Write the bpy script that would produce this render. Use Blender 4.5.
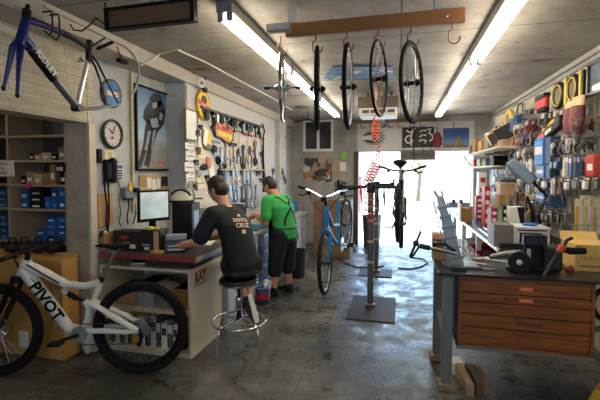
import bpy, bmesh, math, random
from mathutils import Matrix, Vector, Euler
PI = math.pi
for o in list(bpy.data.objects): bpy.data.objects.remove(o)
SC = bpy.context.scene
COL = SC.collection
random.seed(7)
# ------------------------------------------------------------------ camera
CAM_H, FPX, YAW, PIT = 1.65, 400.0, math.radians(14), math.radians(2.5)
HORIZON = 172.0
cam_d = bpy.data.cameras.new('camera'); cam = bpy.data.objects.new('camera', cam_d); COL.objects.link(cam)
cam_d.sensor_width = 36.0; cam_d.lens = 36.0 * FPX / 600.0; cam_d.clip_start = 0.05; cam_d.clip_end = 200
cam.location = (0, 0, CAM_H); cam.rotation_euler = (PI/2 - PIT, 0, YAW)
CY = HORIZON + FPX * math.tan(PIT)
cam_d.shift_y = (CY - 200.0) / 600.0
SC.camera = cam
# ------------------------------------------------------------------ world, sun, exposure
W = bpy.data.worlds.new('sky'); SC.world = W; W.use_nodes = True
bgn = W.node_tree.nodes['Background']
bgn.inputs[0].default_value = (0.40, 0.65, 1.0, 1); bgn.inputs[1].default_value = 10.0
sun_d = bpy.data.lights.new('sun', 'SUN'); sun = bpy.data.objects.new('sun', sun_d); COL.objects.link(sun)
sun_d.energy = 17.0; sun_d.angle = 0.01; sun_d.color = (1, .95, .86)
sun.rotation_euler = (math.radians(3), math.radians(-28), 0)
TUBE_STRENGTH = 32.0
vs = SC.view_settings
SC.display_settings.display_device = 'sRGB'
vs.view_transform = 'Standard'; vs.look = 'None'; vs.gamma = 1.0; vs.use_curve_mapping = False
vs.exposure = 0.0

# ------------------------------------------------------------------ where a thing seen in the photograph stands
_f = Vector((-math.sin(YAW)*math.cos(PIT), math.cos(YAW)*math.cos(PIT), -math.sin(PIT)))
_r = Vector((math.cos(YAW), math.sin(YAW), 0))
_u = Vector((-math.sin(YAW)*math.sin(PIT), math.cos(YAW)*math.sin(PIT), math.cos(PIT)))
def at(px, py, x=None, y=None, z=None):
    d = _f + (px-300)/FPX*_r - (py-CY)/FPX*_u
    t = (z-CAM_H)/d.z if z is not None else (x/d.x if x is not None else y/d.y)
    return Vector((0, 0, CAM_H)) + d*t

# ------------------------------------------------------------------ materials
def lin(c):
    c = c/255.0
    return c/12.92 if c <= .04045 else ((c+.055)/1.055)**2.4
def L3(c): return (lin(c[0]), lin(c[1]), lin(c[2]), 1)
_M = {}
def mat(rgb, rough=.55, metal=0.0, var=.14, scale=14.0, bump=0.0, name=None, emit=0.0, spec=None):
    key = (tuple(rgb), rough, metal, var, scale, bump, emit, spec)
    if key in _M: return _M[key]
    m = bpy.data.materials.new(name or 'mat_%d_%d_%d' % tuple(rgb)); m.use_nodes = True
    nt = m.node_tree; b = nt.nodes['Principled BSDF']
    b.inputs['Roughness'].default_value = rough; b.inputs['Metallic'].default_value = metal
    if spec is not None: b.inputs['Specular IOR Level'].default_value = spec
    tc = nt.nodes.new('ShaderNodeTexCoord'); nz = nt.nodes.new('ShaderNodeTexNoise')
    nz.inputs['Scale'].default_value = scale; nz.inputs['Detail'].default_value = 5
    nt.links.new(tc.outputs['Object'], nz.inputs['Vector'])
    mx = nt.nodes.new('ShaderNodeMix'); mx.data_type = 'RGBA'
    c = L3(rgb)
    mx.inputs[6].default_value = tuple(v*(1-var) for v in c[:3])+(1,)
    mx.inputs[7].default_value = tuple(min(1, v*(1+var)) for v in c[:3])+(1,)
    nt.links.new(nz.outputs['Fac'], mx.inputs[0]); nt.links.new(mx.outputs[2], b.inputs['Base Color'])
    if emit:
        b.inputs['Emission Color'].default_value = c; b.inputs['Emission Strength'].default_value = emit
    if bump:
        bp = nt.nodes.new('ShaderNodeBump'); bp.inputs['Strength'].default_value = bump; bp.inputs['Distance'].default_value = .01
        nt.links.new(nz.outputs['Fac'], bp.inputs['Height']); nt.links.new(bp.outputs['Normal'], b.inputs['Normal'])
    _M[key] = m
    return m
class NT:
    """small helper to wire a node material"""
    def __init__(s, name):
        s.m = bpy.data.materials.new(name); s.m.use_nodes = True; s.t = s.m.node_tree
        s.b = s.t.nodes['Principled BSDF']; s.tc = s.t.nodes.new('ShaderNodeTexCoord')
    def n(s, kind, **kw):
        nd = s.t.nodes.new(kind)
        for k, v in kw.items(): setattr(nd, k, v)
        return nd
    def l(s, a, b): s.t.links.new(a, b)
    def noise(s, scale, detail=6, rough=.6, vec=None):
        nd = s.n('ShaderNodeTexNoise'); nd.inputs['Scale'].default_value = scale; nd.inputs['Detail'].default_value = detail
        nd.inputs['Roughness'].default_value = rough
        s.l(vec or s.tc.outputs['Object'], nd.inputs['Vector']); return nd.outputs['Fac']
    def ramp(s, fac, stops):
        nd = s.n('ShaderNodeValToRGB'); cr = nd.color_ramp
        while len(cr.elements) < len(stops): cr.elements.new(.5)
        for e, (p, c) in zip(cr.elements, stops): e.position = p; e.color = c
        s.l(fac, nd.inputs[0]); return nd.outputs[0]
    def mix(s, a, b, fac, blend='MIX'):
        nd = s.n('ShaderNodeMix', data_type='RGBA', blend_type=blend)
        for i, v in ((0, fac), (6, a), (7, b)):
            if hasattr(v, 'is_linked') or hasattr(v, 'node'): s.l(v, nd.inputs[i])
            else: nd.inputs[i].default_value = v
        return nd.outputs[2]
    def bump(s, h, st=.3, dist=.01):
        bp = s.n('ShaderNodeBump'); bp.inputs['Strength'].default_value = st; bp.inputs['Distance'].default_value = dist
        s.l(h, bp.inputs['Height']); s.l(bp.outputs[0], s.b.inputs['Normal'])
def G(v): return (v, v, v, 1)

# ------------------------------------------------------------------ mesh building
class MB:
    def __init__(s, M=None): s.v, s.f, s.mi, s.M, s.m = [], [], [], M or Matrix(), 0
    def add(s, vs, fs):
        k = len(s.v); s.v += [s.M @ Vector(p) for p in vs]
        for f in fs: s.f.append([i+k for i in f]); s.mi.append(s.m)
        return s
    def box(s, x0, x1, y0, y1, z0, z1):
        v = [(x, y, z) for z in (z0, z1) for y in (y0, y1) for x in (x0, x1)]
        return s.add(v, [(0,2,3,1),(4,5,7,6),(0,1,5,4),(2,6,7,3),(0,4,6,2),(1,3,7,5)])
    def cbox(s, c, sx, sy, sz):
        return s.box(c[0]-sx/2, c[0]+sx/2, c[1]-sy/2, c[1]+sy/2, c[2]-sz/2, c[2]+sz/2)
    def prism(s, poly, z0, z1):
        n = len(poly); v = [(p[0], p[1], z0) for p in poly]+[(p[0], p[1], z1) for p in poly]
        return s.add(v, [list(range(n))[::-1], list(range(n, 2*n))]+[(i, (i+1) % n, n+(i+1) % n, n+i) for i in range(n)])
    def tube(s, pts, r, n=8, closed=False, flat=1.0):
        pts = [Vector(p) for p in pts]; m = len(pts)
        rs = r if isinstance(r, (list, tuple)) else [r]*m
        rings, prev = [], None
        for i in range(m):
            a = pts[(i-1) % m] if (closed or i) else pts[0]; b = pts[(i+1) % m] if (closed or i < m-1) else pts[-1]
            t = (b-a); t = t.normalized() if t.length > 1e-9 else Vector((0, 0, 1))
            if prev is None:
                h = Vector((0, 0, 1)) if abs(t.z) < .9 else Vector((1, 0, 0)); u = t.cross(h).normalized()
            else:
                u = prev-t*prev.dot(t); u = u.normalized() if u.length > 1e-6 else t.orthogonal().normalized()
            prev = u; w = t.cross(u)
            rings.append([pts[i]+rs[i]*(u*math.cos(2*PI*k/n)+w*flat*math.sin(2*PI*k/n)) for k in range(n)])
        v = [p for g in rings for p in g]; f = []
        for i in range(m if closed else m-1):
            j = (i+1) % m
            for k in range(n): f.append((i*n+k, i*n+(k+1) % n, j*n+(k+1) % n, j*n+k))
        if not closed: f += [list(range(n))[::-1], list(range((m-1)*n, m*n))]
        return s.add(v, f)
    def cyl(s, p, q, r, r2=None, n=14): return s.tube([p, q], [r, r if r2 is None else r2], n)
    def lathe(s, prof, c=(0, 0, 0), ax=(0, 0, 1), n=20):
        c = Vector(c); ax = Vector(ax).normalized(); u = ax.orthogonal().normalized(); w = ax.cross(u)
        v = [c+ax*h+r*(u*math.cos(2*PI*k/n)+w*math.sin(2*PI*k/n)) for r, h in prof for k in range(n)]; f = []
        for i in range(len(prof)-1):
            for k in range(n): f.append((i*n+k, i*n+(k+1) % n, (i+1)*n+(k+1) % n, (i+1)*n+k))
        f += [list(range(n))[::-1], list(range((len(prof)-1)*n, len(prof)*n))]
        return s.add(v, f)
    def ell(s, c, r, n=16, m=10, R=None):
        R = R or Matrix.Identity(3); c = Vector(c); r = r if isinstance(r, (tuple, list)) else (r, r, r)
        v = [c+R @ Vector((0, 0, r[2]))]
        for i in range(1, m):
            a = PI*i/m
            for k in range(n): v.append(c+R @ Vector((r[0]*math.sin(a)*math.cos(2*PI*k/n), r[1]*math.sin(a)*math.sin(2*PI*k/n), r[2]*math.cos(a))))
        v.append(c+R @ Vector((0, 0, -r[2]))); f = [(0, 1+k, 1+(k+1) % n) for k in range(n)]
        for i in range(m-2):
            for k in range(n): f.append((1+i*n+k, 1+(i+1)*n+k, 1+(i+1)*n+(k+1) % n, 1+i*n+(k+1) % n))
        e = len(v)-1; f += [(e, 1+(m-2)*n+(k+1) % n, 1+(m-2)*n+k) for k in range(n)]
        return s.add(v, f)
    def torus(s, c, ax, R, r, n=40, m=8, a0=0, a1=2*PI):
        ax = Vector(ax).normalized(); u = ax.orthogonal().normalized(); w = ax.cross(u); c = Vector(c)
        full = abs(a1-a0-2*PI) < 1e-6; k = n if full else n+1
        return s.tube([c+R*(u*math.cos(a0+(a1-a0)*i/n)+w*math.sin(a0+(a1-a0)*i/n)) for i in range(k)], r, m, closed=full)
    def loft(s, rings, n=20):
        """rings: (centre, U vector, V vector): elliptical sections"""
        v = [Vector(c)+Vector(U)*math.cos(2*PI*k/n)+Vector(V)*math.sin(2*PI*k/n) for c, U, V in rings for k in range(n)]; f = []
        for i in range(len(rings)-1):
            for k in range(n): f.append((i*n+k, i*n+(k+1) % n, (i+1)*n+(k+1) % n, (i+1)*n+k))
        f += [list(range(n))[::-1], list(range((len(rings)-1)*n, len(rings)*n))]
        return s.add(v, f)
    def text(s, body, size, M, depth=.002, align='CENTER', bold=.0):
        cu = bpy.data.curves.new('t', 'FONT'); cu.body = body; cu.size = size; cu.align_x = align; cu.align_y = 'CENTER'
        cu.extrude = depth; cu.offset = bold; cu.resolution_u = 2
        ob = bpy.data.objects.new('t', cu); COL.objects.link(ob); bpy.context.view_layer.update()
        me = bpy.data.meshes.new_from_object(ob.evaluated_get(bpy.context.evaluated_depsgraph_get()))
        old = s.M; s.M = old @ M
        s.add([v.co[:] for v in me.vertices], [list(p.vertices) for p in me.polygons]); s.M = old
        bpy.data.objects.remove(ob); bpy.data.meshes.remove(me); bpy.data.curves.remove(cu)
        return s
    def mesh(s, name, mats, inv, smooth=True):
        me = bpy.data.meshes.new(name)
        me.from_pydata([(inv @ p)[:] for p in s.v], [], s.f)
        for m in (mats if isinstance(mats, (list, tuple)) else [mats]): me.materials.append(m)
        me.polygons.foreach_set('material_index', s.mi)
        bm = bmesh.new(); bm.from_mesh(me); bmesh.ops.recalc_face_normals(bm, faces=bm.faces); bm.to_mesh(me); bm.free()
        if smooth:
            me.polygons.foreach_set('use_smooth', [True]*len(me.polygons)); me.set_sharp_from_angle(angle=math.radians(38))
        me.update(); return me
WM = {}
def tag(o, label, cat=None, group=None, kind=None):
    if label and not 4 <= len(label.split()) <= 16: print('LABEL LENGTH', len(label.split()), label)
    if label: o['label'] = label
    if cat: o['category'] = cat
    if group: o['group'] = group
    if kind: o['kind'] = kind
    return o
def _bev(o, w):
    if w:
        b = o.modifiers.new('bevel', 'BEVEL'); b.width = w; b.segments = 2; b.limit_method = 'ANGLE'; b.angle_limit = math.radians(50)
def thing(name, label, cat, M, group=None):
    """an Empty at the thing's base that parents its parts"""
    if not isinstance(M, Matrix): M = Matrix.Translation(Vector(M))
    o = bpy.data.objects.new(name, None); COL.objects.link(o); o.empty_display_size = .1
    o.matrix_local = M; WM[o.name] = M.copy()
    return tag(o, label, cat, group)
def part(name, mb, mats, parent, bevel=0, label=None, kind=None, smooth=True):
    M = WM[parent.name]
    o = bpy.data.objects.new(name, mb.mesh(name, mats, M.inverted(), smooth)); COL.objects.link(o)
    o.parent = parent; WM[o.name] = M.copy(); _bev(o, bevel)
    return tag(o, label, None, None, kind)
def solo(name, mb, mats, label, cat, group=None, bevel=0, kind=None, smooth=True):
    xs = [p.x for p in mb.v]; ys = [p.y for p in mb.v]; zs = [p.z for p in mb.v]
    c = Vector(((min(xs)+max(xs))/2, (min(ys)+max(ys))/2, min(zs))); M = Matrix.Translation(c)
    o = bpy.data.objects.new(name, mb.mesh(name, mats, M.inverted(), smooth)); COL.objects.link(o)
    o.location = c; WM[o.name] = M; _bev(o, bevel)
    return tag(o, label, cat, group, kind)
def struct(name, mb, mats, label=None, bevel=0):
    o = bpy.data.objects.new(name, mb.mesh(name, mats, Matrix(), False)); COL.objects.link(o)
    WM[o.name] = Matrix(); _bev(o, bevel); o['kind'] = 'structure'
    return tag(o, label or name.replace('_', ' ')+' of the bicycle workshop', 'building part')
def dup(root, M, label=None, group=None):
    """a copy of a thing with copies of its parts and sub-parts"""
    r = root.copy(); COL.objects.link(r); r.matrix_local = M; WM[r.name] = M.copy()
    if label: r['label'] = label
    if group: r['group'] = group
    for ch in list(root.children):
        c = ch.copy(); COL.objects.link(c); c.parent = r
        for g in ch.children:
            d = g.copy(); COL.objects.link(d); d.parent = c
    return r
def frame(o, right, up):
    R = Vector(right).normalized(); U = Vector(up).normalized(); N = R.cross(U).normalized(); U = N.cross(R); o = Vector(o)
    return Matrix(((R.x, U.x, N.x, o.x), (R.y, U.y, N.y, o.y), (R.z, U.z, N.z, o.z), (0, 0, 0, 1)))
def LW(o): return frame(o, (0, 1, 0), (0, 0, 1))     # on the left wall, facing the room
def RW(o): return frame(o, (0, -1, 0), (0, 0, 1))    # on the right wall, facing the room
def BW(o): return frame(o, (1, 0, 0), (0, 0, 1))     # facing the camera's end of the room
def UPM(o, a=0): return Matrix.Translation(Vector(o)) @ Matrix.Rotation(a, 4, 'Z')
ORD = ['first','second','third','fourth','fifth','sixth','seventh','eighth','ninth','tenth','eleventh','twelfth','thirteenth','fourteenth','fifteenth','sixteenth','seventeenth','eighteenth','nineteenth','twentieth','twenty-first','twenty-second','twenty-third','twenty-fourth','twenty-fifth','twenty-sixth','twenty-seventh','twenty-eighth','twenty-ninth','thirtieth']+['thirty-'+w for w in ('first','second','third','fourth','fifth','sixth','seventh','eighth','ninth')]+['fortieth']+['forty-'+w for w in ('first','second','third','fourth','fifth','sixth','seventh','eighth','ninth')]+['fiftieth']+['fifty-'+w for w in ('first','second','third','fourth','fifth','sixth','seventh','eighth','ninth')]

# common materials
black = mat((20,20,22), .55, spec=.22); rubber = mat((26,26,27), .8, bump=.2, spec=.2); steel = mat((165,168,172), .3, .9); chrome = mat((205,205,205), .15, 1.0, var=.04)
darkm = mat((52,54,58), .4, .6); white = mat((225,222,214), .5, var=.05); paper = mat((232,228,216), .8, var=.04); cream = mat((214,203,178), .7, var=.06)
cardb = mat((172,132,88), .8, var=.1, scale=6); cardb2 = mat((150,112,66), .8, var=.1, scale=6); wood = mat((158,104,52), .6, var=.25, scale=5)
ply = mat((205,178,134), .65, var=.12, scale=4); red = mat((176,36,36), .5); orange = mat((238,92,40), .55); yellow = mat((226,186,40), .5)
blue = mat((28,96,176), .45); blue2 = mat((40,130,200), .45); green = mat((70,150,60), .5); glassm = mat((40,46,54), .08, 0, var=.05)
grey = mat((128,130,132), .5); tan = mat((190,160,118), .7); maroon = mat((104,40,42), .7); silver = mat((188,190,194), .28, .85, var=.05)
# ================================================================== THE SETTING
XL, XP, XR, YB, HC = -2.72, -2.45, 1.80, 9.05, 2.84
def concrete_floor():
    k = NT('concrete_floor_mat'); o = k.tc.outputs['Object']
    a = k.noise(.9, 8, .65); b = k.noise(6, 8, .7); c = k.noise(38, 5, .7)
    col = k.ramp(a, [(.34, L3((50,47,42))), (.5, L3((88,84,77))), (.66, L3((130,125,117)))])
    col = k.mix(col, k.ramp(b, [(.40, G(.28)), (.56, G(1.0))]), .62, 'MULTIPLY')
    col = k.mix(col, k.ramp(c, [(.36, G(.4)), (.58, G(1.0))]), .5, 'MULTIPLY')
    # cracks and saw joints
    dn = k.n('ShaderNodeTexNoise'); dn.inputs['Scale'].default_value = 2.2; dn.inputs['Detail'].default_value = 6; k.l(o, dn.inputs['Vector'])
    va = k.n('ShaderNodeVectorMath', operation='MULTIPLY_ADD'); k.l(dn.outputs['Color'], va.inputs[0]); va.inputs[1].default_value = (.5,.5,0); k.l(o, va.inputs[2])
    vo = k.n('ShaderNodeTexVoronoi', feature='DISTANCE_TO_EDGE'); vo.inputs['Scale'].default_value = .55; k.l(va.outputs[0], vo.inputs['Vector'])
    cr = k.ramp(vo.outputs['Distance'], [(.0, G(.22)), (.008, G(1.0))])
    col = k.mix(col, cr, .8, 'MULTIPLY')
    br = k.n('ShaderNodeTexBrick'); br.offset = 0
    for n_, v_ in (('Scale', 1.0), ('Mortar Size', .006), ('Brick Width', 2.6), ('Row Height', 2.6)): br.inputs[n_].default_value = v_
    mp = k.n('ShaderNodeMapping'); mp.inputs['Location'].default_value = (.75, .1, 0); k.l(o, mp.inputs[0]); k.l(mp.outputs[0], br.inputs['Vector'])
    col = k.mix(col, G(.03), br.outputs['Fac'])
    k.l(col, k.b.inputs['Base Color'])
    k.l(k.ramp(k.noise(3.1, 8, .75), [(.40, G(.16)), (.58, G(.60))]), k.b.inputs['Roughness'])
    k.bump(k.noise(24, 8, .75), .22); return k.m
def painted(name, rgb, dirt, seam=None, rough=.75, spots=True):
    k = NT(name); o = k.tc.outputs['Object']
    a = k.noise(1.1, 8, .7); b = k.noise(9, 6, .7)
    col = k.ramp(a, [(.3, L3(dirt)), (.62, L3(rgb))])
    col = k.mix(col, k.ramp(b, [(.36, G(.62)), (.5, G(1.0))]), .5, 'MULTIPLY')
    if spots:
        sp = k.noise(3.7, 3, .5); col = k.mix(col, k.ramp(sp, [(.66, G(1.0)), (.71, L3((112,92,70)))]), .6, 'MULTIPLY')
    if seam:
        br = k.n('ShaderNodeTexBrick'); br.offset = 0
        for n_, v_ in (('Scale', 1.0), ('Mortar Size', .007), ('Brick Width', seam[0]), ('Row Height', seam[1])): br.inputs[n_].default_value = v_
        k.l(o, br.inputs['Vector']); col = k.mix(col, L3((96,88,78)), br.outputs['Fac'])
    k.l(col, k.b.inputs['Base Color']); k.b.inputs['Roughness'].default_value = rough; k.bump(b, .12); return k.m
def brick(name, rgb, mortar):
    k = NT(name); o = k.tc.outputs['Object']
    mp = k.n('ShaderNodeMapping'); mp.inputs['Rotation'].default_value = (0, math.radians(-90), math.radians(-90)); 
    sx = k.n('ShaderNodeSeparateXYZ'); k.l(o, sx.inputs[0]); cx = k.n('ShaderNodeCombineXYZ'); k.l(sx.outputs['Y'], cx.inputs['X']); k.l(sx.outputs['Z'], cx.inputs['Y'])
    br = k.n('ShaderNodeTexBrick')
    for n_, v_ in (('Scale', 1.0), ('Mortar Size', .006), ('Brick Width', .2), ('Row Height', .075)): br.inputs[n_].default_value = v_
    br.inputs['Color1'].default_value = L3(rgb); br.inputs['Color2'].default_value = L3(tuple(int(c*.93) for c in rgb)); br.inputs['Mortar'].default_value = L3(mortar)
    k.l(cx.outputs[0], br.inputs['Vector'])
    col = k.mix(br.outputs['Color'], k.ramp(k.noise(7, 6, .7), [(.35, G(.7)), (.55, G(1.0))]), .5, 'MULTIPLY')
    k.l(col, k.b.inputs['Base Color']); k.b.inputs['Roughness'].default_value = .7
    iv = k.n('ShaderNodeMath', operation='SUBTRACT'); iv.inputs[0].default_value = 1; k.l(br.outputs['Fac'], iv.inputs[1]); k.bump(iv.outputs[0], .5, .006)
    return k.m
floor_m = concrete_floor()
ceil_m = painted('ceiling_paint', (182,174,160), (136,124,108), (2.42, 1.21))
wall_m = painted('wall_paint', (188,188,184), (152,152,148), spots=False)
wallw_m = painted('white_wall_paint', (204,200,190), (176,170,158), spots=False)
back_m = painted('back_wall_paint', (178,174,166), (140,136,128), spots=False)
pillar_m = painted('plaster_pillar', (190,174,152), (142,126,108), spots=True)
brick_m = brick('painted_brick', (206,192,166), (182,168,142))
peg = NT('pegboard_mat')
def mk_peg():
    k = peg; o = k.tc.outputs['Object']
    sx = k.n('ShaderNodeSeparateXYZ'); k.l(o, sx.inputs[0]); cx = k.n('ShaderNodeCombineXYZ'); k.l(sx.outputs['Y'], cx.inputs['X']); k.l(sx.outputs['Z'], cx.inputs['Y'])
    vo = k.n('ShaderNodeTexVoronoi'); vo.inputs['Scale'].default_value = 30; vo.inputs['Randomness'].default_value = 0; k.l(cx.outputs[0], vo.inputs['Vector'])
    hol = k.ramp(vo.outputs['Distance'], [(.12, G(.12)), (.17, G(1.0))])
    col = k.mix(L3((196,190,180)), hol, .8, 'MULTIPLY'); k.l(col, k.b.inputs['Base Color']); k.b.inputs['Roughness'].default_value = .6
mk_peg()
struct('floor', MB().box(-6.2, 2.3, -2.2, YB+.05, -.12, 0), floor_m, 'dark stained concrete workshop floor')
struct('ceiling', MB().box(-6.2, 2.3, -2.2, YB+.2, HC, HC+.15), ceil_m, 'stained off-white panelled workshop ceiling')
struct('wall_right', MB().box(XR, XR+.15, -2.2, YB+.2, 0, HC), wallw_m, 'cream right wall behind the hanging merchandise')
struct('wall_front', MB().box(-6.2, -1.6, -2.35, -2.2, 0, HC).box(1.3, 2.3, -2.35, -2.2, 0, HC).box(-1.6, 1.3, -2.35, -2.2, 2.05, HC).box(-1.6, 1.3, -2.35, -2.2, 0, 1.5), back_m, 'unseen wall behind the camera, its opening added to let in fill light')  # opening added behind the camera so skylight fills the foreground
OY0, OY1, OZ = 1.2, 3.036, 2.09
w = MB().box(XL-.23, XL, -2.2, OY0, 0, HC); w.m = 1; w.box(XL-.23, XL, OY0, OY1, OZ, HC)
w.box(XL-.012, XL+.006, OY1, 3.11, OZ, HC); w.m = 2; w.box(XL-.23, XL, OY1, 3.11, 0, HC); w.m = 0
w.box(XL-.23, XL, 3.11, 4.27, 0, HC); w.box(XL-.23, XP, 4.27, YB+.2, 0, HC)
struct('wall_left', w, [wall_m, brick_m, pillar_m], 'grey left wall with a brick header over the store room opening')
struct('trim_1', MB().box(XL-.005, XL+.02, 3.034, 3.112, 0, OZ), mat((208,194,166), .6, name='cream_trim'), 'cream corner board on the store room pillar')
struct('trim_2', MB().box(XL-.01, XP+.03, -2.2, YB, 2.70, HC), mat((196,184,164), .6, name='beam_paint'), 'pale beam along the top of the left wall')
struct('trim_3', MB().box(XP, XP+.10, 7.75, 8.2, 0, 2.70), wallw_m, 'pale pilaster at the far end of the left wall')
struct('wall_store_left', MB().box(-6.3, -6.2, -2.2, 4, 0, HC), back_m, 'far side wall of the store room')
struct('wall_store_back', MB().box(-6.2, XL-.23, 3.62, 3.72, 0, HC), back_m, 'back wall of the dark store room')
# back wall with the garage opening
GX0, GX1, GZ = -.935, 1.50, 2.10
b = MB().box(-2.9, GX0, YB, YB+.18, 0, HC).box(GX1, XR+.1, YB, YB+.18, 0, HC).box(GX0, GX1, YB, YB+.18, GZ, HC)
struct('wall_back', b, back_m, 'grey back wall around the garage opening')
struct('trim_4', MB().box(GX0-.07, GX0+.03, YB-.03, YB+.18, 0, GZ), mat((70,62,56), .6), 'dark jamb at the left of the garage opening')
struct('trim_5', MB().box(-1.25, .75, YB-.05, YB, 2.74, 2.81), mat((128,86,56), .6, var=.25), 'brown hook board above the garage opening')
struct('door_1', MB().box(GX0, GX1, YB-.035, YB-.005, GZ+.02, 2.72), mat((206,202,196), .6, var=.05), 'raised pale garage door panel above the opening')
# window high on the back wall
wx0, wx1, wz0, wz1 = -2.12, -1.52, 2.18, 2.79
fr = MB(BW((wx0, YB, wz0))); ww, wh = wx1-wx0, wz1-wz0
fr.box(-.05, ww+.05, -.06, 0, 0, .05).box(-.05, ww+.05, wh, wh+.045, 0, .05).box(-.05, 0, 0, wh, 0, .05).box(ww, ww+.05, 0, wh, 0, .05).box(ww/2-.03, ww/2+.03, 0, wh, 0, .045)
win = struct('window_1', fr, white, 'small dark two-pane window high on the back wall')
part('window_pane', MB(BW((wx0, YB, wz0))).box(0, ww/2-.03, 0, wh, .002, .012), glassm, win)
part('window_pane', MB(BW((wx0, YB, wz0))).box(ww/2+.03, ww, 0, wh, .002, .012), glassm, win)
# outside
struct('driveway', MB().box(-14, 16, YB+.05, 34, -.14, -.015), mat((196,190,182), .8, var=.1, scale=2), 'sunlit concrete driveway outside')
struct('wall_outside', MB().box(-14, 16, 27, 27.3, -.1, 4.5), mat((226,220,208), .8, name='stucco'), 'pale sunlit wall across the driveway')
po = MB().cyl((1.45, 17.2, -.02), (1.45, 17.2, 8), .14, .11, 16); po.box(.75, 2.15, 17.14, 17.26, 7.2, 7.35)
solo('utility_pole', po, mat((150,110,92), .8, bump=.4), 'brown wooden utility pole standing outside in the sun', 'pole')
def tree(x, y, h, r, label):
    t = thing('tree', label, 'tree', (x, y, -.02)); tr = MB().tube([(x, y, -.02), (x+.1, y, h*.4), (x, y+.1, h*.75)], [.14, .1, .05], 10)
    for a in range(4): tr.tube([(x+.06, y, h*.4), (x+math.cos(a*1.6)*r*.6, y+math.sin(a*1.6)*r*.6, h*.75)], [.06, .02], 6)
    part('trunk', tr, mat((104,82,60), .9), t)
    lv = MB(); rr = random.Random(int(x*10))
    for i in range(1500):
        a, e, q = rr.uniform(0, 2*PI), math.asin(rr.uniform(-1, 1)), r*rr.uniform(.45, 1)**.5
        c = Vector((x+q*math.cos(a)*math.cos(e), y+q*math.sin(a)*math.cos(e), h*.78+q*.8*math.sin(e)))
        d = Vector((rr.uniform(-1, 1), rr.uniform(-1, 1), rr.uniform(-1, 1))).normalized()*.11; s_ = d.orthogonal().normalized()*.05
        lv.add([c-d, c+s_, c+d, c-s_], [(0, 1, 2, 3)])
    part('foliage', lv, mat((170,196,120), .7, var=.3, scale=2), t, kind='stuff')
tree(3.1, 19, 4.4, 1.7, 'light green leafy tree seen at the right of the garage opening')
tree(1.0, 23.5, 3.6, 1.5, 'green leafy tree further off behind the utility pole')
rd = MB().box(-2.35, -1.6, 16.6, 17.3, 0, 1.35); rd.m = 1; rd.box(-2.4, -1.55, 16.55, 17.35, 1.35, 1.45); solo('roadside_bin', rd, [red, maroon], 'red upright bin out on the driveway past the left jamb', 'bin', bevel=.02)
# ================================================================== CEILING THINGS
def fixture(x, y0, y1, label):
    t = thing('fluorescent_light', label, 'ceiling light', (x, (y0+y1)/2, HC), 'ceiling strip lights')
    body = MB(frame((x, y0, HC), (1, 0, 0), (0, 1, 0)))     # local z is up
    L = y1-y0
    part('housing', MB().box(x-.06, x+.06, y0, y1, HC-.078, HC-.003), mat((150,146,138), .4, .3), t, .006)
    for s in (-1, 1):
        part('tube', MB().cyl((x+s*.034, y0+.03, HC-.105), (x+s*.034, y1-.03, HC-.105), .019, n=12), TUBE_M, t)
        for yy in (y0+.015, y1-.03): part('lamp_holder', MB().box(x+s*.034-.02, x+s*.034+.02, yy, yy+.015, HC-.135, HC-.07), grey, t)
TUBE_M = bpy.data.materials.new('fluorescent_tube'); TUBE_M.use_nodes = True
_b = TUBE_M.node_tree.nodes['Principled BSDF']; _b.inputs['Base Color'].default_value = (1, 1, 1, 1)
_b.inputs['Emission Color'].default_value = (1, .90, .74, 1); _b.inputs['Emission Strength'].default_value = TUBE_STRENGTH
fixture(-1.20, 2.62, 4.22, 'near length of the left ceiling strip light, white and switched on')
fixture(-1.20, 4.27, 5.87, 'middle length of the left ceiling strip light above the hanging wheels')
fixture(-1.20, 5.92, 7.75, 'far length of the left ceiling strip light, ending near the back wall')
fixture(.71, 2.45, 4.25, 'near length of the right ceiling strip light at the top edge of the photo')
fixture(.71, 4.30, 6.10, 'middle length of the right ceiling strip light beyond the empty hook')
fixture(.71, 6.15, 8.2, 'far length of the right ceiling strip light near the garage door')

fixture(-.35, -1.9, .35, 'added fill strip light over the near end of the shop, unseen behind the camera')  # extra lamp, out of view, added as warm fill for the foreground

# timber beam with hooks and wheels
BY = 2.86
bx0, bx1 = at(286, 30, y=BY).x, at(465, 18, y=BY).x
bz0 = at(375, 30, y=BY).z; bz1 = at(375, 17, y=BY).z+.005
bm_ = thing('timber_beam', 'long varnished timber beam hung across under the ceiling between the strip lights', 'beam', ((bx0+bx1)/2, BY, bz0))
part('plank', MB().box(bx0, bx1, BY-.02, BY+.02, bz0, bz1), wood, bm_, .004)
part('bolt', MB(BW((bx1-.11, BY-.02, (bz0+bz1)/2))).lathe([(.012, 0), (.012, .01), (.006, .012)], n=12), chrome, bm_)
part('hanger', MB().box(bx1-.2, bx1-.14, BY-.03, BY+.03, bz1, HC), mat((200,192,178), .6), bm_)
part('hanger', MB().box(bx0+.02, bx0+.09, BY-.03, BY+.03, bz1, HC), mat((200,192,178), .6), bm_)
br_ = MB(); p0 = at(262, 24, y=2.86); p1 = at(285, 36, y=2.78)
br_.box(bx0-.12, bx0+.05, BY-.10, BY-.03, bz1-.07, bz1-.02); br_.box(bx0+.0, bx0+.05, BY-.03, BY-.02, bz0+.02, bz1-.02)
solo('angle_bracket', br_, mat((190,184,172), .5), 'pale angle bracket at the left end of the timber beam', 'bracket', bevel=.003)
redhook = mat((150,44,36), .4)
hooks = [(281, 'left end'), (316, 'second from the left'), (347, 'third from the left'), (378, 'fourth from the left'), (411, 'fifth from the left'), (452, 'right end, left empty')]
HK = []
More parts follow.
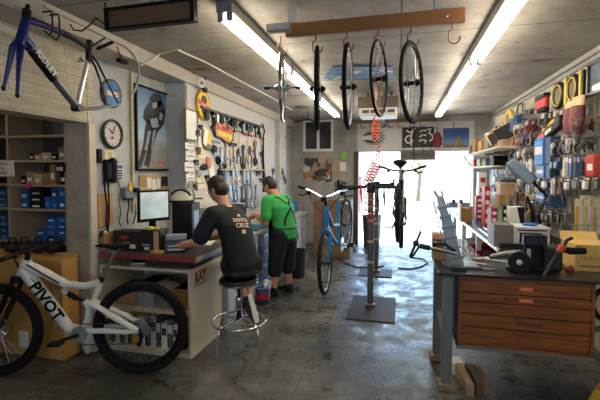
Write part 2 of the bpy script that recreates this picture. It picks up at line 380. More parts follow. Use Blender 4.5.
for px, wh_ in hooks:
    x = at(px, 30, y=BY).x; z = bz0
    h = MB().tube([(x, BY-.005, z+.01), (x, BY-.005, z-.035), (x-.022, BY-.01, z-.055), (x-.022, BY-.01, z-.1)] + [(x-.022+.035*(1-math.cos(a)), BY-.01, z-.1-.035*math.sin(a)) for a in [PI*i/8 for i in range(1, 8)]] + [(x+.05, BY-.01, z-.09)], .005, 8)
    h.m = 1
    o = solo('wheel_hook', h, [redhook], 'red vinyl bicycle hook on the timber beam, '+wh_, 'hook', 'red hooks on the timber beam')
    HK.append((x, z-.135+.006))
def wheel_parts(parent, c, ax, R, tr, tire_m, rim_m, hub_m, spokes=28, rotor=False, knobs=0, hubw=.05, rimw=.011, wname='wheel'):
    """wheel = tire mesh, with rim, spokes and hub below it"""
    c = Vector(c); ax = Vector(ax).normalized(); u = ax.orthogonal().normalized(); w_ = ax.cross(u)
    t = MB()
    if tr: t.torus(c, ax, R-tr, tr, 64, 12)
    for k in range(knobs):
        a = 2*PI*k/knobs
        for s in (-1, 0, 1):
            aa = a+(PI/knobs if s else 0); d = u*math.cos(aa)+w_*math.sin(aa); tn = -u*math.sin(aa)+w_*math.cos(aa)
            q = c+d*(R-tr+tr*(.98 if s == 0 else .72))+ax*(s*tr*.66)
            n_ = (d+ax*s*.8).normalized(); b_ = tn.cross(n_).normalized(); sz = R*2*PI/knobs*.3
            t.add([q+n_*h+tn*i*sz+b_*j*tr*.24 for h in (-.004, .004) for j in (-1, 1) for i in (-1, 1)], [(0,2,3,1),(4,5,7,6),(0,1,5,4),(2,6,7,3),(0,4,6,2),(1,3,7,5)])
    rr = R-2*tr if tr else R
    rim = MB().tube([c+(rr-.008)*(u*math.cos(2*PI*i/64)+w_*math.sin(2*PI*i/64)) for i in range(64)], rimw, 8, closed=True)
    if tr: root = part(wname, t, tire_m, parent); part('rim', rim, rim_m, root)
    else: root = part(wname, rim, rim_m, parent)
    sp = MB()
    for k in range(spokes):
        a = 2*PI*k/spokes; s = 1 if k % 2 else -1; b2 = a+(.9 if (k//2) % 2 else -.9)
        sp.tube([c+ax*s*hubw*.6+.022*(u*math.cos(b2)+w_*math.sin(b2)), c+(rr-.01)*(u*math.cos(a)+w_*math.sin(a))], .0016, 4)
    part('spokes', sp, steel, root)
    part('hub', MB().lathe([(.008, -hubw-.015), (.02, -hubw), (.026, -hubw*.6), (.026, -hubw*.55), (.014, -hubw*.4), (.014, hubw*.4), (.026, hubw*.55), (.026, hubw*.6), (.02, hubw), (.008, hubw+.015)], c, ax, 16), hub_m, root)
    if rotor:
        ro = MB(); q = c+ax*rotor
        ro.tube([q+.078*(u*math.cos(2*PI*i/40)+w_*math.sin(2*PI*i/40)) for i in range(40)], .009, 6, closed=True, flat=.15)
        for k in range(5): a = 2*PI*k/5; ro.tube([q, q+.075*(u*math.cos(a+.3)+w_*math.sin(a+.3))], .005, 5)
        part('brake_rotor', ro, steel, root)
    return root
WS = [ # px, top y, bottom y, yaw offset(deg), tire radius, label, silver
    (281, 53, 123, 4, 0, 'bare silver rim wheel with a long axle, leftmost on the timber beam', True),
    (312, 48, 131, 2, .016, 'black-tyred wheel seen edge-on, second from the left on the timber beam', False),
    (344, 45, 130, 6, .015, 'black wheel with a pale rim seen almost edge-on, third on the timber beam', False),
    (381, 41, 117, 12, 0, 'black rim wheel turned slightly open, fourth on the timber beam', False),
    (415, 42, 124, 15, .012, 'black-tyred wheel turned furthest open, rightmost on the timber beam', False)]
for (px, ty, by, yw, tr, lb, sil), (hx, hz) in zip(WS, HK):
    top, bot = at(px, ty, y=BY), at(px, by, y=BY); R = (top.z-bot.z)/2; c = Vector((hx+.012, BY-.01, hz-R+.014 if not tr else hz-R+.02+2*tr))
    a = math.atan((px-300)/FPX)-YAW+math.radians(yw); d = Vector((math.sin(a), math.cos(a), 0)); ax = Vector((d.y, -d.x, 0))
    c = Vector((hx+.012, BY-.01, (top.z+bot.z)/2))
    t = thing('wheelset', lb, 'bicycle wheel', (c.x, c.y, c.z-R), 'wheels hung on the timber beam')
    wheel_parts(t, c, ax, R, tr, rubber, (chrome if sil else (mat((190,186,170), .4) if px == 344 else black)), silver if sil else black, 32, hubw=(.05 if sil else .045), rimw=(.012 if sil else .01))
    if sil:
        part('axle', MB().cyl(c-ax*.13, c+ax*.13, .005).cyl(c-ax*.135, c-ax*.09, .014).cyl(c+ax*.10, c+ax*.135, .012), darkm, t)

# black framed panel under the ceiling
hy = 2.42; q0, q1 = at(104, 8, y=hy), at(193, 21, y=hy); hw, hh = q1.x-q0.x, q0.z-q1.z
hm = frame((q0.x, hy, q1.z), (1, .02, .015), (0, -.04, 1))
t = thing('radiant_heater', 'long black framed heater hung under the ceiling at the upper left', 'heater', hm)
fm = MB(hm).box(0, hw, 0, .016, -.06, .0).box(0, hw, hh-.016, hh, -.06, .0).box(0, .02, 0, hh, -.06, .0).box(hw-.028, hw, 0, hh, -.06, .0)
part('frame', fm, black, t, .003)
part('grille', MB(hm).box(.015, hw-.02, .01, hh-.01, -.04, -.025), mat((120,88,62), .5, .2, var=.3, scale=30), t)
part('lamp_cap', MB(hm).lathe([(.006, -.025), (.006, -.015)], (.07, hh*.5, 0), n=10), chrome, t)
for xx in (.01, hw-.03): part('hanger', MB().tube([hm @ Vector((xx, hh-.01, -.03)), hm @ Vector((xx-.02, hh+.04, -.03)), Vector((hm @ Vector((xx-.02, 0, -.03))).to_tuple()[:2]+(HC,))], .006, 6), black, t)
cb = MB().tube([hm @ Vector((0, .04, -.03)), at(96, 18, x=-2.0), at(90, 25, x=-2.2), at(82, 31, x=-2.35), at(74, 30, x=-2.4), at(70, 24, x=-2.41)], .006, 6)
solo('power_cable', cb, black, 'black cable looping from the hung heater to the left wall beam', 'cable')

# banner on the ceiling, garage opener, cable, ceiling conduits
bz = HC-.012
bp = [at(322, 80, z=bz), at(333, 66, z=bz), at(392, 66, z=bz), at(394, 79, z=bz)]
bn = MB(); bn.add(bp+[p-Vector((0, 0, .01)) for p in bp], [(0,1,2,3),(7,6,5,4),(0,4,5,1),(1,5,6,2),(2,6,7,3),(3,7,4,0)])
k = NT('banner_print'); cc = k.ramp(k.noise(4, 4), [(.36, L3((24,62,104))), (.5, L3((54,120,170))), (.56, L3((30,36,44))), (.64, L3((196,206,210)))]); k.l(cc, k.b.inputs['Base Color'])
solo('ceiling_banner', bn, k.m, 'blue printed banner pinned flat to the ceiling behind the wheels', 'banner')
gy = 6.0
a0, a1 = at(359, 118, y=gy), at(397, 106, y=gy)
t = thing('garage_door_opener', 'brown ceiling-hung garage door opener with a lit white lamp cover', 'door opener', ((a0.x+a1.x)/2, gy, a0.z))
part('housing', MB().box(a0.x-.02, a1.x+.03, gy, gy+.5, a1.z-.02, a1.z+.16), mat((112,98,78), .6), t, .02)
lc = MB().box(a0.x, a1.x, gy-.05, gy+.42, a0.z+.02, a1.z-.02)
part('lamp_cover', lc, white, t, .01)
for i in range(4):
    xx = a0.x+.05+(a1.x-a0.x-.06)*i/4; part('lamp_window', MB().box(xx, xx+(a1.x-a0.x)*.18, gy-.055, gy-.045, a0.z+.06, a1.z-.05), mat((96,84,66), .4), t)
part('mounting_strut', MB().box(a0.x+.1, a0.x+.13, gy+.2, gy+.23, a1.z+.15, HC).box(a1.x-.1, a1.x-.07, gy+.2, gy+.23, a1.z+.15, HC), darkm, t)
part('rail', MB().box((a0.x+a1.x)/2-.025, (a0.x+a1.x)/2+.025, gy+.5, YB-.05, a1.z+.03, a1.z+.08), darkm, t)
wv = MB().tube([at(434, 0, y=2.6), at(431, 14, y=2.75), at(428, 32, y=2.95), at(427, 40, z=HC)], .004, 6)
wv = MB().tube([(at(434, 0, y=2.55).x, 2.55, at(434, 0, y=2.55).z), (.2, 2.75, 2.74), (.24, 3.1, 2.78), (.25, 3.35, HC)], .004, 6)
solo('hanging_wire', wv, darkm, 'thin dark wire hanging from the ceiling over the timber beam right end', 'wire')
cd = MB().tube([at(44, 6, x=-2.405), at(115, 41, x=-2.405), at(126, 46, x=-2.40), at(133, 53, x=-2.40), at(138, 63, x=-2.44), at(139, 74, x=-2.56), at(136, 88, x=-2.66), at(131, 97, x=-2.69)], .011, 8)
solo('electrical_conduit', cd, mat((186,178,160), .4), 'pale curved conduit bending down the left wall beside the tall poster', 'pipe')
cd2 = MB().tube([at(140, 66, x=-2.41), at(160, 54, z=HC-.03), at(178, 50, z=HC-.03), at(205, 62, z=HC-.03), at(276, 100, z=HC-.03), at(292, 110, z=HC-.03)], .009, 8)
solo('ceiling_conduit', cd2, mat((214,206,190), .4), 'thin white conduit running along the ceiling left of the strip light', 'pipe')
cd3 = MB().tube([(XL+.02, at(131, 60, x=XL+.02).y, 2.70), (XL+.02, at(131, 60, x=XL+.02).y, 1.25)], .014, 8)
solo('wall_conduit', cd3, mat((198,184,140), .5), 'straight pale conduit running down the wall left of the tall poster', 'pipe')
vt = MB().lathe([(.12, 0), (.13, -.012), (.07, -.03), (.02, -.032)], at(205, 71, z=HC), (0, 0, 1), 20); solo('ceiling_rose', vt, mat((150,138,120), .5), 'round grey ceiling rose above the yellow oval sign', 'ceiling fitting')
v2 = MB().lathe([(.14, 0), (.15, -.015), (.1, -.03), (.02, -.032)], at(303, 107, z=HC), (0, 0, 1), 20); solo('ceiling_rose', v2, mat((120,112,102), .5), 'round dark ceiling fitting left of the far strip light end', 'ceiling fitting')
# white lamp disc above the oval sign
dp = at(201, 83, x=XP+.06)
t = thing('spot_lamp', 'small white round spot lamp above the yellow oval sign', 'lamp', dp)
part('lamp_head', MB().lathe([(.03, -.03), (.058, .0), (.058, .02), (.03, .022)], dp, (.8, -.6, -.1), 20), white, t)
part('lens', MB().lathe([(.022, .02), (.022, .026)], dp, (.8, -.6, -.1), 14), mat((120,104,70), .3), t)
part('arm', MB().tube([dp, dp+Vector((.02, .07, .02)), dp+Vector((-.0, .1, .1)), (dp.x, dp.y+.1, 2.71)], .01, 8), darkm, t)
part('lamp_base', MB().lathe([(.035, 0), (.035, .05)], (dp.x, dp.y+.1, 2.65), (0, 0, 1), 14), darkm, t)
# loose wheel hung high at the far left end, hooks on the back board
# ================================================================== STORE ROOM
SHY = 3.10
def sx(px, y=SHY): return at(px, 172, y=y).x
def sz(py, px=40, y=SHY): return at(px, py, y=y).z
xl, xm, xr_ = sx(-40), sx(8), sx(66)
shelfm = mat((176,154,120), .65)
t = thing('store_shelving', 'tall open wooden shelving unit in the dark store room', 'shelving', ((xl+xr_)/2, SHY+.2, 0))
for x in (xl, xm, xr_): part('upright', MB().box(x-.015, x+.015, SHY, SHY+.4, 0, 2.35), shelfm, t)
SZ = {n: sz(py) for n, py in dict(a=135, b=160, c=184.5, d=209, e=242).items()}
for n, z in SZ.items():
    part('shelf', MB().box(xm+.015, xr_-.015, SHY, SHY+.4, z-.02, z), shelfm, t)
    part('shelf', MB().box(xl+.015, xm-.015, SHY, SHY+.4, z-.02+.005, z+.005), shelfm, t)
part('shelf', MB().box(xl, xr_, SHY, SHY+.4, 2.35, 2.37), shelfm, t)
part('back_panel', MB().box(xl, xr_, SHY+.4, SHY+.41, 0, 2.35), mat((92,88,84), .8), t)
sm = MB(BW((sx(6.5), SHY-.012, sz(183, 7)))); sm.box(-.12, .12, -.085, .085, 0, .004)
sm = MB(); zz = sz(169, 7); 
sg = thing('paper_notice', 'white paper notice pinned to the store room shelving', 'notice', (sx(4), SHY-.01, zz-.06))
part('sheet', MB().box(sx(-20), sx(15), SHY-.006, SHY-.002, sz(176.5, 7), sz(160.5, 7)), paper, sg)
for i, w_ in enumerate(('PARTS', '&', 'TUBES')):
    part('lettering', MB().text(w_, .042, BW((sx(3.5), SHY-.007, sz(163.8+4.6*i, 7))), .001), mat((120,60,50), .7), sg)
tg = MB().box(sx(27.5), sx(32), SHY-.02, SHY-.014, sz(188, 30), sz(183, 30)); solo('pink_tag', tg, mat((226,40,140), .6), 'bright pink tag stuck on the store room shelf edge', 'tag')
def carton(px0, px1, py0, py1, m, label, cat='box', grp=None, dy=.02, dep=.24, name='parts_box', lid=True):
    x0, x1 = sx(px0), sx(px1); z0, z1 = sz(py1, (px0+px1)/2), sz(py0, (px0+px1)/2)
    z0 = min(SZ.values(), key=lambda q: abs(q-z0)) if name != 'stacked_box' else z0
    z0 += .001; x0, x1 = max(x0, xm+.018), min(x1, xr_-.018)
    t = thing(name if name != 'stacked_box' else 'parts_box', label, cat, ((x0+x1)/2, SHY+dy, z0), grp)
    part('box_body', MB().box(x0+.003, x1-.003, SHY+dy, SHY+dy+dep, z0, z1-.012), m, t, .002)
    part('lid', MB().box(x0+.001, x1-.001, SHY+dy-.003, SHY+dy+dep+.003, z1-.03, z1), m, t, .002)
    part('printed_label', MB().box(x0+(x1-x0)*.2, x0+(x1-x0)*.7, SHY+dy-.003, SHY+dy, z0+(z1-z0)*.25, z0+(z1-z0)*.55), mat((120,150,176), .6) if m in (blue, blue2) else paper, t)
    return t
sb = mat((24,84,150), .55)
# top shelf
for px0, px1, py0, c, l in ((28,33,153,black,'dark box at the left'), (33,40,154,cardb,'small tan box, second along'), (40,50,152.5,tan,'pale tan box in the middle'), (50,56,153,black,'dark box right of the pale tan one'), (57,65,147,cardb2,'taller brown box at the right end')):
    carton(px0, px1, py0, 160, c, l+' on the upper store shelf')
for px0, px1, py0, c, l in ((19,24,176,black,'dark box at the left'), (24,32,172,cardb,'tan box left of centre'), (32,40,174,tan,'pale tan box in the centre'), (48,54,164,cardb2,'tall brown box near the right'), (58,65,172,black,'black box under the grey meter')):
    carton(px0, px1, py0, 184.5, c, l+' on the store shelf beside the white notice')
mt = MB().box(sx(58), sx(66), SHY-.03, SHY-.002, sz(172, 62), sz(163, 62)); mt.m = 1; mt.box(sx(59.5), sx(61.8), SHY-.034, SHY-.03, sz(170.5, 62), sz(167, 62)).box(sx(62.8), sx(65.2), SHY-.034, SHY-.03, sz(170.5, 62), sz(167, 62))
solo('switch_plate', mt, [darkm, white], 'grey double switch plate with two white faces on the store shelf edge', 'switch')
for i, (px0, px1, py0, py1, c) in enumerate(((18,26,190,200,sb),(18,26,200,209,sb),(27,41,190,195.6,black),(27,41,196,202,black),(27,41,202.4,209,black),(42,48,197,209,blue),(49,55,199,209,blue),(49,55,189,198.6,sb),(56,64,188,198.4,blue),(56,64,199,209,sb))):
    nm = ['blue box, upper of the pair at the left end','blue box, lower of the pair at the left end','black shoe box, top of its stack','black shoe box, middle of its stack','black shoe box, bottom of its stack','bright blue box right of the black stack','bright blue box, lower of the second pair','blue box, upper of the second pair','bright blue box, upper at the right end','blue box, lower at the right end'][i]
    carton(px0, px1, py0, py1, c, nm+', on the third store shelf', grp='blue and black boxes on the third store shelf', name='stacked_box' if py1 < 209 else 'parts_box', dy=.02)
k_ = 0
for r, (py0, py1, cols) in enumerate(((217,223,((43,54),(54,65))), (223.4,229.4,((43,54),(54,65))), (229.8,235.8,((32,43),(43,54),(54,65))), (236.2,242,((32,43),(43,54),(54,65))))):
    for ci, (px0, px1) in enumerate(cols):
        rw_ = ['top','second','third','bottom'][r]; cw = ('left','middle','right')[ci] if len(cols) == 3 else ('left','right')[ci]
        carton(px0+.2, px1-.2, py0, py1, [sb, blue][(r+ci) % 2], 'blue component box, %s of the %s row in the big stack by the pillar' % (cw, rw_), grp='blue boxes stacked on the fourth store shelf', name='parts_box' if py1 == 242 else 'stacked_box')
for i, (py0, py1, sh) in enumerate(((190,209,'third'),(214,242,'fourth'))):
    for j in range(2):
        x0, x1 = sx(-14+10*j), sx(-5+10*j); z0 = SZ['d' if i == 0 else 'e']+.006; n = 3 if i == 0 else 4; h = (sz(py0, 0)-z0)/n
        for q in range(n):
            bb = MB().box(x0, x1, SHY+.01, SHY+.26, z0+q*h+.001, z0+(q+1)*h-.002); bb.m = 1; bb.box(x0+.03, x0+.09, SHY+.006, SHY+.01, z0+q*h+.015, z0+(q+.6)*h)
            solo('parts_box', bb, [sb if (q+j) % 2 else mat((18,60,108), .5), mat((120,150,176), .6)], 'dark blue box at the photo left edge, %s from bottom, %s column, %s store shelf' % (ORD[q], ('outer','inner')[j], sh), 'box', 'boxes in the left bay of the store shelving', bevel=.002)
# black bags heaped on the lowest visible shelf, in front of the stacks
for i, (px, w_) in enumerate(((18,10),(30,12),(44,12),(57,9))):
    g = MB(); c = Vector((sx(px), SHY-.05, sz(246, px))); 
    g.ell(c, (w_*.0085, .10, .06), 14, 8); g.torus(c+Vector((0, -.02, .05)), (0, 1, .3), .05, .008, 20, 6)
    solo('black_bag', g, mat((20,21,24), .5, bump=.5), 'crumpled black bag %s along the top of the big cardboard carton' % ORD[i], 'bag')
# ================================================================== BIG CARTON behind the mountain bike
bxm = (at(0, 257, y=2.83).x-.25, -2.83)
t = thing('cardboard_carton', 'big brown cardboard bicycle carton standing behind the white mountain bike', 'box', ((bxm[0]+bxm[1])/2, 2.95, 0))
cz = .88
part('box_body', MB().box(bxm[0], bxm[1], 2.83, 3.01, 0, cz), mat((198,148,78), .8, var=.12, scale=4), t, .004)
part('flap', MB().add([(bxm[0], 3.0, cz), (bxm[1], 3.0, cz), (bxm[1], 3.02, cz+.03), (bxm[0], 3.02, cz+.03), (bxm[0], 3.01, cz-.01), (bxm[1], 3.01, cz-.01)], [(0,1,2,3),(3,2,5,4),(4,5,1,0),(1,5,2),(0,3,4)]), mat((186,142,80), .8), t)
part('tape', MB().box(bxm[1]-.09, bxm[1]-.03, 2.826, 2.83, .3, .62), mat((206,178,120), .5), t)
part('shipping_label', MB().box(at(19, 330, y=2.83).x, at(28, 330, y=2.83).x, 2.826, 2.83, at(23, 347, y=2.83).z, at(23, 331, y=2.83).z), paper, t)

# ================================================================== WHITE MOUNTAIN BIKE
RA, FA = Vector((-2.035, 2.80, 0)), Vector((-3.145, 2.47, 0))
BM = frame(RA, RA-FA, (0, 0, 1))
mtb = thing('mountain_bike', 'white full-suspension mountain bike with black letters, parked by the desk', 'bicycle', BM)
def P2(px, py, z=0): return Vector(((px-145)/120.5, (371-py)/120.5, z))
wfr = mat((232,226,210), .28, var=.04); WB = -1.155
L = lambda *a: Vector(a)
def mb(): return MB(BM)
ww_ = mat((40,40,40), .5)
for c, nm in ((L(0, .384, 0), 'rear_wheel'), (L(WB, .384, 0), 'front_wheel')):
    wheel_parts(mtb, BM @ c, BM.to_3x3() @ L(0, 0, 1), .378, .032, mat((28,27,26), .85, bump=.3, spec=.2), black, black, 32, rotor=-.045, knobs=64, wname=nm)
hd_t, hd_b, bbp, sj, ax_ = P2(38, 258), P2(34, 270), P2(89, 328), P2(107, 281), L(0, .384, 0)
f = mb()
f.tube([hd_t+L(-.0, .012, 0), hd_b+L(-.0, -.012, 0)], [.040, .046], 14)
f.tube([hd_t.lerp(hd_b, .3), P2(55, 270), P2(75, 281), P2(92, 283), P2(106, 279)], [.046, .038, .031, .027, .028], 12)
f.tube([hd_t.lerp(hd_b, .7), P2(50, 287), P2(68, 312), P2(76, 324), bbp], [.050, .047, .045, .044, .046], 14)
f.tube([P2(107, 276), P2(105, 284), P2(101, 295)], [.024, .026, .02], 12)
f.tube([P2(75, 281), P2(72, 288), P2(76, 292)], [.024, .022, .014], 10)
f.tube([bbp, P2(95, 316), P2(96, 304), P2(92, 297)], [.044, .032, .028, .024], 10)
f.lathe([(.03, -.04), (.044, -.035), (.044, .035), (.03, .04)], bbp, (0, 0, 1), 18)
part('frame', f, wfr, mtb)
r_ = mb()
for s in (-1, 1):
    r_.tube([P2(97, 298, .02*s), P2(120, 311, .045*s), P2(140, 322, .065*s), ax_+L(0, .0, .07*s)], [.024, .026, .022, .018], 10)
    r_.tube([P2(92, 326, .03*s), P2(112, 325, .05*s), P2(134, 326, .065*s), ax_+L(0, .0, .07*s)], [.024, .022, .021, .020], 10)
    r_.tube([P2(99, 299, .03*s), P2(96, 312, .03*s), P2(93, 325, .03*s)], .014, 8)
part('swingarm', r_, wfr, mtb)
part('shock', mb().tube([P2(76, 290), P2(84, 295)], .022, 12).tube([P2(84, 295), P2(95, 299)], .013, 10).torus(P2(79, 292), P2(95, 299)-P2(76, 290), .022, .005, 16, 6), black, mtb)
lt = mb(); d = (P2(66, 309)-P2(48, 283)).normalized()
n2 = L(0, 0, 1); mid = P2(58.5, 296, .047)
lt.text('PIVOT', .125, Matrix(((d.x, -d.y, 0, mid.x), (d.y, d.x, 0, mid.y), (0, 0, 1, mid.z), (0, 0, 0, 1))), .003, bold=.004)
part('lettering', lt, black, mtb)
st = mb().box(0, 0, 0, 0, 0, 0) if False else mb()
part('decal', mb().tube([P2(41, 260, .044), P2(56, 270, .040), P2(70, 279, .031)], .007, 6), black, mtb); part('decal', mb().tube([P2(105, 304, .048), P2(117, 310, .058)], .008, 6), black, mtb); part('decal', mb().tube([P2(122, 312, .06), P2(136, 320, .075)], .007, 6), black, mtb)

part('seatpost', mb().tube([P2(107, 278), P2(111, 270)], .018, 12).tube([P2(111, 270), P2(121, 251)], .0145, 12), steel, mtb)
part('seatpost_collar', mb().cyl(P2(106.5, 279), P2(109, 274), .023), black, mtb)
sd = mb(); 
sd.loft([(P2(103, 244), L(0, .006, 0), L(0, 0, .012)), (P2(108, 243.4), L(0, .016, 0), L(0, 0, .022)), (P2(118, 244.4), L(0, .02, 0), L(0, 0, .034)), (P2(126, 243.4), L(0, .026, 0), L(0, 0, .062)), (P2(132, 242), L(0, .02, 0), L(0, 0, .07)), (P2(135, 242), L(0, .004, 0), L(0, 0, .04))], 16)
sdl = part('saddle', sd, black, mtb)
part('saddle_rails', mb().tube([P2(109, 246, .018), P2(113, 249, .02), P2(123, 249, .02), P2(129, 245, .025)], .004, 6).tube([P2(109, 246, -.018), P2(113, 249, -.02), P2(123, 249, -.02), P2(129, 245, -.025)], .004, 6).cbox(P2(121, 250), .04, .02, .045), steel, sdl)
# fork
fk = mb(); fa = L(WB, .384, 0); crown = hd_b+L(-.02, -.035, 0)
fk.cbox(crown, .06, .05, .16); fk.tube([hd_b, crown], .025, 10)
fork = part('fork', fk, black, mtb, .006)
for s in (-1, 1):
    c0 = crown+L(0, 0, .068*s); c1 = fa+L(.0, .0, .068*s); m_ = c0.lerp(c1, .42)
    part('stanchion', mb().cyl(c0+L(0, .03, 0), m_, .016), mat((60,58,54), .15, .9), fork)
    part('fork_lower', mb().tube([m_.lerp(c0, .06), m_, c1], [.024, .022, .019], 12), black, fork)
part('fork_brace', mb().tube([crown.lerp(fa, .45)+L(0, 0, -.068), crown.lerp(fa, .38)+L(-.03, .02, -.03), crown.lerp(fa, .38)+L(-.03, .02, .03), crown.lerp(fa, .45)+L(0, 0, .068)], .012, 8), black, fork)
hb_c = hd_t+L(.02, .075, 0)
hbm = mb().tube([hb_c+L(.05, .02, -.38), hb_c+L(.01, .02, -.12), hb_c+L(-.03, 0, -.04), hb_c+L(-.03, 0, .04), hb_c+L(.01, .02, .12), hb_c+L(.05, .02, .38)], .0145, 10)
hbp = part('handlebar', hbm, black, mtb)
part('stem', mb().tube([hd_t+L(0, .0, 0), hd_t+L(.012, .055, 0)], .02, 10).tube([hd_t+L(.012, .06, 0), hb_c+L(-.03, 0, 0)], .02, 10), black, mtb)
for s in (-1, 1):
    part('grip', mb().tube([hb_c+L(.035, .02, .26*s), hb_c+L(.052, .02, .39*s)], .018, 10), rubber, hbp)
    part('brake_lever', mb().tube([hb_c+L(.03, .015, .22*s), hb_c+L(-.03, -.01, .23*s), hb_c+L(-.035, -.02, .32*s)], .008, 6).cbox(hb_c+L(.02, .01, .21*s), .05, .03, .03), black, hbp)
for i in range(3):
    o_ = .018*i
    part('cable', mb().tube([hb_c+L(0, 0, (.2-.4*(i % 2))), hb_c+L(-.1, .06-o_, .1-.1*i), hb_c+L(-.13, -.03, 0), hb_c+L(-.05, -.12-o_, .035), P2(50, 280+4*i, .04)], .0035, 6), black, mtb)
cr = mb().lathe([(.035, .052), (.060, .052), (.063, .056), (.060, .060), (.035, .06)], bbp, (0, 0, 1), 32)
for k in range(36): a = 2*PI*k/36; cr.cbox(bbp+L(.064*math.cos(a), .064*math.sin(a), .056), .007, .007, .003)
part('chainring', cr, grey, mtb)
for s, e in ((1, P2(72, 333)), (-1, P2(106, 324))):
    cp_ = part('crank_arm', mb().tube([bbp+L(0, 0, .07*s), L(e.x, e.y, .075*s)], [.017, .012], 8), darkm, mtb)
    pd_ = mb().cbox(L(e.x, e.y, .13*s), .095, .018, .085)
    for q in range(6): pd_.cyl(L(e.x-.04+.04*(q % 3), e.y+.006, (.1+.06*(q//3))*s), L(e.x-.04+.04*(q % 3), e.y+.015, (.1+.06*(q//3))*s), .003, n=6)
    part('pedal', pd_, black, mtb, .004)
cs = mb()
for i in range(9):
    r = .022+.0062*i; z = .05-.0038*i
    cs.lathe([(r-.004, z-.001), (r, z-.001), (r, z+.001), (r-.004, z+.001)], ax_, (0, 0, 1), 24)
part('cassette', cs, steel, mtb)
part('chain', mb().tube([bbp+L(0, .085, .056), ax_+L(0, .045, .045)], .004, 5).tube([bbp+L(0, -.085, .056), ax_+L(-.0, -.115, .045), ax_+L(.03, -.12, .045), ax_+L(.015, -.06, .045)], .004, 5), darkm, mtb)
dr = mb().tube([ax_+L(.012, -.02, .06), ax_+L(.025, -.055, .062), ax_+L(.0, -.12, .055)], [.018, .014, .012], 8)
for q in ((.02, -.06), (.0, -.12)): dr.lathe([(.018, -.004), (.018, .004)], ax_+L(q[0], q[1], .046), (0, 0, 1), 14)
part('rear_derailleur', dr, black, mtb)
# white pads under the rear of the bike (plastic bag)
bag = MB(); c = at(88, 338, y=3.0); bag.ell((c.x, 3.0, .1), (.05, .05, .1), 14, 9); bag.ell((c.x+.01, 3.0, .2), (.02, .02, .05), 10, 6)
solo('plastic_bag', bag, mat((206,200,190), .4, bump=.6), 'small pale plastic bag on the floor against the pillar foot', 'bag')

# unseen bulb added to brighten the store room shelves, and the wire grid on the brick header
bl = thing('fill_bulb', 'added unseen fill bulb in a ceiling socket inside the store room', 'lamp', (-4.0, 2.1, HC)); part('socket', MB().cyl((-4.0, 2.1, HC-.06), (-4.0, 2.1, HC-.001), .03), black, bl)
FILL_BULB = bpy.data.materials.new('bulb'); FILL_BULB.use_nodes = True; FILL_BULB.node_tree.nodes['Principled BSDF'].inputs['Emission Color'].default_value = (1, .86, .66, 1); FILL_BULB.node_tree.nodes['Principled BSDF'].inputs['Emission Strength'].default_value = 80
part('fill_bulb_glass', MB().ell((-4.0, 2.1, HC-.11), (.05, .05, .06)), FILL_BULB, bl)
q = MB(); yy = 1.75
while yy < 3.02: q.tube([(XL+.03, yy, 2.13), (XL+.03, yy, 2.69)], .003, 4); yy += .08
zz = 2.13
while zz < 2.7: q.tube([(XL+.034, 1.75, zz), (XL+.034, 3.02, zz)], .003, 4); zz += .08
gt = thing('wire_grid', 'pale wire grid panel on the brick header behind the blue road frame', 'display grid', (XL+.03, 2.4, 2.13)); part('wires', q, mat((226,214,188), .4), gt)
for yy in (1.9, 2.95): part('standoff', MB().cyl((XL, yy, 2.61), (XL+.032, yy, 2.61), .008).cyl((XL, yy, 2.21), (XL+.032, yy, 2.21), .008), steel, gt)
# ================================================================== ROAD FRAME ON THE WALL
def F(px, py, x=-2.5): return at(px, py, x=x+.13)
ht, hbz = F(25, 14), F(20, 43); fbl = mat((16,30,98), .3)
t = thing('road_bike_frame', 'dark blue and silver road bike frame hung high on the left wall', 'bicycle frame', (ht.x, 2.7, F(78, 108).z))
part('head_tube', MB().tube([F(26.5, 17), F(20.5, 42)], [.025, .033], 12), fbl, t)
part('headset', MB().tube([F(28, 5), F(27, 11)], .014, 10).tube([F(27, 10), F(26, 18)], .026, 12), black, t)
part('fork', MB().tube([F(20.5, 41), F(18, 45)], .03, 10).tube([F(17, 43), F(13, 47, -2.53), F(9, 66, -2.55), F(4, 87, -2.56)], [.024, .022, .016, .010], 10).tube([F(19.5, 43), F(20.5, 48, -2.47), F(19, 68, -2.45), F(17.5, 94, -2.44)], [.024, .022, .016, .010], 10), fbl, t)
part('dropout', MB().ell(F(3.5, 88, -2.56), (.012, .014, .02)).ell(F(17.5, 95, -2.44), (.012, .014, .02)), black, t)
part('top_tube', MB().tube([F(27, 20), F(40, 24)], [.024, .022], 12).tube([F(40, 24), F(62, 33)], [.022, .019], 12), fbl, t)
part('top_tube_rear', MB().tube([F(60, 32), F(74, 39), F(88, 48)], [.0192, .017, .016], 12), black, t)
dt = [F(23, 38), F(28, 45), F(38, 58), F(55, 80), F(77, 107)]
part('down_tube', MB().tube(dt, [.034, .032, .029, .028, .028], 14), mat((120,122,128), .3, .5), t)
part('down_tube_front', MB().tube([F(22, 35), F(24, 39), F(30.5, 48)], [.034, .035, .0335], 14), fbl, t)
bl_ = MB(); a_, b_ = F(31, 49), F(54, 79); dv = (b_-a_).normalized(); cc_ = a_.lerp(b_, .5); ring = cc_+Vector((.030, 0, 0))
bl_.tube([a_+Vector((.004, -.006, -.006)), b_+Vector((.004, -.006, -.006))], .0285, 12)
part('down_tube_band', bl_, black, t)
upv = Vector((1, 0, 0)).cross(dv)
part('lettering', MB().text('RIDLEY', .062, frame(cc_+Vector((.034, 0, .004)), dv, upv), .002, bold=.001), white, t)
part('seat_tube', MB().tube([F(88, 60), F(77, 107)], [.017, .02], 12), mat((206,204,200), .3, .4), t)
part('seat_cluster', MB().tube([F(89.5, 42), F(89, 48), F(87.5, 64)], [.018, .022, .018], 12).lathe([(.02, 0), (.02, .03)], F(89.5, 44), (0, 0, 1), 12), black, t)
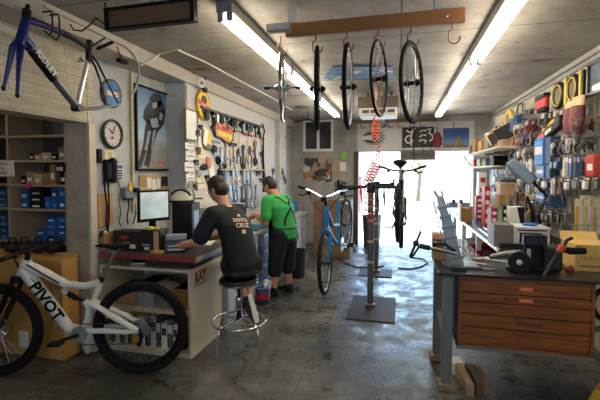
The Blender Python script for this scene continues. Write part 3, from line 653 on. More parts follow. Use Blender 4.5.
part('seat_stay', MB().tube([F(89, 56), F(95, 66, -2.53), F(101, 83, -2.55), F(106, 104, -2.55)], [.011, .010, .008, .007], 8), black, t)
part('seat_stay', MB().tube([F(90, 54), F(97, 62, -2.47), F(106, 80, -2.45), F(118, 103, -2.44)], [.011, .010, .008, .007], 8), black, t)
part('chain_stay', MB().tube([F(78, 108), F(90, 108.5, -2.53), F(107, 106, -2.55)], [.012, .011, .008], 8), steel, t)
part('chain_stay', MB().tube([F(78, 109), F(95, 109.5, -2.47), F(119, 104.5, -2.44)], [.012, .011, .008], 8), steel, t)
part('bottom_bracket', MB().cyl(F(77, 108)+Vector((-.035, 0, 0)), F(77, 108)+Vector((.035, 0, 0)), .027, n=18), darkm, t)
part('derailleur_hanger', MB().tube([F(80, 58), F(83, 61), F(88, 60)], .01, 6), steel, t)
a_ = F(89, 41); arm = MB().tube([(XL, a_.y, 2.52), (-2.58, a_.y, 2.56), (-2.5, a_.y, 2.56), (-2.44, a_.y, 2.58)], .012, 6).tube([(XL, a_.y-.05, 2.62), (-2.5, a_.y, 2.56)], .008, 6)
arm2 = MB().tube([F(24, 0, -2.69)+Vector((0,0,0)), F(31, 18, -2.45), F(31, 24, -2.45)], .008, 6)
hk = MB(); py_ = F(44, 26).y; zt = F(44, 26).z
for yy in (F(49, 28).y, F(56, 32).y):
    zz = F(52, 31).z+(F(52, 31).y-yy)*.25; hk.tube([(-2.42, yy, 2.76), (-2.35, yy, 2.76), (-2.33, yy-.01, 2.73), (-2.33, yy-.01, zz-.02), (-2.37, yy, zz-.045), (-2.41, yy, zz-.01)], .006, 6)
solo('frame_hanger', hk, black, 'pair of black wire hangers holding up the blue road frame', 'hanger')
shp = MB().box(XL, -2.60, F(82, 46, -2.6).y, F(112, 42, -2.6).y+.05, 2.555, 2.575)
b1 = MB().tube([F(97, 49, -2.6), F(113, 42, -2.45)], .014, 6).tube([F(92, 46, -2.5), F(105, 38, -2.45)], .008, 6)
solo('shelf_bracket', b1, darkm, 'dark angled bracket sticking out behind the road frame seat cluster', 'bracket')
bx_ = F(122, 60, -2.66); jb = MB().cbox(bx_, .05, .1, .06); jb.tube([bx_, F(117, 46, -2.45)], .005, 6)
solo('junction_box', jb, black, 'small black junction box hanging by the conduit above the round sign', 'electrical box', bevel=.005)
# ================================================================== LEFT WALL: SIGN, CLOCK, PHONE, POSTER
def onL(px, py, off=.01, x0=XL): return at(px, py, x=x0+off)
def wall_rect(px0, py0, px1, py1, x0=XL, off=.01):
    a, b = onL(px0, (py0+py1)/2, off, x0), onL(px1, (py0+py1)/2, off, x0); pm_ = (px0+px1)/2
    t_, u_ = onL(pm_, py0, off, x0), onL(pm_, py1, off, x0)
    return LW((x0+off, (a.y+b.y)/2, (t_.z+u_.z)/2)), b.y-a.y, t_.z-u_.z
def disc(mb_, rx, ry, z0, z1, n=36): return mb_.prism([(rx*math.cos(2*PI*i/n), ry*math.sin(2*PI*i/n)) for i in range(n)], z0, z1)
M, w, h = wall_rect(99, 79, 122, 108)
t = thing('round_sign', 'round blue and black sign with pale lettering on the left wall', 'sign', M); r = h/2
part('rim', disc(MB(M), r, r, 0, .015), mat((66,58,50), .5), t)
k = NT('sign_print'); c_ = k.ramp(k.noise(7, 4), [(.4, L3((30,62,112))), (.55, L3((52,124,190)))]); k.l(c_, k.b.inputs['Base Color'])
part('face', disc(MB(M), r*.84, r*.84, .015, .018), k.m, t)
part('stripe', MB(M).box(-r*.82, r*.82, -r*.22, r*.12, .018, .020), mat((120,92,56), .5), t)
part('lettering', MB(M).text('BIKES', r*.46, Matrix.Translation((0, -r*.04, .021)), .001, bold=.002), white, t)
# clock
M, w, h = wall_rect(101.5, 119, 120.5, 149); r = h/2*.98
t = thing('wall_clock', 'round black-rimmed wall clock with a worn pale face', 'clock', M)
part('rim', MB(M).torus((0, 0, .018), (0, 0, 1), r*.92, r*.10, 44, 10), mat((34,28,26), .35), t)
part('face', disc(MB(M), r*.9, r*.9, .002, .012), mat((196,184,172), .5, var=.3, scale=9), t)
nm = MB(M)
for q in range(12):
    a = PI/2-2*PI*(q+1)/12; nm.text(str(q+1), r*.2, Matrix.Translation((r*.7*math.cos(a), r*.7*math.sin(a), .0125)), .0006)
part('numerals', nm, black, t)
part('red_emblem', MB(M).box(-.022, .02, -.05, -.03, .012, .0135).box(-.012, .012, -.032, -.022, .012, .0135), red, t)
for nme, a, l_ in (('hour_hand', 2.3, .45), ('minute_hand', 1.1, .68)):
    part(nme, MB(M).tube([(0, 0, .016), (r*l_*math.cos(a), r*l_*math.sin(a), .016)], .004, 5), black, t)
# handset, note, phone, cardboard, switch box
M, w, h = wall_rect(96, 149, 100, 163); 
solo('cordless_handset', MB(M).box(-w/2, w/2, -h/2, h/2, 0, .03), black, 'slim black handset hung on the left wall under the clock', 'handset', bevel=.008)
M, w, h = wall_rect(104.5, 150, 114.5, 159); n_ = MB(M).box(-w/2, w/2, -h/2, h/2, 0, .003); n_.m = 1; n_.text('CALL', h*.35, Matrix.Translation((0, h*.1, .0035)), .0004).text('LIST', h*.3, Matrix.Translation((0, -h*.22, .0035)), .0004)
solo('wall_note', n_, [mat((226,210,160), .8), mat((140,110,70), .8)], 'small cream note pinned right under the wall clock', 'note')
M, w, h = wall_rect(101, 159, 122, 182)
t = thing('wall_telephone', 'black corded wall telephone with a white number panel', 'telephone', M)
part('base', MB(M).box(-w*.42, w*.08, -h*.48, h*.46, 0, .05), black, t, .008)
hs = MB(M).tube([(-w*.28, h*.42, .09), (-w*.3, 0, .1), (-w*.28, -h*.42, .09)], .02, 10).ell((-w*.28, h*.42, .075), (.03, .03, .035)).ell((-w*.28, -h*.42, .075), (.03, .03, .035))
part('handset', hs, black, t)
pn = part('number_panel', MB(M).box(w*.08, w*.5, -h*.45, h*.3, 0, .02), mat((216,212,218), .5), t, .003)
part('panel_title', MB(M).box(w*.13, w*.45, h*.08, h*.24, .02, .022), mat((78,60,130), .5), pn)
for q in range(4): part('button', MB(M).box(w*.2, w*.42, -h*.38+q*h*.11, -h*.31+q*h*.11, .02, .026), darkm, pn)
cp = [onL(104, 181, .05), onL(105, 190, .05), onL(107, 205, .04), onL(106.5, 225, .03), onL(107.5, 235, .03), onL(109, 220, .04), onL(109, 200, .05), onL(108, 181, .05)]
solo('phone_cord', MB().tube(cp, .009, 7), black, 'long black curled cord dangling below the wall telephone', 'cord')
M, w, h = wall_rect(97.5, 193, 112, 226, off=.004)
solo('cardboard_sheet', MB(M).box(-w/2, w/2, -h/2, h/2, 0, .01), mat((190,148,96), .8), 'tan cardboard sheet fixed to the wall under the telephone', 'cardboard')
M, w, h = wall_rect(98, 228, 105, 240)
t = thing('round_latch', 'small dark round knob on the wall under the cardboard sheet', 'knob', M)
part('rose', MB(M).lathe([(.03, 0), (.028, .01)], n=18), darkm, t); part('knob', MB(M).lathe([(.01, .01), (.012, .03), (.026, .04), (.026, .055), (.01, .065)], n=18), steel, t)
M, w, h = wall_rect(122, 187, 134, 198)
t = thing('outlet_box', 'grey surface-mounted outlet box at the foot of the wall conduit', 'electrical box', M)
part('box_body', MB(M).box(-w/2, w/2, -h/2, h/2, 0, .05), mat((120,134,132), .5), t, .006)
part('plug', MB(M).box(w*.05, w*.4, 0, h*.4, .05, .09), black, t, .006)
part('yellow_plug', MB(M).box(-w*.3, -w*.1, h*.1, h*.9, .04, .06), yellow, t)
for i, pts in enumerate(([(118,183),(121,190),(119,200),(121,212),(119,222),(121,226)], [(128,197),(129,206),(127,216),(128,224)], [(131,197),(135,203),(136,214),(133,224)])):
    solo('cable', MB().tube([onL(px, py, .02) for px, py in pts], .007, 6), black if i else mat((90,96,98), .5), ['grey cable curling down left of the outlet box','black cable dropping straight from the outlet box','black cable bending right from the outlet box'][i], 'cable')
# poster
PM, w, h = None, None, None
a, b = onL(134, 80), onL(168.5, 97); a2, b2 = onL(134, 170), onL(168.5, 171)
py0, py1, pz0, pz1 = a.y, b.y-.03, (a2.z+b2.z)/2, (a.z+b.z)/2
PM = LW((XL+.005, py0, pz0)); w, h = py1-py0, pz1-pz0
t = thing('framed_poster', 'tall framed poster of a cyclist under a blue sky on the left wall', 'poster', PM)
fr = MB(PM)
for bx in ((0, .02, 0, h), (w-.02, w, 0, h), (0, w, 0, .02), (0, w, h-.02, h)): fr.box(*bx, 0, .03)
part('frame', fr, black, t, .002)
k = NT('poster_print'); s_ = k.n('ShaderNodeSeparateXYZ'); k.l(k.tc.outputs['Object'], s_.inputs[0])
mr = k.n('ShaderNodeMapRange'); mr.inputs['From Min'].default_value = 0; mr.inputs['From Max'].default_value = h; k.l(s_.outputs['Y'], mr.inputs['Value'])
nz = k.noise(6, 6); ad = k.n('ShaderNodeMath', operation='MULTIPLY_ADD'); k.l(nz, ad.inputs[0]); ad.inputs[1].default_value = .12; k.l(mr.outputs[0], ad.inputs[2])
sky = k.ramp(ad.outputs[0], [(.0, L3((150,146,140))), (.30, L3((164,160,152))), (.44, L3((176,188,196))), (.56, L3((150,176,196))), (.8, L3((92,136,172))), (1.0, L3((58,102,144)))])
gr = k.ramp(k.noise(60, 4), [(.4, G(.55)), (.6, G(1.0))]); fa = k.ramp(mr.outputs[0], [(.33, G(.9)), (.42, G(0))]); col = k.mix(sky, gr, fa, 'MULTIPLY')
k.l(col, k.b.inputs['Base Color']); k.b.inputs['Roughness'].default_value = .35
part('print', MB(PM).box(.015, w-.015, .015, h-.015, .002, .010), k.m, t)
# the rider printed on it, flat in the picture
def PQ(px, py): q = at(px, py, x=XL+.016); return (q.y-py0, q.z-pz0)
fig = MB(PM)
def poly(pts, z0=.010, z1=.0115): fig.prism([PQ(*p) for p in pts], z0, z1)
poly([(149,99),(153,94),(158,93),(162,97),(162,104),(158,108),(152,106)])                        # helmet
poly([(148,103),(144,110),(143,118),(147,123),(154,124),(161,122),(165,116),(165,108),(162,101),(152,102)])
poly([(147,120),(145,128),(143,146),(139,160),(137,167),(141,168),(146,152),(150,138),(155,126)])
poly([(152,122),(151,134),(147,150),(144,165),(149,167),(152,150),(157,134),(160,122)])
poly([(160,110),(165,112),(164,124),(158,132),(156,128),(161,121)])
part('rider_print', fig, mat((44,42,46), .5, var=.4, scale=20), t)
for pl_ in ([(150,119),(157,118),(159,127),(152,128)], [(148,131),(151,131),(147,150),(144.5,150)], [(153,131),(156,129),(153,146),(151,152)], [(152,103),(157,102),(157,107),(153,109)], [(160,112),(163,114),(162,121),(159,119)]): fig = MB(PM); poly(pl_, .0115, .0125); part('jersey_print', fig, mat((140,150,160), .5, var=.5, scale=30), t)
fig = MB(PM); c = PQ(160.5, 164.5); fig.prism([(c[0]+.055*math.cos(2*PI*i/20), c[1]+.032*math.sin(2*PI*i/20)) for i in range(20)], .010, .0118)
bd = part('red_badge', fig, mat((196,60,56), .5), t)
part('badge_lettering', MB(PM).text('BELL', .034, Matrix.Translation((c[0], c[1], .0122)), .0004), white, bd)
# papers under the poster
M, w, h = wall_rect(139, 176, 172, 189, off=.006)
t = thing('pinned_papers', 'tan board with pinned leaflets and a black panel under the poster', 'notice board', M)
part('board', MB(M).box(-w/2, w/2, -h*.6, h/2, 0, .008), tan, t)
for i, (x0, x1, z0, z1, m_) in enumerate(((-.5,-.32,-.5,.4,cardb),(-.3,-.18,-.4,.4,paper),(-.17,-.05,-.5,.3,paper),(-.03,.08,-.45,.3,white),(.12,.44,-.3,.45,darkm))):
    part('leaflet', MB(M @ Matrix.Rotation(.12*(i % 3-1), 4, 'Z')).box(x0*w, x1*w, z0*h, z1*h, .009, .012+.001*i), m_, t)

# ================================================================== FRONT DESK
DX0, DX1, DY0, DY1, DZ = -2.70, -1.765, 3.12, 3.76, .79
t = thing('desk_cabinet', 'open-fronted plywood desk cabinet behind the white bike, red stencil on its side', 'cabinet', ((DX0+DX1)/2, (DY0+DY1)/2, 0))
panel_m = mat((214,196,164), .65, var=.08, scale=3)
part('side_panel', MB().box(DX1-.025, DX1, DY0, DY1, 0, DZ-.025), panel_m, t, .002)
part('side_panel', MB().box(DX0, DX0+.025, DY0, DY1, 0, DZ-.025), panel_m, t, .002)
part('top_panel', MB().box(DX0, DX1, DY0, DY1, DZ-.025, DZ), panel_m, t, .002)
part('bottom_panel', MB().box(DX0+.025, DX1-.025, DY0, DY1, .0, .045), panel_m, t, .002)
part('shelf', MB().box(DX0+.025, DX1-.025, DY0+.03, DY1, .37, .395), panel_m, t, .002)
part('back_panel', MB().box(DX0+.025, DX1-.025, DY1-.01, DY1, .045, DZ-.025), mat((176,164,144), .7), t)
sm_ = frame((DX1+.001, at(200.5, 277, x=DX1).y, at(200.5, 277, x=DX1).z), (0, 1, 0), (0, 0, 1))
part('stencil', MB(sm_).text('RAT', .11, Matrix(), .0008, bold=.004).box(-.115, .115, -.062, -.052, 0, .001).box(-.115, .115, .052, .062, 0, .001), mat((150,44,36), .7), t)
# contents
def dkx(px): return at(px, 320, y=DY0+.15).x
cols_ = [mat((60,60,62), .6), paper, mat((96,92,84), .6), white, mat((70,60,48), .6), yellow, paper, darkm, mat((206,200,180), .7)]
x = DX0+.07; i = 0; rr = random.Random(3)
while x < DX1-.16:
    w_ = rr.uniform(.03, .075); h_ = rr.uniform(.22, .3); b = MB().box(x, x+w_-.004, DY0+.06, DY0+.32, .046, .046+h_); b.m = 1; b.box(x+.006, x+w_-.01, DY0+.057, DY0+.06, .046+h_*.5, .046+h_*.8)
    c = ['dark grey','cream','grey','white','brown','yellow','pale','charcoal','beige'][i % 9]
    solo('binder', b, [cols_[i % 9], paper if i % 2 else darkm], '%s binder standing %s from the left on the desk cabinet floor' % (c, ORD[i]), 'binder', 'binders on the desk cabinet floor', bevel=.003); x += w_; i += 1
for i, (x0, x1, h_, m_) in enumerate(((-2.62,-2.4,.16,cardb),(-2.38,-2.2,.22,mat((150,150,146), .6)),(-2.18,-2.02,.13,mat((120,112,92), .6)),(-2.0,-1.83,.19,cardb2))):
    b = MB().box(x0, x1, DY0+.1, DY0+.4, .396, .396+h_); b.box(x0-.003, x1+.003, DY0+.097, DY0+.403, .396+h_-.03, .396+h_)
    solo('storage_box', b, m_, '%s on the desk cabinet\'s middle shelf behind the wheel' % ['tan box at the far left','pale grey taller box','low olive box','brown box beside the right panel'][i], 'box', 'boxes on the desk cabinet shelf', bevel=.004)
dr = MB(); dr.ell((-2.15, DY0+.22, .57), (.16, .08, .045), 18, 8)
solo('rag_pile', dr, mat((176,170,156), .8, bump=.6), 'crumpled pale rag on top of the boxes inside the desk cabinet', 'rag')
# items on the cabinet top, below the red-edged board
nb = MB(); c = at(148, 261, z=DZ+.012); nb.M = Matrix.Translation((c.x, c.y, DZ+.001)) @ Matrix.Rotation(.35, 4, 'Z'); nb.box(-.13, .13, -.1, .1, 0, .018); nb.m = 1; nb.box(-.126, .132, -.098, .104, .003, .015)
nbk = thing('notebook', 'dark notebook with white page edges at the front of the desk cabinet top', 'notebook', nb.M)
part('cover', MB(nb.M).box(-.13, .13, -.1, .1, 0, .003).box(-.13, .13, -.1, .1, .017, .02).box(-.13, -.127, -.1, .1, 0, .02), darkm, nbk)
part('pages', MB(nb.M).box(-.126, .126, -.097, .097, .003, .017), paper, nbk)
RZ = .862
und = MB().box(-2.25, DX1-.0, 3.17, DY1-.02, DZ+.001, RZ)
solo('flat_drawer_case', und, mat((58,44,40), .5), 'dark flat case lying under the red-edged desk board', 'case', bevel=.004)
cs_ = MB().box(DX1+.001, DX1+.10, 3.20, DY1-.04, DZ+.004, RZ-.002)
# red edged counter board
t = thing('desk_board', 'dark desk board with a worn red edge where the seated man works', 'worktop', (-2.1, 3.5, RZ+.001))
bx = MB().box(-2.68, -1.70, 3.10, 3.80, RZ+.001, RZ+.055)
part('board', bx, mat((74,62,56), .45, var=.25), t, .003)
part('red_edge', MB().box(-2.68, -1.70, 3.092, 3.10, RZ+.006, RZ+.048), mat((142,54,50), .5, var=.25), t)
part('grey_edge', MB().box(-1.70, -1.692, 3.10, 3.80, RZ+.006, RZ+.05), mat((176,168,160), .5), t)
TZ = RZ+.056
# monitor
mc = at(154, 206, x=-2.25); Mm = frame((mc.x, mc.y, TZ), (.50, .866, 0), (0, 0, 1))
a = at(139, 190, x=-2.3); w_, h_ = .5, .30; hz = mc.z-TZ
Mm = frame((mc.x-.02, mc.y+.04, TZ), (.42, .91, 0), (0, 0, 1))
w_ = .33
t = thing('computer_monitor', 'flat black computer monitor with a pale glowing screen on the front desk', 'monitor', Mm)
part('bezel', MB(Mm).box(-w_/2, w_/2, hz-h_/2, hz+h_/2, -.03, .0), black, t, .006)
k = NT('screen_mat'); c_ = k.ramp(k.noise(2.5, 2), [(.42, L3((170,188,186))), (.6, L3((206,220,220)))]); k.l(c_, k.b.inputs['Base Color']); k.l(c_, k.b.inputs['Emission Color']); k.b.inputs['Emission Strength'].default_value = .45; k.b.inputs['Roughness'].default_value = .3
part('screen', MB(Mm).box(-w_/2+.02, w_/2-.02, hz-h_/2+.03, hz+h_/2-.02, .0, .002), k.m, t)
part('stand', MB(Mm).box(-.03, .03, .02, hz-.05, -.06, -.03).box(-.09, .09, 0, .02, -.11, .0), black, t, .004)
# black boxes / device stack in front of the monitor
def desk_box(px0, px1, py0, py1, y, dep, m_, nm, lb, cat, extra=None, bev=.004):
    p, q = at(px0, (py0+py1)/2, y=y), at(px1, (py0+py1)/2, y=y); z0 = TZ+.001 if py1 > 238 else at((px0+px1)/2, py1, y=y).z; z1 = at((px0+px1)/2, py0, y=y).z
    t_ = thing(nm, lb, cat, ((p.x+q.x)/2, y, z0)); b = part('case', MB().box(p.x, q.x, y, y+dep, z0, z1), m_, t_, bev)
    if extra: extra(t_, p.x, q.x, y, z0, z1)
    return t_
def ex1(t_, x0, x1, y, z0, z1):
    part('oval_badge', MB(BW(((x0+x1)/2-.02, y, (z0+z1)/2+.03))).prism([(.05*math.cos(2*PI*i/24), .017*math.sin(2*PI*i/24)) for i in range(24)], 0, .002), mat((176,50,44), .5), t_)
    part('label', MB().box(x1-.11, x1-.05, y-.002, y, z0+.02, z0+.06), paper, t_)
desk_box(113, 140, 231, 246, 3.2, .15, mat((34,32,32), .5), 'toolbox', 'black box with a red oval badge at the left of the desk board', 'toolbox', ex1)
wl = MB().box(at(110, 236, y=3.19).x-.03, at(110, 236, y=3.19).x-.01, 3.13, 3.3, TZ+.001, TZ+.17); solo('upright_board', wl, mat((170,124,76), .6), 'small upright wooden panel at the left end of the desk board', 'panel')
def ex2(t_, x0, x1, y, z0, z1):
    part('side_vent', MB().box(x0+.02, x0+.1, y-.003, y, z0+.05, z0+.07), mat((150,154,158), .4), t_)
    part('white_label', MB().box(x0+.04, x0+.09, y-.003, y, z0+.015, z0+.04), paper, t_)
    part('orange_card', MB().box(x1-.065, x1-.015, y-.003, y, z0+.015, z1-.01), mat((206,160,120), .6), t_)
desk_box(140.5, 160, 230, 245, 3.2, .15, mat((36,36,38), .5), 'card_reader_box', 'black box with a pale orange card on its front, centre of the desk board', 'box', ex2)
pm0 = at(164, 240, y=3.21); Mp = frame((pm0.x, pm0.y, TZ+.001), (.86, .5, 0), (0, 0, 1))
t = thing('printer', 'grey receipt printer with stacked trays right of the monitor', 'printer', Mp)
part('body', MB(Mp).box(0, .20, 0, .1, -.14, 0), mat((58,66,78), .45), t, .01); part('top_tray', MB(Mp).box(.01, .20, .10, .15, -.13, -.01), mat((150,156,160), .4), t, .012)
part('paper_slot', MB(Mp).box(.03, .18, .045, .06, 0, .003), mat((166,174,180), .5), t); part('paper_tray', MB(Mp).box(.03, .18, .02, .03, 0, .05), mat((190,194,196), .5), t)
yl = MB(); c = at(150, 229, y=3.27); yl.ell((c.x, 3.27, c.z), (.055, .05, .028), 16, 8).ell((c.x+.06, 3.28, c.z+.004), (.03, .03, .02)); solo('polishing_cloth', yl, mat((196,178,80), .8, bump=.5), 'yellow-green crumpled cloth on top of the black desk boxes', 'cloth')
tn = MB().box(at(151, 245, y=3.13).x, at(162, 245, y=3.13).x, 3.11, 3.17, TZ+.001, TZ+.03); solo('wooden_block', tn, mat((200,140,70), .6), 'small orange-tan wooden block at the front edge of the desk board', 'block', bevel=.004)
# tower + helmet
tx0, tx1 = at(172, 222, y=3.62).x, at(192, 222, y=3.62).x; tz = at(182, 203, y=3.62).z
t = thing('computer_tower', 'black boxy computer tower at the right of the monitor', 'computer', ((tx0+tx1)/2, 3.65, TZ))
part('case', MB().box(tx0, tx1, 3.62, 3.79, TZ+.001, tz), mat((26,28,34), .4), t, .006); part('side_grille', MB().box(tx1-.001, tx1+.003, 3.66, 3.76, TZ+.05, tz-.08), mat((130,140,156), .3, .5), t)
hm_ = Matrix.Translation(((tx0+tx1)/2-.06, 3.70, tz+.002)) @ Matrix.Rotation(.5, 4, 'Z')
t = thing('bicycle_helmet', 'pale grey and black bicycle helmet on top of the computer tower', 'helmet', hm_)
hs = MB(hm_)
v = [];  n_, m_ = 20, 7
for i in range(m_+1):
    a = PI/2*i/m_
    hs_r = math.sin(a)
    for k_ in range(n_): v.append((.125*hs_r*math.cos(2*PI*k_/n_), .09*hs_r*math.sin(2*PI*k_/n_), .01+.115*math.cos(a)))
hs.add(v, [(i*n_+k_, i*n_+(k_+1) % n_, (i+1)*n_+(k_+1) % n_, (i+1)*n_+k_) for i in range(m_) for k_ in range(n_)]+[[m_*n_+k_ for k_ in range(n_)]])
part('shell', hs, mat((206,198,176), .35), t)
vt = MB(hm_)
for y_ in (-.05, -.018, .018, .05): vt.tube([(.118*math.cos(a)*math.cos(y_*6), y_*1.3*abs(math.cos(a))**.3+y_*.2, .014+.113*math.sin(a)) for a in [.5+i*.25 for i in range(9)]], .009, 6)
part('vents', vt, black, t); part('brim', MB(hm_).tube([(.126*math.cos(2*PI*i/32), .091*math.sin(2*PI*i/32), .012) for i in range(32)], .012, 6, closed=True), black, t)
vs_ = MB(hm_).cbox((.18, 0, .035), .09, .12, .012); part('visor', vs_, darkm, t, .004)
# keyboard, papers
kc = at(174, 247, z=TZ+.01); KM = UPM((kc.x+.06, kc.y+.14, TZ+.001), -1.30)
t = thing('keyboard', 'black computer keyboard under the seated man\'s hands', 'keyboard', KM)
part('base', MB(KM).box(-.2, .2, -.07, .07, 0, .016), black, t, .004)
kk = MB(KM)
for r_ in range(5):
    for c_ in range(14): kk.box(-.19+c_*.027, -.167+c_*.027, -.06+r_*.025, -.039+r_*.025, .016, .022)
part('keys', kk, darkm, t)
pc = at(203, 243, z=TZ+.01); pp = MB(UPM((pc.x-.02, pc.y+.05, TZ+.001), .3)).box(-.13, .1, -.14, .12, 0, .004); solo('paper_sheets', pp, paper, 'white paper sheets on the desk board beside the seated man\'s forearm', 'paper')

# ================================================================== LONG WORKBENCH ALONG THE LEFT WALL
CZ = .90
t = thing('wall_workbench', 'long workbench along the left wall with pale cabinet fronts', 'workbench', (-2.05, 5.6, 0))
part('worktop', MB().box(XP+.005, -1.70, 4.30, 7.44, CZ-.04, CZ), mat((150,146,140), .45, var=.2), t, .004)
part('worktop', MB().box(XL+.005, -1.72, 3.83, 4.26, CZ-.04, CZ), mat((120,104,88), .45), t, .004)
cabm = mat((176,186,196), .5); 
yy = 3.83; i = 0
for wd in (.45, .48, .5, .46, .46, .44, .43, .38):
    part('cabinet_body', MB().box(XL+.01 if yy < 4.2 else XP+.02, -1.75, yy+.004, (4.25 if yy < 4.0 else yy+wd-.004), .0, CZ-.041), cabm if i not in (2, 3) else mat((70,84,110), .5), t, .003)
    dm = [cabm, mat((166,182,198), .5), mat((56,74,110), .5), mat((120,52,52), .5), mat((150,160,170), .5), mat((160,168,176), .5), cabm, mat((150,158,166), .5)][i]
    if i in (0, 1, 6):
        dd = part('cabinet_door', MB().box(-1.75, -1.732, yy+.012, yy+wd-.012, .08, CZ-.06), dm, t, .003)
        part('door_handle', MB().tube([(-1.732, yy+wd-.07, .55), (-1.71, yy+wd-.07, .55), (-1.71, yy+wd-.07, .65), (-1.732, yy+wd-.07, .65)], .006, 6), steel, dd)
    else:
        for q in range(4):
            z0 = .06+q*.2; dd = part('drawer', MB().box(-1.75, -1.732, yy+.012, yy+wd-.012, z0, z0+.185), dm, t, .003)
            part('drawer_handle', MB().box(-1.732, -1.715, yy+wd*.35, yy+wd*.65, z0+.14, z0+.155), steel, dd)
    yy += wd; i += 1
# items on the long bench
def cyl_item(px, py0, py1, z, x, r, m_, nm, lb, cat, cap=None):
    q = at(px, py1, x=x); c = Vector((x, q.y, z)); z1 = max(z+.05, at(px, py0, x=x).z)
    t_ = thing(nm, lb, cat, c); part('body', MB().lathe([(r*.9, .0), (r, .01), (r, (z1-z)*.75), (r*.55, (z1-z)*.85), (r*.4, (z1-z)*.9)], c+Vector((0, 0, .001)), n=16), m_, t_)
    part('cap', MB().lathe([(r*.45, (z1-z)*.9), (r*.42, z1-z), (.3*r, z1-z+.004)], c, n=12), cap or black, t_); return t_
def bench_box(px0, px1, py0, py1, x, dep, z, m_, nm, lb, cat):
    a_, b_ = at(px0, py1, x=x), at(px1, py1, x=x); zt = max(at((px0+px1)/2, py0, x=x).z, z+.04)
    return solo(nm, MB().box(x-dep, x, min(a_.y, b_.y), max(a_.y, b_.y), z+.001, zt), m_, lb, cat, bevel=.004)
bench_box(300, 313, 198, 212, -1.95, .25, CZ, mat((30,92,160), .5), 'parts_tray', 'blue box on the far end of the left workbench', 'box') if False else None
bb = MB().box(-2.2, -1.85, 6.85, 7.25, CZ+.001, CZ+.22); solo('storage_bin', bb, mat((24,78,140), .5), 'bright blue bin on the far end of the left workbench', 'bin', bevel=.01)
for i, (x, y, r, h_, m_, l_) in enumerate(((-1.85,6.05,.035,.2,white,'white spray bottle beside the blue bin'),(-1.82,6.25,.03,.15,mat((206,196,130), .4),'short pale yellow bottle in front of the blue bin'),(-1.95,6.45,.04,.18,mat((170,70,60), .5),'red-brown bottle beside the blue bin'),(-1.88,5.85,.03,.17,mat((60,56,54), .4),'dark bottle nearest the man in green on the bench'),(-1.80,6.6,.03,.14,mat((210,206,196), .4),'small cream bottle at the bench edge by the blue bin'))):
    t = thing('bottle', l_, 'bottle', (x, y, CZ), 'bottles on the far left workbench')
    part('body', MB().lathe([(r*.9, .001), (r, .012), (r, h_*.68), (r*.4, h_*.82), (r*.36, h_*.88)], (x, y, CZ), n=16), m_, t)
    part('cap', MB().lathe([(r*.42, h_*.88), (r*.4, h_), (r*.2, h_+.01)], (x, y, CZ), n=12), black if i % 2 else red, t)
mt_ = MB().box(-2.1, -1.74, 4.75, 5.3, CZ+.001, CZ+.012); solo('work_mat', mt_, mat((32,120,150), .6), 'teal rubber mat on the bench under the man in green\'s hands', 'mat')
hd = MB().tube([(-2.35, 4.5, 1.17), (-2.1, 4.52, 1.2), (-1.95, 4.52, 1.2)], .014, 8); 
sl = MB().box(-2.42, -2.08, 4.35, 5.2, 1.2, 1.22); solo('bench_shelf', sl, mat((206,202,194), .5), 'narrow white shelf along the pegboard above the left workbench', 'shelf', bevel=.003)
# under/at the bench foot
t = thing('degreaser_drum', 'dark blue and red drum on the floor beside the left workbench', 'drum', (-1.52, 4.45, 0))
c = at(264, 290, z=0); c = Vector((-1.66, 4.70, 0)); t.location = c; WM[t.name] = Matrix.Translation(c)
part('body', MB().lathe([(.085, .0), (.09, .01), (.09, .2), (.085, .21)], c, n=24), mat((40,56,104), .45), t); part('red_band', MB().lathe([(.0912, .07), (.0912, .14)], c, n=24), red, t)
part('rim', MB().torus(c+Vector((0, 0, .21)), (0, 0, 1), .086, .006, 24, 6), steel, t); part('spout', MB().lathe([(.02, .21), (.02, .25), (.015, .255)], c+Vector((.04, 0, 0)), n=12), white, t)
c = Vector((-1.67, 4.87, 0)); t = thing('plastic_jug', 'white plastic jug on the floor behind the blue drum', 'jug', c)
part('body', MB().lathe([(.05, 0), (.055, .015), (.055, .18), (.03, .25), (.025, .27)], c, n=20), mat((210,214,216), .35), t); part('handle', MB().tube([c+Vector((.02, 0, .25)), c+Vector((.075, 0, .23)), c+Vector((.055, 0, .14))], .012, 8), mat((210,214,216), .35), t); part('cap', MB().lathe([(.026, .27), (.026, .295)], c, n=14), blue, t)
c = Vector((-1.55, 6.05, 0)); t = thing('waste_bin', 'black waste bin on the floor by the far left workbench', 'bin', c)
part('body', MB().loft([(c, (.12, 0, 0), (0, .13, 0)), (c+Vector((0, 0, .42)), (.15, 0, 0), (0, .16, 0)), (c+Vector((0, 0, .425)), (.14, 0, 0), (0, .15, 0)), (c+Vector((0, 0, .05)), (.11, 0, 0), (0, .12, 0))], 28), mat((30,32,36), .5), t)
part('rim', MB().tube([c+Vector((.15*math.cos(2*PI*i/28), .16*math.sin(2*PI*i/28), .42)) for i in range(28)], .01, 6, closed=True), black, t)
t = thing('storage_cabinet', 'plain brown wooden cabinet standing left of the garage opening', 'cabinet', (-1.25, 7.8, 0))
part('carcass', MB().box(-1.62, -.90, 7.56, 8.0, 0, 1.12), mat((116,92,68), .7, var=.2), t, .004); 
for x0, x1 in ((-1.615,-1.265),(-1.255,-.905)):
    d_ = part('cabinet_door', MB().box(x0, x1, 7.545, 7.56, .04, 1.10), mat((126,100,74), .7, var=.2), t, .003); part('door_knob', MB().ell((x1-.04 if x0 < -1.3 else x0+.04, 7.535, .7), .014), black, d_)
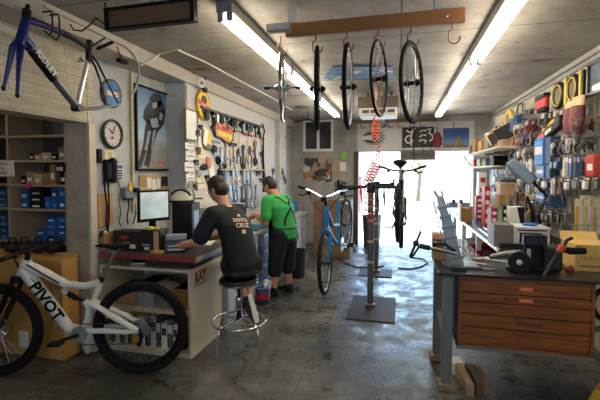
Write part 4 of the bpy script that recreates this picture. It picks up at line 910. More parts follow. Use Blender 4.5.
# ================================================================== PEGBOARD WALL
struct('trim_6', MB().box(XP, XP+.012, 4.29, 7.70, 1.22, 2.66), peg.m, 'pale perforated pegboard covering the left wall above the workbench')
PX = XP+.012
def onP(px, py, off=.02): return at(px, py, x=PX+off)
def PF(px, py, off=.0): return LW(onP(px, py, off))
def psz(px, py, w, h, off=.0):
    a, b, c, d = onP(px-w/2, py, off), onP(px+w/2, py, off), onP(px, py-h/2, off), onP(px, py+h/2, off)
    return b.y-a.y, c.z-d.z
# yellow oval sign
w, h = psz(203, 105, 12.5, 29); M = PF(203, 105, .02)
t = thing('oval_sign', 'tall yellow oval sign with a red banner on the near pegboard', 'sign', M)
part('plate', disc(MB(M), w/2, h/2, 0, .015), mat((236,196,34), .45, var=.06), t, .002)
part('border', MB(M).tube([(w*.47*math.cos(2*PI*i/40), h*.47*math.sin(2*PI*i/40), .016) for i in range(40)], .004, 5, closed=True), mat((216,160,30), .5), t)
part('dark_emblem', disc(MB(M @ Matrix.Translation((0, h*.16, 0))), w*.22, h*.16, .015, .019), mat((60,46,40), .5), t)
part('red_banner', MB(M @ Matrix.Rotation(-.22, 4, 'Z')).box(-w*.46, w*.46, -h*.09, h*.06, .015, .021), mat((206,62,44), .5), t)
part('banner_lettering', MB(M @ Matrix.Rotation(-.22, 4, 'Z')).text('PARTS', h*.1, Matrix.Translation((0, -h*.015, .0215)), .0006), paper, t)
part('purple_emblem', disc(MB(M @ Matrix.Translation((w*.05, -h*.2, 0))), w*.24, h*.12, .015, .019), mat((70,44,120), .5), t)
# red and yellow cut-out sign
w, h = psz(223.5, 131.5, 19, 22); M = PF(223.5, 131.5, .02)
pl = [(-.42,-.30),(-.48,.0),(-.46,.34),(-.34,.48),(-.2,.44),(-.12,.30),(-.02,.46),(.12,.46),(.2,.26),(.40,.22),(.5,.05),(.48,-.3),(.34,-.5),(.1,-.5),(-.1,-.34)]
t = thing('cutout_sign', 'red and yellow cut-out sign with a black outline on the pegboard', 'sign', M)
part('backing', MB(M).prism([(x*w*1.06, y*h*1.06) for x, y in pl], 0, .012), black, t)
part('face', MB(M).prism([(x*w*.92, y*h*.92) for x, y in pl], .012, .016), mat((206,140,70), .5), t)
part('red_band', MB(M).prism([(-.38*w, .02*h), (-.36*w, .3*h), (.34*w, .16*h), (.42*w, -.06*h)], .016, .019), mat((214,74,40), .5), t)
part('yellow_band', MB(M).prism([(-.3*w, -.2*h), (-.36*w, .0*h), (.42*w, -.1*h), (.36*w, -.34*h)], .016, .019), mat((226,196,50), .5), t)
part('lettering', MB(M @ Matrix.Rotation(-.16, 4, 'Z')).text('BIKES', h*.2, Matrix.Translation((0, h*.1, .0195)), .0006), mat((110,50,30), .5), t)
# framed picture at the near edge
w, h = psz(190.5, 125, 12.5, 31); M = PF(190.5, 125, .01)
t = thing('framed_print', 'small pale framed print at the near edge of the pegboard', 'picture', M)
fr = MB(M)
for bx in ((-w/2, -w/2+.015, -h/2, h/2), (w/2-.015, w/2, -h/2, h/2), (-w/2, w/2, -h/2, -h/2+.015), (-w/2, w/2, h/2-.015, h/2)): fr.box(*bx, 0, .025)
part('frame', fr, mat((150,112,60), .5), t); part('print', MB(M).box(-w/2+.01, w/2-.01, -h/2+.01, h/2-.01, .002, .01), mat((214,218,206), .3, var=.2, scale=6), t)
w, h = psz(207, 139, 8, 20); M = PF(207, 139, .02)
t = thing('round_sign', 'narrow yellow round sign half hidden behind a white card below the oval sign', 'sign', M)
part('plate', disc(MB(M), w/2, h/2, 0, .01), mat((222,190,50), .5), t); part('white_card', MB(M @ Matrix.Rotation(-.3, 4, 'Z')).box(-w*.5, -w*.05, -h*.4, h*.42, .011, .014), paper, t)
# hanging cards, packs and bright bits on the near pegboard
nearbits = [ # px, py, w, h, kind, colour, label
    (189,146,8,6,'card',paper,'white price card at the near pegboard edge, just under the framed print'),
    (190,156,9,9,'card',white,'large white card on the near pegboard, second below the framed print'),
    (189,167,9,9,'card',paper,'cream card on the near pegboard, third below the framed print'),
    (190,178,8,8,'card',white,'white card on the near pegboard, fourth below the framed print'),
    (201,154,7,9,'card',mat((236,214,160),.7),'yellowish card with rounded look beside the near white cards'),
    (201,183,9,10,'card',mat((226,210,170),.7),'cream packet above the seated man\'s head on the left'),
    (199,142,3,12,'strip',white,'thin white strip tilted below the framed print'),
    (208,163,4,12,'strip',mat((196,110,50),.6),'orange-brown strip hanging left of the black pedal cluster'),
    (211,172,5,10,'strip',white,'white strip tilted above the seated man\'s hair'),
    (203,167,8,6,'blob',black,'small black part hanging among the near white cards'),
    (207,147,7,6,'blob',mat((120,104,90),.5),'grey-brown small part below the narrow yellow sign'),
    (213,149,6,8,'blob',black,'black small part below the red and yellow sign'),
    (216,142,9,3,'strip',grey,'grey clip strip touching the lower left of the red and yellow sign')]
for px, py, w_, h_, kd, m_, lb in nearbits:
    w, h = psz(px, py, w_, h_); M = PF(px, py, .004)
    if kd == 'card':
        t = thing('display_card', lb, 'card', M, 'cards on the near pegboard'); part('card', MB(M).box(-w/2, w/2, -h/2, h/2, .0, .006), m_, t, .002)
        part('printing', MB(M).box(-w*.35, w*.35, -h*.1, h*.05, .006, .008), mat((150,146,150), .6), t); part('hang_hook', MB(M).tube([(0, h*.4, .0), (0, h*.4, .03), (0, h*.5, .034)], .003, 5), steel, t)
    elif kd == 'strip': solo('plastic_strip', MB(M @ Matrix.Rotation(.35 if px in (199, 211) else 0, 4, 'Z')).box(-w/2, w/2, -h/2, h/2, .0, .012).cyl((0, h*.45, -.004), (0, h*.45, .02), .004), m_, lb, 'strip', bevel=.003)
    else: solo('small_part', MB(M).ell((0, 0, .02), (w/2, h/2, .02)).tube([(0, h*.3, .02), (0, h*.6, .01), (0, h*.6, -.004)], .004, 5), m_, lb, 'bike part')
# cluster of black pedals / caps
for i, (px, py, s) in enumerate(((217,160,9),(222,166,9),(219,173,10),(213,182,7))):
    w, h = psz(px, py, s, s); M = PF(px, py, .0)
    solo('cable_coil', MB(M).torus((0, 0, .012), (0, 0, 1), h*.42, .012, 24, 8).torus((.005, -.01, .03), (0, .1, 1), h*.36, .011, 24, 8).tube([(0, h*.42, .02), (0, h*.5, -.003)], .006, 5), black, 'black coiled loop on the pegboard, %s above the seated man\'s head' % ('highest','second','third','lowest')[i], 'coil', 'black coils on the near pegboard')
# grey hooked arm left of the seated man's head
M = PF(188, 186, .02); w, h = psz(188, 186, 10, 10)
t = thing('headset_hanger', 'pale grey curved hook hanging left of the seated man\'s head', 'hook', M)
part('hook_arc', MB(M).tube([(w*.5*math.cos(a), h*.5*math.sin(a), .03) for a in [.4+i*.35 for i in range(13)]], .014, 8), mat((170,166,156), .4), t); part('stem', MB(M).tube([(w*.2, -h*.4, .03), (w*.5, -h*1.0, .02), (w*.5, -h*1.6, .0)], .012, 6), mat((170,166,156), .4), t)
# tools ---------------------------------------------------------------
def tool(kind, px, py0, py1, m_, lb, grp, hm=None, wpx=5):
    pm_ = (py0+py1)/2; w, h = psz(px, pm_, wpx, py1-py0); M = PF(px, pm_, .012)
    t = thing({'tee':'t_handle_driver','wrench':'wrench','pliers':'pliers','driver':'screwdriver','cutter':'cable_cutter','saw':'hacksaw','hammer':'hammer','cone':'cone_wrench','blade':'tyre_lever'}[kind], lb, {'tee':'driver','wrench':'wrench','pliers':'pliers','driver':'screwdriver','cutter':'cutter','saw':'saw','hammer':'hammer','cone':'wrench','blade':'tyre lever'}[kind], M, grp)
    b = MB(M); hm = hm or m_
    if kind == 'tee':
        part('handle', MB(M).tube([(-w*.6, h*.44, .02), (-w*.2, h*.5, .02), (w*.2, h*.5, .02), (w*.6, h*.44, .02)], h*.045, 8), hm, t)
        part('shaft', b.cyl((0, h*.46, .02), (0, -h*.5, .02), .006, n=8), m_, t); part('collar', MB(M).cyl((0, h*.2, .02), (0, -h*.05, .02), .012, n=10), yellow, t)
    elif kind in ('wrench', 'cone'):
        r = max(.014, w*.32); b.box(-r*.5, r*.5, -h*.38, h*.38, .003, .011)
        b.prism([(r*math.cos(a), h*.42+r*math.sin(a)) for a in [PI/2+.5+i*(2*PI-1)/14 for i in range(15)]]+[(0, h*.42+r*.1)], .002, .012)
        part('shank', b, m_, t, .001); part('ring_end', MB(M).torus((0, -h*.43, .007), (0, 0, 1), r*.85, r*.35, 18, 6), m_, t)
    elif kind == 'pliers':
        for s in (-1, 1):
            part('grip', MB(M).tube([(s*.004, h*.12, .014), (s*w*.35, -h*.1, .014), (s*w*.42, -h*.3, .014), (s*w*.3, -h*.5, .014)], [.008, .010, .010, .008], 8), hm, t)
        part('jaws', b.prism([(-w*.12, h*.1), (-w*.28, h*.25), (-w*.06, h*.5), (w*.06, h*.5), (w*.28, h*.25), (w*.12, h*.1)], .006, .022), m_, t, .002)
        part('pivot', MB(M).cyl((0, h*.2, .004), (0, h*.2, .027), .008), darkm, t)
    elif kind == 'driver':
        part('handle', MB(M).lathe([(.006, 0), (.014, h*.05), (.012, h*.2), (.016, h*.3), (.012, h*.38), (.004, h*.4)], (0, h*.1, .018), (0, 1, 0), 12), hm, t); part('shaft', b.cyl((0, h*.12, .018), (0, -h*.5, .018), .005, n=8), m_, t)
    elif kind == 'hammer':
        part('head', b.cbox((0, h*.42, .02), w*1.1, h*.16, .03), m_, t, .004); part('handle', MB(M).tube([(0, h*.44, .02), (0, -h*.5, .02)], [.010, .014], 8), hm, t)
    elif kind == 'blade':
        part('blade', b.box(-w*.35, w*.35, -h*.5, h*.5, .002, .014), m_, t, .004); part('tip', MB(M).box(-w*.25, w*.25, -h*.58, -h*.49, .002, .02), hm, t)
    elif kind == 'saw':
        part('bow', b.tube([(-w*.3, -h*.35, .01), (-w*.3, h*.45, .01), (w*.3, h*.5, .01), (w*.3, -h*.3, .01)], .007, 6), m_, t); part('grip', MB(M).tube([(w*.3, -h*.25, .01), (w*.1, -h*.5, .01)], .013, 8), hm, t)
    part('peg_hook', MB(M).tube([(0, h*.47, -.012), (0, h*.47, .034), (0, h*.5, .036)], .0025, 5), steel, t)
    return t
gh = mat((110,150,60), .5); yh = mat((226,190,60), .5)
G1 = 'tools hung on the left pegboard'
TL = [('tee',238,131,156,steel,gh,6,'green T-handle'),('tee',247,134,156,steel,red,6,'red T-handle'),('tee',254,136,153,steel,orange,5,'orange T-handle'),('tee',261,138,150,steel,black,4,'black T-handle'),
 ('wrench',226,142,160,steel,None,4,'long steel wrench'),('hammer',232,143,162,darkm,wood,6,'small hammer'),('pliers',238,148,164,darkm,black,5,'black-handled pliers'),('wrench',243,146,168,darkm,None,4,'long dark wrench'),('pliers',249,146,164,darkm,black,5,'dark pliers'),('wrench',255,142,163,darkm,None,4,'black wrench'),('driver',259.5,152,163,steel,black,3,'short black screwdriver'),
 ('wrench',221,148,166,steel,None,4,'thin steel wrench'),('driver',228.5,150,166,steel,yh,3,'yellow screwdriver'),('cone',235,157,169,steel,None,3,'small steel spanner'),('driver',252,149,162,steel,orange,3,'orange screwdriver'),('driver',246,155,167,steel,yh,3,'amber screwdriver')]
TL.sort(key=lambda q: q[1])
for i, (k_, px, a, b_, m_, hm, wp, nm) in enumerate(TL):
    tool(k_, px, a, b_, m_, '%s on the left pegboard, %s tool from its near end' % (nm, ORD[i]), G1, hm, wp)
# magnetic shelf rail and what hangs below it
rl = MB(); a, b_ = onP(220, 169, .03), onP(264, 166, .03); rl.box(PX+.001, PX+.05, a.y, b_.y, a.z-.012, a.z+.004)
solo('tool_rail', rl, mat((206,178,120), .6), 'tan wooden tool rail across the middle of the left pegboard', 'rail')
LOW = [('blade',222,171,186,blue,'blue lever'),('blade',226,171,187,mat((120,150,180),.5),'grey-blue lever'),('driver',229.5,171,184,steel,'steel driver'),('cone',233,170,188,steel,'steel spanner'),('cone',236.5,170,189,steel,'slim steel spanner'),('driver',240,170,184,darkm,'dark driver'),('blade',244,171,184,mat((150,170,190),.4),'pale blue lever'),('blade',247.5,171,184,mat((170,180,186),.4),'silver lever'),('cone',251,171,184,steel,'short spanner'),('pliers',257,168,176,darkm,'small black pliers')]
for i, (k_, px, a, b_, m_, nm) in enumerate(LOW):
    tool(k_, px, a, b_, m_, '%s below the tan tool rail on the pegboard, %s from the left' % (nm, ORD[i]), 'tools under the tan rail', darkm, 3.2)
LOW2 = [('cone',230,186,200,steel,'spanner'),('cone',234,187,203,blue,'blue lever'),('cone',238,187,203,steel,'long spanner'),('cone',242,187,202,darkm,'dark spanner'),('blade',246.5,180,206,mat((70,74,80),.4),'broad charcoal file'),('cone',252,183,207,steel,'polished wrench'),('cone',256,185,205,steel,'thin wrench')]
for i, (k_, px, a, b_, m_, nm) in enumerate(LOW2):
    tool(k_, px, a, b_, m_, '%s in the lowest tool row between the two men, %s from the left' % (nm, ORD[i]), 'lowest tool row between the men', darkm, 3.6)
M = PF(235.5, 181, .0); w, h = psz(235.5, 181, 10, 6)
t = thing('masking_tape_roll', 'cream roll of tape on the pegboard between the two men', 'tape', M); part('roll', MB(M).lathe([(h*.3, .002), (h*.6, .002), (h*.6, .06), (h*.3, .06)], n=28), cream, t); part('peg', MB(M).cyl((0, 0, -.01), (0, 0, .08), .01), wood, t)
# top rail with dark parts
tr0, tr1 = onP(201, 105, .05), onP(262, 128, .05); rz = .5*(tr0.z+tr1.z)
solo('parts_rail', MB().box(PX+.001, PX+.07, tr0.y, tr1.y, rz-.015, rz+.01), mat((70,66,62), .5), 'dark rail of hanging parts along the top of the pegboard', 'rail')
cols = [darkm, black, steel, darkm, mat((60,80,120), .5), black, steel, darkm, black, mat((60,90,130), .5), darkm, black]
for i, px in enumerate((206,211,216,221,226,231,236,241,246,250,254,258)):
    y = onP(px, 110, .04).y; r = .06+.025*((i*7) % 3)/2; c = Vector((PX+.055, y, rz-.016-r-.012)); q = MB()
    m_ = cols[i]; tt = i % 3
    if tt == 0:
        q.lathe([(r*.55, -.006), (r, -.006), (r, .004), (r*.55, .004)], c, (1, .2, 0), 28)
        for k_ in range(24): a = 2*PI*k_/24; q.cbox(c+Vector((0, r*1.02*math.cos(a), r*1.02*math.sin(a))), .006, .012, .012)
        for k_ in range(5): a = 2*PI*k_/5; q.tube([c, c+Vector((0, r*.6*math.cos(a), r*.6*math.sin(a)))], .007, 6)
        nm, ct = 'chainring', 'chainring'
    elif tt == 1: q.tube([c+Vector((0, -.01, r)), c+Vector((0, 0, .0)), c+Vector((.01, .02, -r*1.5))], [.015, .011, .016], 8); q.cyl(c+Vector((-.02, 0, r*.8)), c+Vector((.04, 0, r*.8)), .022, n=14); nm, ct = 'crank_arm', 'crank'
    else: q.cbox(c+Vector((0, 0, r*.3)), .03, .05, r*1.2); q.tube([c+Vector((0, .02, 0)), c+Vector((.02, .05, -r*.6)), c+Vector((.01, .03, -r*1.3))], .009, 6); q.cyl(c+Vector((0, 0, r*.8)), c+Vector((0, 0, r)), .012); nm, ct = 'derailleur', 'derailleur'
    q.tube([c+Vector((0, 0, r*.9)), c+Vector((0, 0, r+.014))], .004, 5)
    solo(nm, q, m_, '%s hanging from the dark top rail of the pegboard, %s from the near end' % ({'chainring':'round chainring','crank_arm':'crank arm','derailleur':'small derailleur'}[nm], ORD[i]), ct, 'parts on the top pegboard rail')
M = PF(231, 123, .0); w, h = psz(231, 123, 7, 7); q = MB(M).box(-w*.4, w*.4, -h*.3, h*.3, 0, .03).tube([(0, h*.2, .02), (w*.3, h*.5, .03), (0, h*.6, 0)], .008, 6); solo('brake_caliper', q, darkm, 'small dark brake caliper alone on the pegboard above the cut-out sign', 'bike part', bevel=.003)
# small hex keys and bits between the rows
for i, px in enumerate((223, 226.5, 230, 233.5, 240.5, 245, 248, 251.5, 254.5, 258)):
    w, h = psz(px, 165, 3, 8); M = PF(px, 165-(i % 3), .006); s = .8+.12*(i % 4)
    solo('hex_key', MB(M).tube([(-w*.4, h*.46, .006), (0, h*.48, .006), (.004, h*.4, .006), (0, -h*.5*s, .006)], .006, 6), [steel, darkm, black][i % 3], '%s hex key just above the tan tool rail, %s from the left' % (['steel', 'dark', 'black'][i % 3], ORD[i]), 'hex key', 'hex keys above the tan rail')
bits = [(196,133,5,6,darkm,'dark clip right of the framed print'),(199,127,4,5,black,'black knob between the framed print and the oval sign'),(212,128,5,6,darkm,'dark clamp just right of the oval sign'),(215,120,6,5,black,'black clamp above the cut-out sign, on its left'),(197,150,5,7,mat((110,84,60),.6),'brown part between the near white cards'),(195,162,5,6,darkm,'dark part right of the second white card'),(197,173,5,8,mat((150,140,128),.5),'grey part right of the cream card'),(206,178,5,7,black,'black part above the seated man, among the near cards'),(194,186,4,9,darkm,'dark rod below the near cards'),(214,154,5,5,steel,'silver part left of the black coils'),(225,139,4,5,darkm,'dark part under the cut-out sign'),(240,126,4,6,black,'black part under the top rail, above the green T-handle'),(250,129,4,6,darkm,'dark part under the top rail, above the red T-handle'),(258,134,4,6,black,'black part under the top rail, near the long pump'),(258,172,5,5,black,'black block under the tool rail beside the long pump'),(260,180,4,4,darkm,'dark block low on the pegboard beside the long pump')]
for px, py, w_, h_, m_, lb in bits:
    w, h = psz(px, py, w_, h_); M = PF(px, py, .0); q = MB(M).box(-w*.3, w*.3, -h*.1, h*.4, 0, .035).tube([(-w*.2, -h*.1, .02), (-w*.4, -h*.3, .03), (w*.1, -h*.5, .03), (w*.4, -h*.2, .02), (w*.25, 0, .02)], .009, 6).cyl((0, h*.3, -.008), (0, h*.3, .05), .008)
    solo('small_clamp', q, m_, lb+' on the left pegboard', 'bike part', 'small parts on the left pegboard', bevel=.004)
# pump / hose at the far end and the blue wrench
M = PF(264, 158, .02); q = [onP(262.5, 124, .03), onP(264.5, 131, .03), onP(263, 138, .03), onP(263, 160, .03), onP(264, 175, .03), onP(264, 192, .03)]
t = thing('floor_pump', 'long black pump hanging vertically at the far end of the pegboard', 'pump', q[-1]); part('barrel', MB().tube(q[2:], .022, 10), black, t); part('hose', MB().tube([q[0], q[1], q[2]], .014, 8), black, t)
part('handle', MB().cyl(q[4]+Vector((0, -.06, 0)), q[4]+Vector((0, .06, 0)), .014), darkm, t); part('wall_hook', MB().tube([q[0], q[0]+Vector((-.05, 0, .01))], .008, 5), steel, t)
a, b_ = at(273, 172, x=XP+.02), at(270.5, 198, x=XP+.02); dv = (a-b_)
t = thing('spanner', 'large blue open-ended spanner hanging on the wall behind the man in green', 'wrench', b_)
part('shank', MB().tube([b_, a], [.024, .02], 6, flat=.4), mat((46,62,100), .45), t); part('jaw', MB(LW(a)).prism([(-.06, -.02), (-.07, .05), (-.035, .07), (-.025, .02), (.025, .02), (.035, .07), (.07, .05), (.06, -.02), (0, -.05)], -.012, .012), mat((46,62,100), .45), t)
for i, (px, py) in enumerate(((279,172),(282,178),(278,182))):
    p = at(px, py, x=XP+.12); p.y = 7.98+.1*(i-1); solo('cable_hook_part', MB().torus(p, (1, .2, 0), .05, .012, 20, 6).tube([p+Vector((0, 0, .05)), p+Vector((-.03, 0, .1))], .007, 5), darkm, 'dark looped part on the pilaster above the man in green, %s' % ('topmost','right-hand one','lowest')[i], 'bike part', 'looped parts on the pilaster')

# ================================================================== BACK WALL THINGS
YW = YB-.001
def onB(px, py, off=.01): return at(px, py, y=YB-off)
def back_rect(px0, py0, px1, py1, off=.01): 
    a, b_ = onB(px0, (py0+py1)/2, off), onB(px1, (py0+py1)/2, off); c, d = onB((px0+px1)/2, py0, off), onB((px0+px1)/2, py1, off)
    return BW(((a.x+b_.x)/2, YB-off, (c.z+d.z)/2)), b_.x-a.x, c.z-d.z
M, w, h = back_rect(304.5, 158, 332, 180)
t = thing('photo_collage', 'ragged board of overlapping photographs on the back wall below the window', 'notice board', M)
part('board', MB(M).box(-w/2, w/2, -h/2, h/2, 0, .01), mat((76,66,54), .8), t); rr = random.Random(5)
cc = [(160,130,90),(60,56,50),(200,190,176),(120,84,56),(86,92,90),(190,150,110),(44,44,46),(140,140,134),(176,120,70),(96,76,60)]
for i in range(38):
    x, y = rr.uniform(-.44, .42)*w, rr.uniform(-.44, .42)*h; s, s2 = rr.uniform(.05, .09), rr.uniform(.05, .09)
    part('photograph', MB(M @ Matrix.Translation((x, y, .011+i*.0004)) @ Matrix.Rotation(rr.uniform(-.5, .5), 4, 'Z')).box(-s, s, -s2, s2, 0, .0008), mat(cc[i % 10], .5, var=.35, scale=22), t)
M, w, h = back_rect(341, 152, 346.5, 159, .03); solo('green_tag', MB(M @ Matrix.Rotation(-.4, 4, 'Z')).box(-w/2, w/2, -h/2, h/2, 0, .01), mat((130,206,80), .6), 'bright green tag on the back wall left of the garage opening', 'tag')
for i, (a_, b2, c_, d_, m_) in enumerate(((335,160,341,168,mat((190,150,130),.7)),(340,162,346,171,paper),(334,171,341,178,mat((176,140,110),.7)),(338,127,346,146,mat((150,146,140),.6)))):
    M, w, h = back_rect(a_, b2, c_, d_, .012+.002*i); solo('wall_leaflet', MB(M).box(-w/2, w/2, -h/2, h/2, 0, .004), m_, ['pinkish leaflet at the upper left','pale leaflet at the right','brown leaflet at the bottom','tall grey sheet above the green tag'][i]+' of the papers beside the garage jamb', 'leaflet', 'papers beside the garage jamb')
# hook row on the header and signs
for i, px in enumerate((352,361,370,380,389,398,410,420)):
    p = onB(px, 128, .05); solo('coat_hook', MB().tube([(p.x, YB-.05, 2.76), (p.x, YB-.07, 2.72)]+[(p.x+.045*(1-math.cos(a)), YB-.08, 2.66-.045*math.sin(a)) for a in [PI*k_/8 for k_ in range(9)]], .010, 6), mat((110,108,106), .4), 'grey hook above the garage opening, %s from the left' % ORD[i], 'hook', 'hooks above the garage opening')
M, w, h = back_rect(361.5, 130, 386, 145, .037)
t = thing('oval_plaque', 'black and white oval sign on the raised garage door panel', 'sign', M)
part('plate', disc(MB(M), w/2, h/2, 0, .012), mat((48,46,46), .5), t); part('ring', MB(M).tube([(w*.46*math.cos(2*PI*i/40), h*.44*math.sin(2*PI*i/40), .013) for i in range(40)], .008, 5, closed=True), paper, t)
part('fish_mark', MB(M).prism([(-.56*w, .02*h), (-.5*w, .12*h), (-.36*w, .1*h), (-.2*w, .16*h), (0, .14*h), (.0, -.2*h), (-.25*w, -.14*h), (-.4*w, -.16*h), (-.52*w, -.12*h)], .013, .017), mat((214,206,196), .5), t)
ck = MB(M)
for i in range(5):
    for j in range(5):
        if (i+j) % 2 == 0: ck.box(w*(.02+.085*i), w*(.02+.085*(i+1)), h*(-.28+.11*j), h*(-.28+.11*(j+1)), .013, .016)
part('checker', ck, mat((206,200,192), .5), t)
M, w, h = back_rect(402, 127, 434, 147.5, .045)
t = thing('script_sign', 'square black sign with white brush strokes hanging over the garage opening', 'sign', M)
part('panel', MB(M).box(-w/2, w/2, -h/2, h/2, 0, .012), mat((38,36,38), .6), t)
br_ = MB(M); S_ = lambda pts: br_.tube([(x*w, y*h, .013) for x, y in pts], .016, 6, flat=.3)
S_([(-.08,.44),(-.16,.36),(-.2,.1),(-.22,-.1),(-.2,-.42)]); S_([(-.2,.1),(-.34,.06),(-.4,-.1),(-.34,-.26),(-.22,-.28),(-.14,-.12)]); S_([(-.36,.34),(-.26,.24),(-.14,.3)])
S_([(.06,.26),(.16,.34),(.26,.3)]); S_([(.06,-.0),(.14,.12),(.26,.08)]); S_([(.04,-.2),(.14,-.12),(.26,-.18),(.22,-.3)]); S_([(.28,.36),(.4,.4),(.34,.18),(.44,.1),(.46,-.1),(.36,-.2)])
part('brush_strokes', br_, paper, t)
M, w, h = back_rect(400.5, 150, 435, 160, .05)
t = thing('banner_strip', 'grey and black patterned banner strip hanging below the black brush stroke sign', 'banner', M)
part('cloth', MB(M).box(-w/2, w/2, -h/2, h/2, 0, .006), mat((116,110,108), .8, var=.4, scale=30), t); sw = MB(M)
for i in range(6): x = (-.42+.16*i)*w; sw.tube([(x, -.2*h, .008), (x+.05*w, .3*h, .008), (x+.09*w, -.25*h, .008), (x+.13*w, .2*h, .008)], .012, 5, flat=.3)
part('scribble', sw, mat((60,56,58), .6), t); hk_ = MB(M)
for x in (-.4, .4): hk_.tube([(x*w, h*.45, .003), (x*w, h*.75, .003), (x*w, h*1.0, .003)], .005, 5)
part('hanging_cord', hk_, darkm, t)
p = onB(414, 148, .12); solo('hanging_strap', MB().tube([(p.x, YB-.09, 2.66), (p.x, YB-.12, 2.3), (p.x+.01, YB-.12, 1.86)], [.02, .035, .03], 8, flat=.4), mat((54,50,50), .7), 'long dark strap hanging in front of the black brush stroke sign', 'strap')
p = onB(423, 148, .1); solo('hanging_strap', MB().tube([(p.x, YB-.08, 2.6), (p.x, YB-.11, 2.3), (p.x, YB-.11, 2.0)], .015, 8, flat=.4), mat((70,66,66), .7), 'shorter dark strap hanging right of the long strap on the sign', 'strap')
p = onB(437.5, 140, .1); q = MB().loft([((p.x, YB-.1, p.z+.16), (.04, 0, 0), (0, .03, 0)), ((p.x, YB-.1, p.z+.05), (.09, 0, 0), (0, .06, 0)), ((p.x, YB-.1, p.z-.1), (.1, 0, 0), (0, .07, 0)), ((p.x, YB-.1, p.z-.16), (.05, 0, 0), (0, .04, 0))], 16).tube([(p.x, YB-.1, p.z+.15), (p.x-.01, YB-.05, p.z+.3)], .008, 5)
solo('hanging_bag', q, mat((120,44,48), .7), 'small dark red bag hanging right of the black brush stroke sign', 'bag')
M, w, h = back_rect(443, 128, 469, 147.5, .03)
t = thing('sky_picture', 'blue picture on the back wall above the right side of the garage opening', 'picture', M)
k = NT('picture_print'); s_ = k.n('ShaderNodeSeparateXYZ'); k.l(k.tc.outputs['Object'], s_.inputs[0]); mr = k.n('ShaderNodeMapRange'); mr.inputs['From Min'].default_value = -h/2; mr.inputs['From Max'].default_value = h/2; k.l(s_.outputs['Y'], mr.inputs['Value']); ad = k.n('ShaderNodeMath', operation='MULTIPLY_ADD'); k.l(k.noise(5, 5), ad.inputs[0]); ad.inputs[1].default_value = .3; k.l(mr.outputs[0], ad.inputs[2])
k.l(k.ramp(ad.outputs[0], [(.2, L3((120,104,80))), (.4, L3((110,140,170))), (.7, L3((44,84,150))), (1., L3((30,62,126)))]), k.b.inputs['Base Color'])
part('print', MB(M).box(-w/2, w/2, -h/2, h/2, 0, .012), k.m, t); part('hanging_rod', MB(M).tube([(-.1*w, h*.5, .02), (-.1*w, h*.8, .02)], .008, 5), darkm, t)
p = onB(459, 142, .08); q = MB()
for i in range(7): a = -.9+.3*i; q.tube([(p.x, YB-.06, p.z+.12), (p.x+.06*math.sin(a), YB-.08, p.z), (p.x+.14*math.sin(a), YB-.09, p.z-.14)], [.008, .022, .004], 6, flat=.3)
solo('yellow_tassel', q, mat((206,176,80), .7), 'yellow fringed tassel hanging over the lower right of the blue picture', 'tassel')
# chrome parts hung in the far left corner
p = at(285, 131, y=8.7); q = MB().tube([p+Vector((-.1, 0, -.03)), p, p+Vector((.08, 0, .06)), p+Vector((.2, 0, .09))], .018, 8).ell(p+Vector((-.06, 0, -.08)), (.07, .04, .03)).tube([p+Vector((.08, 0, .06)), (p.x+.08, 8.7, 2.71), (p.x+.08, 8.7, HC)], .006, 5)
solo('chrome_handlebar', q, chrome, 'bent chrome handlebar hanging in the far left ceiling corner', 'handlebar')
p = at(318, 124, y=7.6); q = MB().tube([p+Vector((-.45, 0, .05)), p+Vector((-.2, 0, .1)), p+Vector((0, 0, .02))], .014, 8).cyl(p+Vector((-.2, 0, .1)), (p.x-.2, 7.6, HC), .008)
solo('black_handlebar', q, black, 'black bent handlebar hanging from the ceiling in front of the back window', 'handlebar')
p = at(385, 64, y=3.0)

# ================================================================== REPAIR STANDS AND BIKES
def stand(px0, px1, y0, y1, pole, ztop, label, arms):
    t = thing('repair_stand', label, 'repair stand', (pole.x, pole.y, 0))
    pl = MB().box(px0, px1, y0, y1, .0, .014); part('base_plate', pl, mat((50,49,48), .7, 0, var=.35), t, .003)
    part('pole', MB().cyl((pole.x, pole.y, .014), (pole.x, pole.y, ztop), .036, n=18).lathe([(.06, .014), (.06, .05), (.037, .06)], (pole.x, pole.y, 0), n=18), mat((118,112,104), .4, .6), t)
    part('collar', MB().lathe([(.046, ztop-.12), (.05, ztop-.11), (.05, ztop-.02), (.046, ztop)], (pole.x, pole.y, 0), n=18), darkm, t)
    for i, z in enumerate((.55, .8, 1.05)): part('tape_band', MB().lathe([(.0375, z), (.0375, z+.03)], (pole.x, pole.y, 0), n=18), mat((196,190,180), .5), t)
    for s, x1 in arms:
        ar = part('arm', MB().cyl((pole.x, pole.y, ztop-.05), (x1, pole.y, ztop-.05), .02), darkm, t)
        part('clamp', MB().cbox((x1, pole.y-.0, ztop-.05), .07, .13, .07).cbox((x1+s*.02, pole.y+.0, ztop+.01), .03, .1, .06), black, ar, .006)
        part('clamp_handle', MB().tube([(x1-s*.05, pole.y, ztop-.07), (x1-s*.06, pole.y-.05, ztop-.14), (x1-s*.06, pole.y-.05, ztop-.2)], .009, 6), black, ar)
    return t
stand(-.58, -.035, 4.41, 5.28, Vector((-.334, 4.86, 0)), 1.52, 'double-armed repair stand on a steel floor plate, nearest the camera', [(-1, -.70), (1, .0)])
pr_ = at(376, 273, z=0)
stand(-.635, -.105, 6.33, 6.83, Vector((pr_.x, 6.58, 0)), 1.5, 'second repair stand with a pale plate behind the nearer stand', [(1, pr_.x+.25)])
